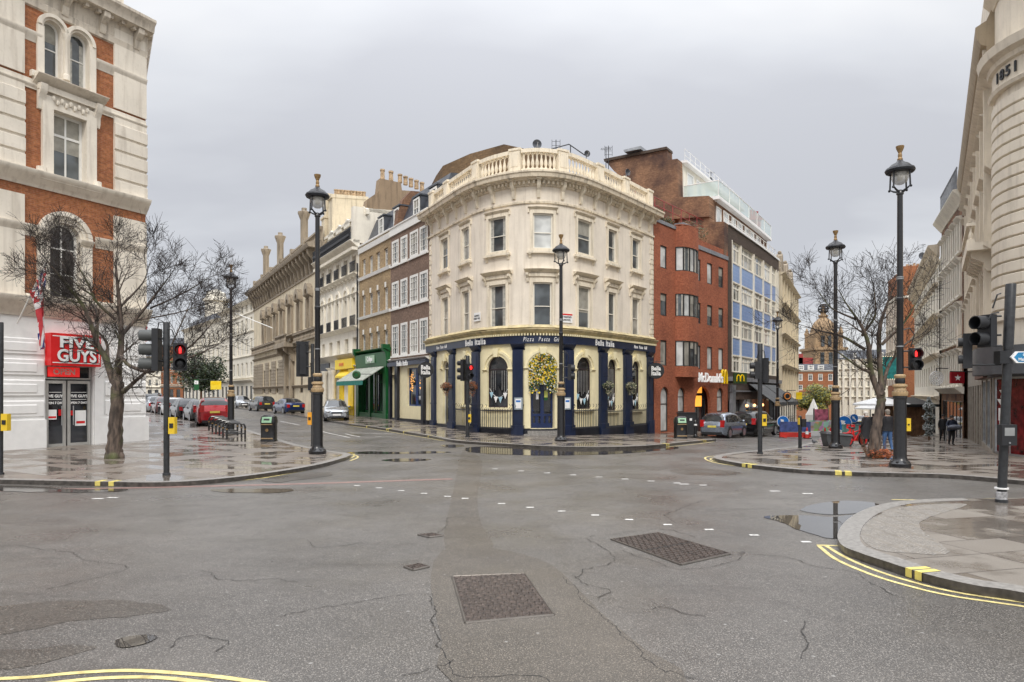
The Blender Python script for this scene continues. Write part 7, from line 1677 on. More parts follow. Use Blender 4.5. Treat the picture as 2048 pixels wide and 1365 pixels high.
# bunting
def bunting(i, label):
    a, b = g7[i]; z = zbot[i]+.85; t = thing('bunting', label, 'bunting', RB.P((a+b)/2, -.1, z), world=True, group='bunting in the restaurant windows')
    cur = lambda q_: (a+.02+(b-a-.04)*q_, z+.25-.55*(1-(2*q_-1)**2)); mb = MB(); mb.tube([RB.P(cur(j/12)[0], -.1, cur(j/12)[1]) for j in range(13)], .012, 5); build(mb, 'cord', 'signwhite', t)
    for j in range(4):
        q_ = (j+.6)/4.3; u, zz = cur(q_); mb = MB(); w_ = min(.15, (b-a)*.12); RB.poly(mb, [(u-w_, zz+.0), (u, zz-.34), (u+w_, zz+.0)], -.085, -.075); build(mb, 'pennant', 'signwhite' if j % 2 else plain('pale_blue_pennant', (.38, .6, .72), .7), t)
for i, l_ in ((2, 'bunting of white and blue pennants in the window left of the door'), (4, 'bunting of pennants in the window right of the door'), (5, 'bunting in the second window right of the door'), (6, 'bunting in the rightmost restaurant window')): bunting(i, l_)
# railings before the windows
for k, (a, b) in enumerate(((912, 946), (961, 1026), (1145, 1196), (1212, 1245), (1261, 1292))):
    u0, u1 = RB.sx(a, .35), RB.sx(b, .35); t = thing('iron_railing', ['railing under the second window from left', 'railing under the window left of the door', 'railing under the window right of the door', 'railing under the second window right of the door', 'rightmost railing under the last restaurant window'][k], 'railing', RB.P((u0+u1)/2, .35, .2), world=True, group='black railings before the restaurant windows')
    mb = MB(); railing(RB, mb, u0, u1, .28-.1*(k > 2), 1.0, .36, .145, .017); build(mb, 'bars', 'iron', t)
    mb = MB(); n = 3
    for i in range(int((u1-u0)/.3)+1): q_ = RB.P(u0+.1+i*.3, .36, 1.42-.1*(k > 2)); mb.tube([q_, q_+Vector((.06, -.04, .12)), q_+Vector((0, -.06, .22))], .014, 5)
    build(mb, 'finials', 'iron', t)
for px, lab_ in ((1036.5, 'framed menu case on the navy pilaster left of the door'), (1135, 'framed menu case on the navy pilaster right of the door')):
    u = RB.sx(px, .25); t = thing('menu_case', lab_, 'menu board', RB.P(u, .2, 1.9), world=True, group='menu cases beside the door'); mb = MB(); RB.box(mb, u-.22, u+.22, .19, .25, 1.35, 2.0); build(mb, 'frame', plain('pale_blue_frame', (.32, .38, .42), .4), t); mb = MB(); RB.box(mb, u-.15, u+.15, .25, .256, 1.42, 1.93); RB.box(mb, u-.12, u+.12, .256, .258, 1.75, 1.85, 1); build(mb, 'menu', ['signwhite', 'blue'], t)
def roundsign(px, py, fac, d, lab_, yaw, s=1.):
    u = fac.sx(px, d); p = fac.P(u, d, fac.z(px, py, d)); t = thing('round_hanging_sign', lab_, 'sign', p, R(yaw), group='round black hanging restaurant signs')
    mb = MB(); mb.lathe([(.01, -.05), (.5, -.05), (.52, 0), (.5, .05), (.01, .05)], n=24)
    for v in mb.v: v[:] = (v.x, -v.z, v.y)
    build(mb, 'disc', 'black', t); mb = MB()
    for sg in (1, -1):
        for tx, z in (('Bella', .14), ('Italia', -.17)): mb.text(tx, .38, Matrix.Rotation(R(90 if sg > 0 else -90), 4, 'X')@Matrix.Rotation(R(0 if sg > 0 else 180), 4, 'Z')@Matrix.Translation((0, z if sg > 0 else z, .06)), bold=.012, ext=.003, sx=.82)
    build(mb, 'lettering', 'signwhite', t, smooth=0); mb = MB(); mb.tube([(-.55, 0, .6), (.45, 0, .6)], .02, 6); mb.tube([(0, 0, .5), (0, 0, .6)], .02, 6); mb.tube([(-.5, 0, .75), (-.3, 0, .6)], .015, 6); build(mb, 'bracket', 'iron', t)
roundsign(851, 740, FA, .8, 'round black hanging sign at the joint with the purple brick house', 8); roundsign(1312, 742, FM, .7, 'round black hanging sign at the joint with the red brick restaurant', -12)
for (px, py, w_, lab_, l1, l2, red) in ((955.5, 634.5, .62, 'white street name plate left of the middle first floor windows', 'GARRICK', 'STREET WC2', False), (1132, 637, .80, 'white street name plate with a red top band behind the lamp post', 'ST MARTIN\'S', 'LANE WC2', True)):
    u = RB.sx(px); z = RB.z(px, py); t = thing('street_name_plate', lab_, 'street sign', RB.P(u, .05, z), world=True); mb = MB(); RB.box(mb, u-w_/2, u+w_/2, .02, .06, z-.24, z+.24); build(mb, 'plate', 'signwhite', t)
    mb = MB(); mb.text(l1, .13, RB.X(u, .065, z+.06), bold=.004, ext=.002, sx=.9); mb.text(l2, .13, RB.X(u, .065, z-.1), bold=.004, ext=.002, sx=.8); build(mb, 'lettering', 'black', t, smooth=0)
    if red: mb = MB(); RB.box(mb, u-w_/2, u+w_/2, .06, .066, z+.16, z+.24); build(mb, 'red_band', 'red', t)
# roof kit
def dish(p, r, yaw, lab_):
    t = thing('satellite_dish', lab_, 'satellite dish', p, R(yaw), group='satellite dishes on the roofs'); mb = MB(); mb.lathe([(.01, 0), (r*.5, -.02), (r*.85, -.08), (r, -.13), (r*.98, -.15), (r*.5, -.05), (.01, -.03)], n=20, cap=False)
    for v in mb.v: v[:] = (v.x, v.z+.1, v.y)
    build(mb, 'reflector', 'slate', t); mb = MB(); mb.tube([(0, .1, 0), (0, .12, -1.1)], .035, 6); mb.tube([(0, 0, -r*.8), (0, -r*1.1, 0)], .015, 5); build(mb, 'mast', 'steel', t)
dish(W(1074, 289, 41), .28, 8, 'largest dark satellite dish above the middle of the balustrade'); dish(W(1174, 308, 42), .2, 20, 'small dark satellite dish right of the roof aerial'); dish(W(1255, 345, 47), .24, 40, 'grey satellite dish above the right end of the balustrade'); dish(W(1421, 365, 66), .5, 50, 'pale satellite dish on the stepped office roof'); dish(W(1844, 512, 88), .45, 0, 'satellite dish far right over the stucco terrace')
def aerial(p, h, lab_, kind=0):
    t = thing('roof_aerial', lab_, 'aerial', p-Vector((0, 0, h)), world=False); mb = MB(); mb.tube([(0, 0, -.8), (0, 0, h)], .025, 6); build(mb, 'mast', 'iron', t); mb = MB()
    if kind == 0:
        for i in range(7): mb.tube([(-.3+.1*i, -.22, h-.15), (-.3+.1*i, .22, h-.15)], .01, 4)
        mb.tube([(-.35, 0, h-.15), (.35, 0, h-.15)], .014, 5)
    else:
        for x in (-.25, .25): mb.tube([(x, 0, h-.7), (x, 0, h)], .014, 5)
        for z in (h-.1, h-.35, h-.6): mb.tube([(-.25, 0, z), (.25, 0, z)], .012, 5)
    build(mb, 'elements', 'iron', t)
aerial(W(1112, 280, 42), 1.3, 'double bar aerial right of the largest dish', 1); aerial(W(1212, 294, 45), 1.3, 'aerial at the right end of the curved roof'); aerial(W(1217, 292, 46), 1.5, 'thin mast beside the right roof aerial', 1); aerial(W(1422, 343, 66), 1.2, 'aerial on the stepped office roof'); aerial(W(1846, 488, 88), 1.6, 'aerial far right over the stucco terrace')
t = thing('roof_guard_rail', 'dark sloping guard rail on the curved roof between dish and aerial', 'railing', W(1120, 310, 42), world=True); mb = MB(); mb.tube([W(1085, 303, 41.5), W(1138, 289, 42), W(1170, 311, 42.5)], .035, 6); mb.tube([W(1141, 290, 42), W(1141, 312, 42)], .03, 6); build(mb, 'rail', 'iron', t)
# ================================================================== signs and kit of the right street
def disc_sign(p, r, yaw, lab_, arrow=True):
    t = thing('keep_side_sign', lab_, 'road sign', p, R(yaw), group='round blue arrow signs at the road works'); mb = MB(); mb.lathe([(r, -.02), (r, .02)], n=24); mb.lathe([(r*.92, .02), (r*.92, .024)], n=24, m=1)
    for v in mb.v: v[:] = (v.x, -v.z, v.y)
    build(mb, 'plate', ['signwhite', 'blue'], t); mb = MB(); X = Matrix.Translation((0, -.027, 0))@Matrix.Rotation(R(45), 4, 'Y'); mb.X = X; mb.box(-r*.55, r*.6, -.002, .002, -r*.14, r*.14) if 0 else mb.add([(r*.6, 0, -r*.12), (r*.6, 0, r*.12), (-r*.1, 0, r*.12), (-r*.1, 0, r*.34), (-r*.62, 0, 0), (-r*.1, 0, -r*.34), (-r*.1, 0, -r*.12)], [(0, 1, 2, 3, 4, 5, 6)]); mb.X = None
    for v in mb.v: v.x = -v.x if 0 else v.x
    build(mb, 'arrow', 'signwhite', t, smooth=0); mb = MB(); mb.box(-.03, .03, .02, .06, -.85, 0); mb.box(-.3, .3, -.1, .3, -.9, -.84); build(mb, 'frame', 'black', t); return t
def gy(px, Y, up): p = Gz(px, Y); p.z += up; return p
disc_sign(gy(1566, 47, .95), .42, 0, 'blue arrow sign beside the front of the dark parked car'); disc_sign(gy(1688, 43, 1.0), .5, 0, 'blue arrow sign just right of the second right lamp post'); disc_sign(gy(1708, 56, 1.3), .36, 0, 'small blue arrow sign farther off between lamp post and tree')
def barrier(px, Y, rz, c1, c2, lab_, mesh=False):
    t = thing('road_barrier', lab_, 'barrier', Gz(px, Y, RD), R(rz), group='plastic barriers round the road works'); mb = MB()
    mb.box(-1.0, 1.0, -.05, .05, .42, 1.05) if not mesh else [mb.tube([(-1+.1*i, 0, .2), (-1+.1*i, 0, 1.05)], .015, 5) for i in range(21)]; mb.box(-1, 1, -.04, .04, 1.02, 1.1); build(mb, 'panel', c1, t); mb = MB(); mb.box(-1.0, 1.0, -.12, .12, .06, .38); mb.box(-.8, -.6, -.25, .25, 0, .1); mb.box(.6, .8, -.25, .25, 0, .1); build(mb, 'foot', c2, t)
DB = plain('barrier_dark_blue', (.06, .09, .25), .5, var=.3, scale=4); PR = plain('barrier_red', (.6, .04, .03), .45); MU = plain('mural_panel', (.42, .42, .12), .6, var=.6, scale=3); TL = plain('barrier_teal', (.16, .36, .34), .5, var=.3)
q = NT('mural_print'); vv = q.n('ShaderNodeTexVoronoi', Vector=q.co(), Scale=3.).outputs['Color']; q.p(base=q.mix(.45, vv, (.35, .3, .2)), rough=.6); MUR = q.m
for (px, Y, rz, c1, c2, l_) in ((1590, 46, -6, DB, PR, 'dark blue barrier on a red foot next to the dark parked car'), (1628, 50, -10, MUR, 'signwhite', 'brightly printed barrier on a white foot, middle of the works'), (1662, 54, -25, MUR, 'signwhite', 'printed barrier with white foot left of the lamp post'), (1712, 42, 15, TL, PR, 'teal barrier behind the red hire bike'), (1735, 46, 20, TL, PR, 'second teal barrier, right of the hire bike'), (1640, 62, 0, MUR, 'signwhite', 'farther printed barrier behind the first'), (1725, 60, 0, DB, PR, 'dark blue barrier farther off left of the walkers')): barrier(px, Y, rz, c1, c2, l_)
def cone(px, Y, lab_):
    t = thing('traffic_cone', lab_, 'traffic cone', Gz(px, Y, RD), group='traffic cones at the works'); lathe_obj('cone', [(.16, .04), (.12, .25), (.04, .72), (.01, .75)], PR, t); lathe_obj('band', [(.118, .3), (.085, .5)], 'signwhite', t); mb = MB(); mb.box(-.22, .22, -.22, .22, 0, .04); build(mb, 'foot', 'black', t)
for px, Y, l_ in ((1614, 45.5, 'cone at the left end of the printed barrier'), (1650, 47, 'cone before the printed barriers, left of two'), (1661, 47.5, 'cone before the printed barriers, right of two')): cone(px, Y, l_)
# small kiosk, tents, van and clutter further down
t = thing('white_tent', 'pointed white tent beyond the barriers', 'tent', Gz(1627, 85)); lathe_obj('canopy', [(1.0, 1.4), (.6, 2.1), (.1, 3.3), (.02, 3.4)], 'signwhite', t, 4); lathe_obj('skirt', [(.95, 0), (1.0, 1.4)], 'signwhite', t, 4)
t = thing('pink_banner_stand', 'pink and blue banner stand beyond the barriers', 'banner', Gz(1642, 80)); mb = MB(); mb.box(-.8, .8, -.1, .1, .5, 2.1); build(mb, 'panel', plain('pink_banner', (.38, .10, .16), .6, var=.6, scale=2), t); mb = MB(); mb.box(-.85, -.8, -.15, .15, 0, 2.2); mb.box(.8, .85, -.15, .15, 0, 2.2); build(mb, 'posts', 'steel', t)
def parasol(px, Y, h, r, c, lab_):
    t = thing('parasol', lab_, 'parasol', Gz(px, Y)); lathe_obj('canopy', [(r, h-.75), (r*.98, h-.6), (.1, h), (.02, h+.05)], c, t, 8); lathe_obj('pole', [(.05, 0), (.05, h-.1)], 'steel', t, 8)
parasol(1762, 58, 3.2, 2.3, 'white', 'grey white cafe parasol behind the two walkers'); parasol(1741, 80, 3.0, 1.8, 'white', 'smaller farther parasol left of the cafe parasol')
def crown_tree(name, lab_, base, h, r, cz, mats, n, s, clumps=26, trunk=.2):
    t = thing(name, lab_, 'tree', base); mb = MB(); mb.tube([(0, 0, 0), (.05, 0, h*.35), (0, .1, cz)], [trunk, trunk*.8, trunk*.4], 8)
    for i in range(7): a = i*.9; mb.tube([(0, 0, h*.3), (r[0]*.35*math.cos(a), r[1]*.35*math.sin(a), cz*.8), (r[0]*.7*math.cos(a), r[1]*.7*math.sin(a), cz)], [trunk*.5, trunk*.3, .03], 5)
    build(mb, 'trunk', 'wood', t); mb = MB(); leafball(mb, (0, 0, cz), r, n, s, mats_i(mats), clumps=clumps); build(mb, 'crown', mats, t, smooth=0); return t
def mats_i(m): return tuple(range(len(m)))
crown_tree('leafy_tree', 'round yellow green tree before the distant mansard building', Gz(1634, 120), 7, (3.3, 3, 2.4), 4.2, ['leafyellow', 'leaf', 'leafyellow'], 5200, .22, 30)
crown_tree('leafy_tree', 'dark evergreen tree half way up the left street', Gz(402, 105), 7, (3.3, 3, 3.2), 4.6, ['leafdark', 'leaf', 'leafdark'], 6000, .2, 30)
# snowy christmas tree
p = Gz(1858, 46); t = thing('christmas_tree', 'slim snow flocked christmas tree by the wooden hut', 'tree', p); mb = MB()
for i in range(2600):
    z = rnd.uniform(.3, 2.9); rr_ = (.42 if z < 2.5 else .42*(2.95-z)/.45)*(.75+.25*math.sin(z*9)); a = rnd.uniform(0, 6.283); q_ = Vector((rr_*rnd.uniform(.5, 1)*math.cos(a), rr_*rnd.uniform(.5, 1)*math.sin(a), z)); d = Vector((rnd.gauss(0, 1), rnd.gauss(0, 1), rnd.gauss(0, 1))).normalized(); b = d.orthogonal().normalized(); s = .06; mb.add([q_-d*s, q_-b*s*.5, q_+d*s, q_+b*s*.5], [(0, 1, 2, 3)], rnd.choice((0, 0, 1)))
build(mb, 'crown', [plain('snowy_needles', (.5, .53, .52), .7), 'leafdark'], t, smooth=0); lathe_obj('trunk', [(.06, 0), (.05, 2.8)], 'wood', t, 6)
t = thing('wooden_hut', 'brown boarded wooden hut front at the end of the right pavement', 'hut', Gz(1829, 57), R(10)); mb = MB(); mb.box(-1.6, 1.6, 0, 2, 0, 2.6)
for i in range(13): mb.box(-1.6+i*.25, -1.6+i*.25+.22, -.03, 0, 0, 2.6)
build(mb, 'boards', 'wood', t); mb = MB(); mb.add([(-1.9, -.6, 2.5), (1.9, -.6, 2.5), (1.9, 2.3, 3.2), (-1.9, 2.3, 3.2)], [(0, 1, 2, 3)]); mb.box(-1.9, 1.9, -.62, -.55, 2.4, 2.62); build(mb, 'roof', 'black', t)
for (px, py, Y, r, c, lab_, tx) in ((1873, 757, 42, .42, 'signwhite', 'round white openwork hanging sign left of the red star sign', ''), (1583, 818, 52, .33, 'black', 'round black and orange hanging sign over the grey awnings', 'O')):
    p = W(px if px > 1600 else 1574, py if px > 1600 else 793, Y if px > 1600 else 62); t = thing('round_shop_sign', lab_, 'sign', p); mb = MB()
    if px > 1600:
        for r2 in (r, r*.75, r*.5, r*.25): mb.tube([(r2*math.cos(a), 0, r2*math.sin(a)) for a in [2*math.pi*i/20 for i in range(21)]], .03, 5)
        for i in range(12): a = i*math.pi/6; mb.tube([(r*.2*math.cos(a), 0, r*.2*math.sin(a)), (r*math.cos(a), 0, r*math.sin(a))], .018, 4)
        build(mb, 'grille', 'signwhite', t)
    else: mb.sphere((0, 0, 0), (.42, .1, .42), 16, 8); build(mb, 'disc', 'black', t); mb = MB(); mb.tube([(.26*math.cos(a), -.1, .26*math.sin(a)) for a in [2*math.pi*i/16 for i in range(17)]], .06, 5); build(mb, 'ring', plain('orange_ring', (.7, .25, .05), .4), t)
    mb = MB(); mb.tube([(0, 0, r), (0, 0, r+.2), (.9, .3, r+.2)], .03, 5); build(mb, 'bracket', 'iron', t)
p = W(1914, 756, 33.5); t = thing('star_sign', 'dark red square hanging sign with a white star near the right building', 'sign', p); mb = MB(); mb.box(-.33, .33, -.06, .06, -.28, .28); build(mb, 'panel', plain('maroon_sign', (.33, .015, .025), .4), t); mb = MB(); star(mb, Matrix.Translation((0, -.065, 0))@Matrix.Rotation(R(90), 4, 'X'), .17); build(mb, 'star', 'signwhite', t, smooth=0); mb = MB(); mb.tube([(-.33, 0, .3), (2.0, .5, .3)], .03, 6); build(mb, 'bracket', 'iron', t)
for (px, py, Y, w_, h, c, lab_) in ((393, 770, 88, .33, .68, 'green', 'white and green banner on a post before the evergreen tree'), (432, 771, 80, .62, .5, 'yshop', 'yellow hanging sign far up the left street'), (1598, 792, 66, .28, .34, 'yshop', 'yellow hanging sign at the end of the ornate building'), (713, 750, 47.5, .0, .0, 'green', 'round green hanging sign left of the green shop')):
    p = W(px, py, Y); t = thing('hanging_sign', lab_, 'sign', p)
    if w_: mb = MB(); mb.box(-w_, w_, -.05, .05, -h, h); build(mb, 'panel', c, t); mb = MB(); mb.box(-w_*.8, w_*.8, -.056, -.05, .1*h, h*.8); build(mb, 'upper_field', 'signwhite' if c == 'green' else 'bright_yellow_sign', t)
    else: mb = MB(); mb.sphere((0, 0, 0), (.3, .07, .3), 16, 8); build(mb, 'disc', 'green', t); mb = MB(); mb.tube([(.18*math.cos(a), -.07, .18*math.sin(a)) for a in [2*math.pi*i/16 for i in range(17)]], .03, 5); build(mb, 'ring', 'leaf', t)
    mb = MB(); mb.tube([(w_+.0, 0, h*.9+.05), (w_+1.0, .2, h*.9+.05)], .025, 5); build(mb, 'bracket', 'iron', t)
# hire bikes
def bike(loc, rz, lab_):
    t = thing('hire_bike', lab_, 'bicycle', loc, rz, group='red hire bikes'); RB_ = plain('bike_red', (.75, .03, .03), .35)
    for x in (-.53, .53):
        mb = MB(); mb.tube([(x+.32*math.cos(a), 0, .34+.32*math.sin(a)) for a in [2*math.pi*i/20 for i in range(21)]], .035, 6); wh = build(mb, 'wheel', 'black', t); mb = MB()
        mb.lathe([(.27, -.01), (.27, .01)], n=18); 
        for v in mb.v: v[:] = (v.x+x, v.z, v.y+.34)
        build(mb, 'wheel_disc', RB_, wh)
    mb = MB(); mb.tube([(-.53, 0, .34), (-.1, 0, .3), (.4, 0, .85), (.53, 0, .34)], .04, 8); mb.tube([(-.1, 0, .3), (-.22, 0, .85)], .04, 8); mb.tube([(-.53, 0, .34), (-.2, 0, .7), (.38, 0, .8)], .03, 8); build(mb, 'frame', RB_, t)
    mb = MB(); mb.sphere((-.24, 0, .92), (.15, .09, .05), 10, 6); build(mb, 'saddle', 'black', t); mb = MB(); mb.tube([(.35, -.28, 1.02), (.42, -.1, 1.06), (.42, .1, 1.06), (.35, .28, 1.02)], .02, 6); mb.tube([(.4, 0, .85), (.42, 0, 1.06)], .025, 6); build(mb, 'handlebar', 'black', t)
    mb = MB(); mb.box(.45, .75, -.2, .2, .8, 1.02); build(mb, 'basket', RB_, t); mb = MB(); mb.box(-.9, -.3, -.06, .06, .66, .7); build(mb, 'mudguard', RB_, t); return t
b1 = bike(Gz(1712, 33.5), R(25), 'red hire bike nearest the black coated walker'); again(b1, Gz(1700, 36), R(60), 'second red hire bike partly behind the lamp post')
# pigeon
p = G(1628, 889); t = thing('pigeon', 'grey pigeon standing on the right pavement by the button post', 'pigeon', p, R(200)); mb = MB(); mb.sphere((0, 0, .13), (.13, .07, .075), 10, 8); mb.sphere((.11, 0, .22), (.035, .03, .035), 8, 6); mb.tube([(.06, 0, .16), (.11, 0, .21)], [.05, .032], 8); mb.tube([(-.1, 0, .13), (-.24, 0, .1)], [.045, .02], 6); mb.tube([(.14, 0, .22), (.175, 0, .21)], [.012, .003], 5)
for s_ in (-1, 1): mb.tube([(0, s_*.03, .08), (.0, s_*.03, 0), (.04, s_*.03, .005)], .007, 4)
build(mb, 'body', plain('pigeon_grey', (.12, .125, .14), .6, var=.3, scale=20), t)
# ================================================================== bare trees
q = NT('bark'); a_ = q.noise(3, 6, sc3=(3, 3, .8)); b_n = q.noise(1.1, 3)
q.p(base=q.mix(q.ramp(b_n, (.52, 0.), (.66, 1.)), q.mix(q.ramp(a_, (.4, 0.), (.62, 1.)), (.045, .034, .028), (.15, .112, .088)), (.10, .11, .045)), rough=.85); q.bump(a_, .8, .04); M['bark'] = q.m
M['twig'] = plain('dark_twig', (.030, .022, .019), .8, var=.25)
def bare_tree(name, label, base, px0, limbs, trunk, seed, dens=1., reach=1.):
    """trunk and limbs follow given 3D paths (metres from base: across, deep, up, radius); twigs branch off them at random"""
    R_ = random.Random(seed); t = thing(name, label, 'tree', base)
    mb = MB(); pts = spl3([p[:3] for p in trunk], 5); rr = interp([p[3] for p in trunk], len(pts)); pts = [Vector((p.x+R_.gauss(0, .012), p.y+R_.gauss(0, .012), p.z)) for p in pts]; mb.tube(pts, rr, 12); 
    for i in range(6): a = i*1.05; mb.sphere((trunk[0][3]*.7*math.cos(a), trunk[0][3]*.7*math.sin(a), .02), (trunk[0][3]*.5, trunk[0][3]*.5, .22), 6, 5)
    build(mb, 'trunk', 'bark', t, smooth=60)
    big, tw = MB(), MB()
    def grow(p, d, r, ln, lev):
        n = 5 if lev < 2 else 4; q_ = Vector(p); pts = [q_.copy()]; d = d.normalized(); dirs = []
        for i in range(n):
            d = (d+Vector((R_.gauss(0, .10), R_.gauss(0, .10), R_.gauss(.035, .09)))).normalized(); q_ = q_+d*ln/n; pts.append(q_.copy()); dirs.append(d.copy())
        rad = [max(.0048, r*(1-.72*i/n)) for i in range(n+1)]
        (big if r > .02 else tw).tube(pts, rad, 6 if r > .02 else 3, cap=False)
        if lev >= 4: return
        k = [0, 5, 6, 4, 3][lev] if lev else 6
        k = max(2, int(k*dens+R_.random()))
        for j in range(k):
            f_ = R_.uniform(.12, .95); i = min(n-1, int(f_*n)); pp = pts[i].lerp(pts[i+1], f_*n-i)
            sd = dirs[i].orthogonal().normalized(); sd.rotate(Matrix.Rotation(R_.uniform(0, 6.283), 3, dirs[i])); nd = (dirs[i]*R_.uniform(.55, 1.0)+sd*R_.uniform(.6, 1.05)+Vector((0, 0, .12))).normalized()
            grow(pp, nd, max(.006, rad[i]*R_.uniform(.4, .62)), ln*R_.uniform(.5, .85), lev+1)
    for L_ in limbs:
        pts = spl3([p[:3] for p in L_], 4); rr = interp([p[3] for p in L_], len(pts)); big.tube(pts, rr, 8, cap=False)
        tot = sum((b-a).length for a, b in zip(pts, pts[1:])); m = max(3, int(tot*3.0*dens))
        for j in range(m):
            f_ = .18+.82*(j+R_.random())/m; i = min(len(pts)-2, int(f_*(len(pts)-1))); pp = pts[i].lerp(pts[i+1], R_.random()); dd = (pts[i+1]-pts[i]).normalized()
            sd = dd.orthogonal().normalized(); sd.rotate(Matrix.Rotation(R_.uniform(0, 6.283), 3, dd)); nd = (dd*.7+sd*R_.uniform(.6, 1.1)+Vector((0, 0, .18))).normalized()
            grow(pp, nd, max(.010, rr[i]*R_.uniform(.3, .5)), R_.uniform(.8, 1.5)*reach, 2)
        grow(pts[-1], (pts[-1]-pts[-2]).normalized(), rr[-1], 1.2*reach, 1)
    build(big, 'branches', 'bark', t, smooth=60); build(tw, 'twigs', 'twig', t, smooth=0); return t
def spl3(pts, n):
    P_ = [Vector(p) for p in pts]; K = len(P_); out = []
    for i in range(K-1):
        p0 = P_[i-1] if i else P_[0]*2-P_[1]; p1, p2 = P_[i], P_[i+1]; p3 = P_[i+2] if i+2 < K else P_[-1]*2-P_[-2]
        for j in range(n): t = j/n; out.append(.5*((2*p1)+(p2-p0)*t+(2*p0-5*p1+4*p2-p3)*t*t+(3*p1-p0-3*p2+p3)*t**3))
    out.append(P_[-1]); return out
def interp(v, n): return [v[min(len(v)-2, int(i/(n-1)*(len(v)-1)))]*(1-((i/(n-1)*(len(v)-1))-min(len(v)-2, int(i/(n-1)*(len(v)-1)))))+v[min(len(v)-2, int(i/(n-1)*(len(v)-1)))+1]*((i/(n-1)*(len(v)-1))-min(len(v)-2, int(i/(n-1)*(len(v)-1)))) for i in range(n)]
bT = G(229, 917); s = bT.y/FP
P3 = lambda x, y, dy, r: ((x-229)*s*.91, dy, (917-(y if y > 640 else 640-(640-y)*.66))*s, r*.9)
bare_tree('bare_tree', 'large bare tree with thick leaning trunk in front of the brick and white corner building', bT, 229,
    [[P3(228, 765, 0, 0.148), P3(212, 715, -.1, 0.111), P3(200, 690, -.2, 0.0962), P3(183, 620, -.4, 0.0666), P3(160, 560, -.6, 0.0518), P3(122, 480, -.9, 0.0222)],
     [P3(236, 740, 0, 0.148), P3(240, 690, .1, 0.111), P3(238, 620, .1, 0.0814), P3(236, 540, .0, 0.0592), P3(228, 460, .1, 0.0222)],
     [P3(240, 672, .1, 0.074), P3(262, 640, .3, 0.0592), P3(290, 580, .5, 0.0444), P3(322, 500, .8, 0.0185)],
     [P3(232, 640, 0, 0.0592), P3(205, 590, -.4, 0.0444), P3(195, 540, -.6, 0.037), P3(165, 450, -.8, 0.0148)],
     [P3(238, 750, 0, 0.104), P3(262, 715, -.6, 0.074), P3(300, 735, -1.0, 0.0666), P3(340, 745, -.8, 0.0555), P3(368, 712, -.3, 0.0444), P3(400, 690, 0, 0.037), P3(440, 640, .3, 0.0148)],
     [P3(246, 785, 0, 0.0962), P3(275, 775, -.4, 0.0814), P3(318, 755, -.9, 0.0592), P3(350, 735, -.9, 0.0518), P3(410, 715, -.4, 0.037), P3(450, 690, .2, 0.0148)],
     [P3(215, 720, 0, 0.0666), P3(190, 680, .5, 0.0444), P3(140, 640, .7, 0.0333), P3(80, 600, .9, 0.0148)],
     [P3(200, 690, -.2, 0.0518), P3(170, 600, .4, 0.037), P3(100, 540, .8, 0.0259), P3(20, 490, 1.0, 0.012)],
     [P3(290, 600, .5, 0.037), P3(350, 560, .6, 0.0259), P3(410, 500, .9, 0.012)], [P3(355, 730, -.6, 0.037), P3(385, 650, -.3, 0.0222), P3(395, 590, 0, 0.012)],
     [P3(195, 570, -.4, 0.037), P3(130, 520, .2, 0.0259), P3(90, 450, .5, 0.012)], [P3(238, 600, .1, 0.0444), P3(270, 520, .6, 0.0259), P3(275, 455, .9, 0.012)], [P3(262, 640, .3, 0.037), P3(330, 610, 1.0, 0.0222), P3(400, 570, 1.5, 0.012)]],
    [P3(228, 920, 0, .33), P3(229, 890, 0, .27), P3(232, 840, 0, .235), P3(236, 790, 0, .22), P3(234, 760, 0, .20), P3(236, 735, 0, .14)], 11, 1.15, .74)
bR = G(1748, 916); s2 = bR.y/FP
Q3 = lambda x, y, dy, r: ((x-1748)*s2*.95, dy, (916-(y if y > 680 else 680-(680-y)*.78))*s2, r)
bare_tree('bare_tree', 'smaller bare tree with rusty suckers at its foot, between the two right lamp posts', bR, 1748,
    [[Q3(1760, 790, 0, .12), Q3(1742, 745, 0, .10), Q3(1730, 690, -.2, .08), Q3(1712, 645, -.3, .055), Q3(1690, 600, -.2, .03)],
     [Q3(1764, 790, 0, .11), Q3(1764, 740, .1, .09), Q3(1762, 660, .1, .08), Q3(1772, 600, 0, .05), Q3(1790, 545, 0, .02)],
     [Q3(1768, 780, 0, .07), Q3(1790, 735, .4, .06), Q3(1830, 690, .6, .04), Q3(1870, 665, .8, .015)],
     [Q3(1730, 700, 0, .06), Q3(1690, 670, .3, .045), Q3(1650, 655, .5, .03), Q3(1615, 640, .6, .012)],
     [Q3(1722, 670, 0, .05), Q3(1738, 620, -.4, .035), Q3(1730, 560, -.6, .015)], [Q3(1740, 745, 0, .06), Q3(1700, 735, -.5, .04), Q3(1640, 700, -.8, .015)],
     [Q3(1764, 690, 0, .06), Q3(1800, 640, -.3, .04), Q3(1820, 590, -.5, .015)], [Q3(1705, 630, -.2, .04), Q3(1660, 600, 0, .025), Q3(1640, 560, .2, .012)]],
    [Q3(1747, 920, 0, .27), Q3(1750, 880, 0, .19), Q3(1758, 830, 0, .155), Q3(1763, 800, 0, .15), Q3(1763, 785, 0, .13)], 5, 1.0, .82)
t = thing('basal_suckers', 'tuft of rusty brown leaves and thin suckers round the foot of the right bare tree', 'shrub', bR); mb = MB(); mk = MB()
for i in range(60): a = rnd.uniform(0, 6.28); mk.tube([(.2*math.cos(a), .2*math.sin(a), 0), (.45*math.cos(a), .45*math.sin(a), rnd.uniform(.2, .9))], [.008, .003], 3)
leafball(mb, (.12, -.25, .16), (.5, .35, .2), 420, .055); build(mb, 'leaves', plain('rust_leaf', (.30, .075, .02), .7, var=.4, scale=9), t, smooth=0); build(mk, 'stems', 'wood', t, smooth=0)
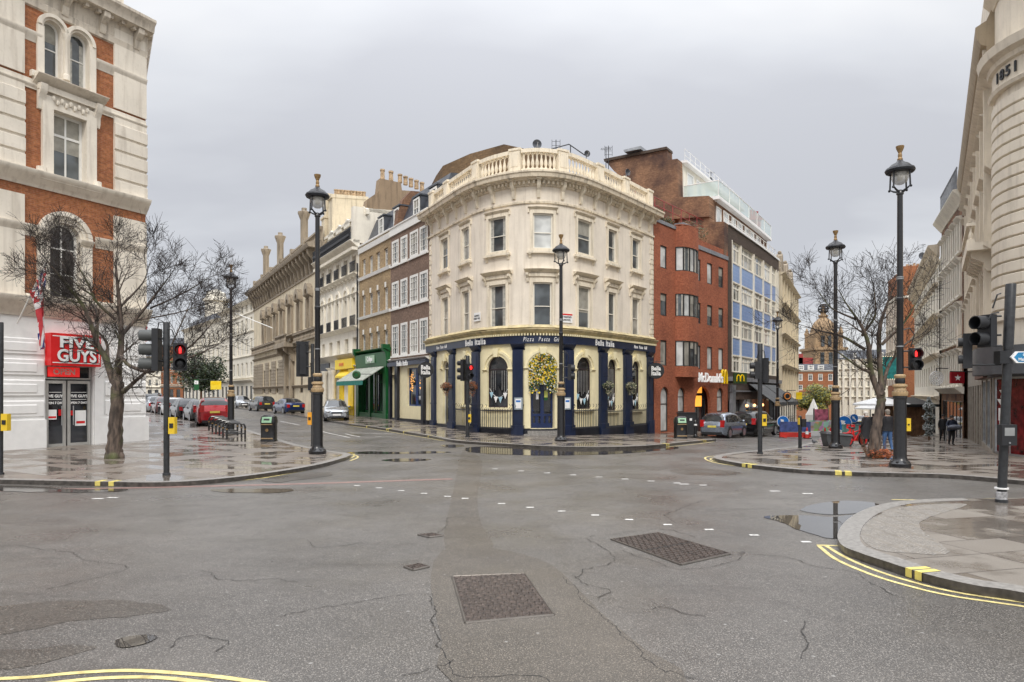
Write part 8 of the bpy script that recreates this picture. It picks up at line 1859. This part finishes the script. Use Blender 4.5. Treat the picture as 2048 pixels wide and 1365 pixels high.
# ================================================================== cars
M['tyre'] = plain('tyre_rubber', (.018, .018, .018), .7); M['alloy'] = plain('alloy_wheel', (.5, .5, .52), .3, .8); M['carglass'] = glass('car_glass', (.012, .014, .016), .03, .6)
M['tail'] = plain('tail_lamp', (.5, .012, .012), .15); M['headl'] = plain('headlamp', (.62, .64, .66), .08, .2); M['plate_y'] = plain('rear_plate', (.80, .66, .12), .4); M['plate_w'] = 'signwhite'; M['trim_b'] = plain('car_black_trim', (.02, .02, .022), .45)
def paint(n_, c, met=.4): 
    if n_ in MATS: return MATS[n_]
    q = NT(n_); q.p(base=c, rough=.22, metal=met, coat=.8); q.bump(q.noise(2, 1), .01, .02); MATS[n_] = q.m; return q.m
KIND = {  # length, half width, belt, top profile from rear to front (x share, height), cabin x shares at belt
 'hatch': (3.95, .86, .92, [(0, .80), (.02, .98), (.09, 1.36), (.16, 1.50), (.42, 1.55), (.60, 1.44), (.78, 1.0), (.95, .80), (1, .62)], (.03, .80)),
 'mpv': (3.88, .88, .95, [(0, .80), (.02, 1.0), (.08, 1.38), (.15, 1.54), (.42, 1.60), (.62, 1.50), (.84, 1.02), (.97, .80), (1, .60)], (.03, .86)),
 'sedan': (4.7, .92, .92, [(0, .86), (.03, 1.02), (.13, 1.08), (.30, 1.36), (.46, 1.44), (.60, 1.38), (.76, .98), (.94, .80), (1, .60)], (.12, .78)),
 'estate': (4.4, .90, .95, [(0, .80), (.02, 1.02), (.08, 1.40), (.14, 1.52), (.40, 1.56), (.58, 1.48), (.73, 1.04), (.94, .90), (1, .66)], (.03, .75)),
 'suv': (4.85, .98, 1.12, [(0, .95), (.015, 1.15), (.06, 1.62), (.12, 1.74), (.42, 1.78), (.58, 1.72), (.70, 1.18), (.94, 1.06), (1, .72)], (.02, .72))}
def car(kind, pm, label, loc, rz, wheel=.32, front_plate=True):
    L, W_, belt, prof, (c0, c1) = KIND[kind]; t = thing('parked_car', label, 'car', loc, rz, group='cars parked along the streets')
    def top(f): return _pl(f, prof)
    NX = 34; fs = [i/NX for i in range(NX+1)]; fs = sorted(set(fs+[.008, .02, .985, .995]))
    def wd(f): return W_*(1-.22*max(0, 1-f/.10)**2.2-.26*max(0, (f-.88)/.12)**2.2)
    def sec(f):
        w_ = wd(f); zt = top(f); bl = min(belt+.04*(.5-f)*2, zt-.06); x = (f-.5)*L; cab = max(0, min(1, (zt-bl-.10)/.42)); bot = .22+.10*max(0, (f-.9)/.1)+.12*max(0, (.06-f)/.06)
        wr = w_*(1-.04-.20*cab); return [(x, 0, bot), (x, w_*.90, bot), (x, w_*.985, bot+.12), (x, w_, (bot+bl)*.52), (x, w_*.985, bl-.05), (x, w_*.955, bl), (x, wr, zt-.05-.04*cab), (x, wr*.86, zt-.012), (x, wr*.45, zt+.012), (x, 0, zt+.02)]
    S = [sec(f) for f in fs]; n = len(S[0]); mb = MB()
    for sd in (1, -1):
        b = len(mb.v)
        for row in S:
            for (x, y, z) in row: mb.pt((x, y*sd, z))
        for i in range(len(S)-1):
            for j in range(n-1): f_ = (b+i*n+j, b+(i+1)*n+j, b+(i+1)*n+j+1, b+i*n+j+1); mb.face(f_ if sd < 0 else f_[::-1])
    for k in (0, len(S)-1):
        row = S[k]; mb.add([(x, y, z) for x, y, z in row]+[(x, -y, z) for x, y, z in row[::-1]], [tuple(range(2*n))])
    build(mb, 'body', pm, t, smooth=40)
    def patch(f0, f1, v0, v1, j, sd, off, K=4):
        vs = []; 
        for a in range(K+1):
            f_ = f0[0]+(f1[0]-f0[0])*a/K if 0 else f0+(f1-f0)*a/K; r_ = sec(f_); p_, q_ = Vector(r_[j]), Vector(r_[j+1]); r2 = sec(min(1, f_+.01)); tx = (Vector(r2[j])-Vector(r_[j])).normalized(); nn = tx.cross(q_-p_).normalized()
            if nn.y < 0 and j == 5: nn = -nn
            if nn.z < 0 and j > 5: nn = -nn
            for v in (v0, v1): w3 = p_.lerp(q_, v)+nn*off; vs.append((w3.x, w3.y*sd, w3.z))
        return vs, [(2*a, 2*a+2, 2*a+3, 2*a+1) for a in range(K)]
    gc = [(c0+.05, .27), (.29, .50), (.52, c1-.10)] if kind != 'sedan' else [(c0+.10, .36), (.38, .55), (.57, c1-.08)]
    for sd in (1, -1):
        for a, b in gc: mb = MB(); vs, fc = patch(a, b, .10, .90, 5, sd, .008); mb.add(vs, fc); build(mb, 'side_window', 'carglass', t, smooth=0)
        mb = MB(); 
        for a in (.28, .51): vs, fc = patch(a, a+.012, .0, 1, 5, sd, .004, 1); mb.add(vs, fc)
        build(mb, 'pillar', 'trim_b', t, smooth=0)
        mb = MB(); mx = (c1-.16-.5)*L; mb.sphere((mx, sd*(W_+.08), belt+.1), (.09, .11, .07), 8, 6); build(mb, 'mirror', pm, t)
    rr0, rr1 = (.03, .125) if kind != 'sedan' else (.15, .30); wf0, wf1 = (.60, c1-.035) if kind != 'sedan' else (.61, .745)
    for nm, a, b, m_ in (('rear_window', rr0, rr1, 'carglass'), ('windscreen', wf0, wf1, 'carglass')):
        mb = MB(); K = 8; NY = 8
        for i in range(K+1):
            f_ = a+(b-a)*i/K; r_ = sec(f_); r2 = sec(f_+.004); y1 = r_[6][1]*.93; dz = (r2[9][2]-r_[9][2])/(.004*L); nn = Vector((-dz, 0, 1)).normalized()*.012
            for j in range(NY+1):
                y = -y1+2*y1*j/NY; ay = abs(y); pts_ = [(q_[1], q_[2]) for q_ in r_[6:]][::-1]; z = _pl(ay, pts_); mb.pt((r_[0][0]+nn.x, y, z+nn.z))
        for i in range(K):
            for j in range(NY): mb.face((i*(NY+1)+j, i*(NY+1)+j+1, (i+1)*(NY+1)+j+1, (i+1)*(NY+1)+j))
        build(mb, nm, m_, t, smooth=60)
    for fx in (.185, .80):
        for sd in (1, -1):
            x = (fx-.5)*L; y0 = W_*.995
            def ring(prf, m, nm, par): 
                mb = MB(); mb.lathe(prf, n=20)
                for v in mb.v: v[:] = (v.x+x, sd*(y0+v.z), v.y+wheel)
                return build(mb, nm, m, par)
            mb = MB(); K = 14; b = 0
            for i in range(K+1):
                a = math.pi*i/K
                for r_ in (wheel*.9, wheel*1.2): mb.pt((x+r_*math.cos(a), sd*(y0+.006), wheel+r_*math.sin(a)))
            for i in range(K): mb.face((2*i, 2*i+1, 2*i+3, 2*i+2))
            build(mb, 'wheel_arch', 'trim_b', t, smooth=0)
            ty = ring([(wheel*.62, -.2), (wheel*.97, -.19), (wheel, -.15), (wheel, -.02), (wheel*.96, .01), (wheel*.7, .015), (wheel*.6, 0)], 'tyre', 'tyre', t)
            ring([(.01, .012), (wheel*.16, .012), (wheel*.2, -.0), (wheel*.62, .0), (wheel*.68, .018)], 'alloy', 'rim', ty)
            mb = MB()
            for i in range(5): a = i*1.257+.4; mb.add([(x+wheel*.2*math.cos(a-.25), sd*(y0+.004), wheel+wheel*.2*math.sin(a-.25)), (x+wheel*.56*math.cos(a-.18), sd*(y0+.004), wheel+wheel*.56*math.sin(a-.18)), (x+wheel*.56*math.cos(a+.42), sd*(y0+.004), wheel+wheel*.56*math.sin(a+.42)), (x+wheel*.2*math.cos(a+.35), sd*(y0+.004), wheel+wheel*.2*math.sin(a+.35))], [(0, 1, 2, 3)])
            build(mb, 'rim_gaps', 'trim_b', ty, smooth=0)
    bl = belt-.02
    for sd in (1, -1):
        mb = MB(); z0, z1 = (bl-.26, bl+.02) if kind not in ('mpv', 'suv', 'hatch') else (bl-.2, bl+.22)
        mb.box(-L/2-.012, -L/2+.20, sd*W_*.60 if sd > 0 else -W_*.86, sd*W_*.86 if sd > 0 else -W_*.60, z0, z1); build(mb, 'tail_lamp', 'tail', t)
        mb = MB(); mb.sphere((L/2-.16, sd*W_*.66, .70 if kind != 'suv' else .88), (.2, .2, .09), 10, 6); build(mb, 'headlight', 'headl', t)
    mb = MB(); mb.box(-L/2-.02, -L/2+.05, -.27, .27, .70 if kind != 'suv' else .85, .82 if kind != 'suv' else .97); build(mb, 'rear_plate', 'plate_y', t); 
    mb = MB(); mb.box(L/2-.06, L/2+.035, -.27, .27, .42, .54); build(mb, 'front_plate', 'signwhite', t)
    mb = MB(); mb.box(L/2-.12, L/2+.015, -W_*.45, W_*.45, .55, .68); mb.box(L/2-.12, L/2+.02, -W_*.6, W_*.6, .26, .38); mb.box(-L/2-.015, -L/2+.1, -W_*.72, W_*.72, .25, .42); build(mb, 'grille_and_bumper_trim', 'trim_b', t)
    return t
aL = math.atan2(UL[1], UL[0]); aR = math.atan2(.779, .627)
def carat(kind, pm, label, px, Y, rz, dz=RD): p = Gz(px, Y, dz); return car(kind, pm, label, p, rz, .34 if kind != 'suv' else .39)
SIL = paint('silver_paint', (.42, .44, .47), .7); BLK = paint('black_car_paint', (.012, .012, .014)); REDP = paint('red_car_paint', (.42, .012, .018)); DBL = paint('dark_blue_paint', (.015, .035, .12)); DGR = paint('dark_grey_paint', (.04, .042, .045)); GRM = paint('mid_grey_paint', (.13, .14, .15), .6); WHP = paint('white_car_paint', (.7, .7, .69), .0); SBL = paint('silver_blue_paint', (.30, .345, .42), .75)
carat('mpv', SBL, 'silver blue hatchback with red tail lamps parked before the red brick restaurant', 1448, 43.6, aR)
pS_ = Gz(1448, 43.6); v_ = Vector((.627, .779, 0))*5.4; pp = pS_+v_+Vector((.15, .2, 0)); pp.z = T(pp.x, pp.y)+RD
car('suv', BLK, 'large black off roader parked ahead of the silver blue hatchback', pp, aR+R(1), .39)
carat('hatch', SIL, 'silver hatchback facing the camera by the yellow shop', 671, 50.0, aL+math.pi-R(14))
carat('sedan', DBL, 'dark blue saloon seen from behind before the stone club', 577, 62.5, aL+R(3)); carat('estate', DGR, 'dark grey hatchback behind the blue saloon, red tail lamps', 523, 71.5, aL+R(4)); carat('hatch', SIL, 'pale silver car beyond the dark grey hatchback', 483, 83, aL+math.pi)
carat('suv', REDP, 'red estate car seen from behind by the cycle stands', 426, 43.2, aL-R(5))
a0_ = Gz(424, 43.2); dL = Vector((math.cos(aL+R(4)), math.sin(aL+R(4)), 0))
for i, (k_, pm, l_) in enumerate((('hatch', DGR, 'dark grey hatchback parked directly ahead of the red estate'), ('estate', BLK, 'black estate, third in the left row of parked cars'), ('hatch', WHP, 'white hatchback, fourth in the left row of parked cars'), ('hatch', paint('maroon_paint', (.1, .02, .02)), 'maroon hatchback, fifth in the left row of parked cars'), ('estate', SIL, 'silver estate, sixth in the left row of parked cars'), ('suv', BLK, 'tall black car, seventh in the left row'), ('hatch', GRM, 'mid grey hatchback, eighth and farthest in the left row'))):
    q_ = a0_+dL*(5.3*(i+1))+Vector((.25, .1, 0)); q_.z = T(q_.x, q_.y)+RD; car(k_, pm, l_, q_, aL+R(3), .34)
for (px, Y, k_, pm, l_) in ((312, 118, 'suv', GRM, 'grey car far off at the left street mouth'), (300, 100, 'estate', BLK, 'black car far off beside the dark bollards'), (1702, 105, 'hatch', DGR, 'dark car far down the right street beyond the lamp post'), (1722, 95, 'estate', WHP, 'pale van like car far down the right street')): carat(k_, pm, l_, px, Y, aL if px < 900 else 1.1)
# ================================================================== people
SK = plain('skin', (.42, .25, .18), .6, var=.05)
def person(label, loc, rz, h, J, zones, hair, coat=None, extra=None):
    """J: joint positions in metres for a 1.75 m figure, facing +y; zones: materials by height"""
    t = thing('person', label, 'person', loc, rz); s = h/1.75
    D = {'pel': ((0, 0, .95), .15), 'belly': ((0, 0, 1.08), .15), 'chest': ((0, -.01, 1.30), .165), 'neckb': ((0, 0, 1.45), .09), 'neck': ((0, .01, 1.52), .055), 'jaw': ((0, .035, 1.585), .072), 'head': ((0, .015, 1.66), .095), 'crown': ((0, .0, 1.70), .078)}
    for sd, k in ((-1, 'l'), (1, 'r')):
        D.update({k+'sh': ((sd*.18, 0, 1.42), .072), k+'el': ((sd*.25, -.02, 1.13), .052), k+'wr': ((sd*.26, .06, .88), .034), k+'ha': ((sd*.26, .08, .82), .036), k+'hip': ((sd*.09, 0, .90), .12), k+'kn': ((sd*.10, .02, .50), .072), k+'an': ((sd*.10, 0, .09), .045), k+'he': ((sd*.10, -.03, .04), .042), k+'to': ((sd*.11, .16, .03), .036)})
    for k, v in J.items(): D[k] = (v, D[k][1]) if len(v) == 3 else (v[:3], v[3])
    names = list(D); E = [('pel', 'belly'), ('belly', 'chest'), ('chest', 'neckb'), ('neckb', 'neck'), ('neck', 'jaw'), ('jaw', 'head'), ('head', 'crown')]
    for k in 'lr': E += [('neckb', k+'sh'), (k+'sh', k+'el'), (k+'el', k+'wr'), (k+'wr', k+'ha'), ('pel', k+'hip'), (k+'hip', k+'kn'), (k+'kn', k+'an'), (k+'an', k+'he'), (k+'he', k+'to')]
    for k in 'lr':   # fingers and thumb
        hx, hy, hz = D[k+'ha'][0]; wx, wy, wz = D[k+'wr'][0]; d = (Vector((hx, hy, hz))-Vector((wx, wy, wz))).normalized(); sd = Vector((0, 1, 0)) if abs(d.y) < .8 else Vector((1, 0, 0)); sd = (sd-d*sd.dot(d)).normalized(); cu_ = d.cross(sd)*(.35 if k == 'l' else -.35)
        for f_, (o_, ln) in enumerate(((-.03, .07), (-.01, .085), (.01, .08), (.028, .062), (.045, .05))):
            b_ = Vector((hx, hy, hz))+sd*o_+d*(.02 if f_ < 4 else -.03); m1 = b_+d*ln*.5+(sd*.03 if f_ == 4 else Vector()); e_ = b_+d*ln+cu_*ln*.5+(sd*.035 if f_ == 4 else Vector())
            n1, n2 = f'{k}f{f_}a', f'{k}f{f_}b'; D[n1] = (tuple(m1), .010); D[n2] = (tuple(e_), .008); names += [n1, n2]; E += [(k+'ha', n1), (n1, n2)]
    me = bpy.data.meshes.new('body'); me.from_pydata([Vector(D[k][0])*s for k in names], [(names.index(a), names.index(b)) for a, b in E], []); o = bpy.data.objects.new('body', me); col.objects.link(o)
    sm = o.modifiers.new('s', 'SKIN'); o.modifiers.new('u', 'SUBSURF').levels = 2
    for i, k in enumerate(names): v = me.skin_vertices[0].data[i]; v.radius = (D[k][1]*s*1.12,)*2; v.use_root = (k == 'pel')
    dg = bpy.context.evaluated_depsgraph_get(); m2 = bpy.data.meshes.new_from_object(o.evaluated_get(dg)); bpy.data.objects.remove(o)
    for mm in (zones+[SK]): m2.materials.append(mm)
    for p in m2.polygons:
        c = p.center/s; hd_ = min((c-Vector(D[k][0])).length for k in ('lha', 'rha', 'lf1a', 'rf1a', 'lf1b', 'rf1b'))
        p.material_index = 3 if (hd_ < .075 or c.z > D['neck'][0][2]-.02) else 0 if c.z > .93 or abs(c.x) > .23 else 1 if c.z > .10 else 2; p.use_smooth = True
    o = bpy.data.objects.new('body', m2); col.objects.link(o); o.parent = t
    hx, hy, hz = [q_*s for q_ in D['head'][0]]
    mb = MB(); mb.sphere((hx, hy-.02, hz+.035), (.108, .115, .105), 12, 8); mb.sphere((hx, hy-.07, hz-.04), (.085, .06, .09), 10, 6); build(mb, 'hair', hair, t)
    mb = MB(); mb.sphere((hx, hy+.115, hz-.03), (.014, .022, .024), 6, 4)
    for q_ in (-1, 1): mb.sphere((hx+q_*.1, hy-.0, hz-.02), (.012, .022, .032), 6, 4)
    mb.tube([(hx-.028, hy+.1, hz-.078), (hx, hy+.108, hz-.08), (hx+.028, hy+.1, hz-.078)], .006, 5); build(mb, 'face_features', SK, t)
    mb = MB()
    for q_ in (-1, 1): mb.sphere((hx+q_*.034, hy+.094, hz+.002), (.013, .01, .008), 6, 4)
    build(mb, 'eyes', 'trim_b', t)
    if coat:
        z0, z1, w0, cm = coat; mb = MB(); n = 16; cx0, cy0, _ = D['belly'][0]; prf = [(w0, z0), (w0*.96, z0+.02), (w0*.93, (z0+z1)/2), (.21, z1-.1), (.2, z1), (.1, z1+.06)]
        mb.lathe([(r_*s, z*s) for r_, z in prf], (cx0*s, cy0*s, 0), n, sy=.72); build(mb, 'coat', cm, t)
    if extra: extra(t, s)
    return t
BKC = plain('black_cloth', (.014, .014, .017), .8); NVC = plain('navy_cloth', (.02, .028, .055), .75, var=.3); JN = plain('blue_jeans', (.06, .13, .28), .8, var=.25); DKT = plain('dark_trousers', (.018, .018, .022), .8); SHO = plain('brown_shoes', (.12, .06, .03), .6); BSH = plain('black_shoes', (.015, .015, .015), .5)
WH = plain('white_hair', (.62, .58, .52), .8); GH = plain('grey_hair', (.22, .19, .16), .8); DH = plain('dark_hair', (.02, .015, .012), .7)
fl_ = dict(lkn=(-.10, .06, .50), lan=(-.10, .03, .09), lhe=(-.1, 0, .04), lto=(-.12, .2, .03), rkn=(.11, .0, .5), ran=(.13, -.14, .10), rhe=(.13, -.17, .05), rto=(.14, .0, .03))
p = G(1740, 895); person('person in a long black coat with white hair walking away beside the bare tree trunk', G(1733, 895), R(10), 1.72, dict(fl_, lha=(-.2, .16, .9), lwr=(-.22, .12, .95), head=(0, .06, 1.64), crown=(0, .05, 1.68)), [BKC, DKT, BSH], WH, (.42, 1.36, .30, BKC))
p = G(1775, 903); person('person in a black jacket and blue jeans walking away left of the tallest right lamp', p, R(-6), 1.80, dict(fl_, lwr=(-.26, .04, .9), rwr=(.26, -.02, .9)), [BKC, JN, SHO], GH, (.86, 1.38, .235, BKC))
def parcel(t, s):
    mb = MB(); mb.sphere((0, .3, 1.02), (.42, .2, .15), 14, 8); b = build(mb, 'bundle', plain('grey_bundle', (.13, .14, .17), .7, var=.3), t)
    mb = MB(); mb.tube([(.42, .25, 1.1), (.52, .3, .55), (.56, .34, .05)], [.03, .025, .02], 6); build(mb, 'stick', 'steel', t)
p = G(1903, 890); person('person in dark blue holding a grey bundle across the waist, walking toward the camera', p, R(180), 1.68, dict(lkn=(-.08, .08, .5), lan=(-.05, .05, .1), lhe=(-.05, .03, .05), lto=(-.05, .2, .03), rkn=(.1, 0, .5), ran=(.1, -.08, .1), rhe=(.1, -.1, .05), rto=(.12, .06, .03), lel=(-.33, .05, 1.18), lwr=(-.34, .28, 1.06), lha=(-.30, .36, 1.04), rel=(.33, .05, 1.18), rwr=(.34, .28, 1.06), rha=(.30, .36, 1.04), head=(0, .05, 1.63), jaw=(0, .08, 1.55)), [NVC, DKT, BSH], DH, (.84, 1.36, .27, NVC), parcel)
p = Gz(1812, 44); 
for (px, Y, l_, c_, r_) in ((1746, 62, 'distant person in dark clothes beyond the cafe parasol', BKC, 0), (1886, 46, 'person in black standing behind the one with the bundle', BKC, 160), (318, 92, 'distant person in black at the mouth of the left street', BKC, 30), (302, 96, 'distant person in a grey coat near the far bollards', plain('grey_coat', (.1, .1, .11), .8), 10)):
    person(l_, Gz(px, Y), R(r_), 1.72, fl_, [c_, DKT, BSH], DH, (.8, 1.38, .24, c_))
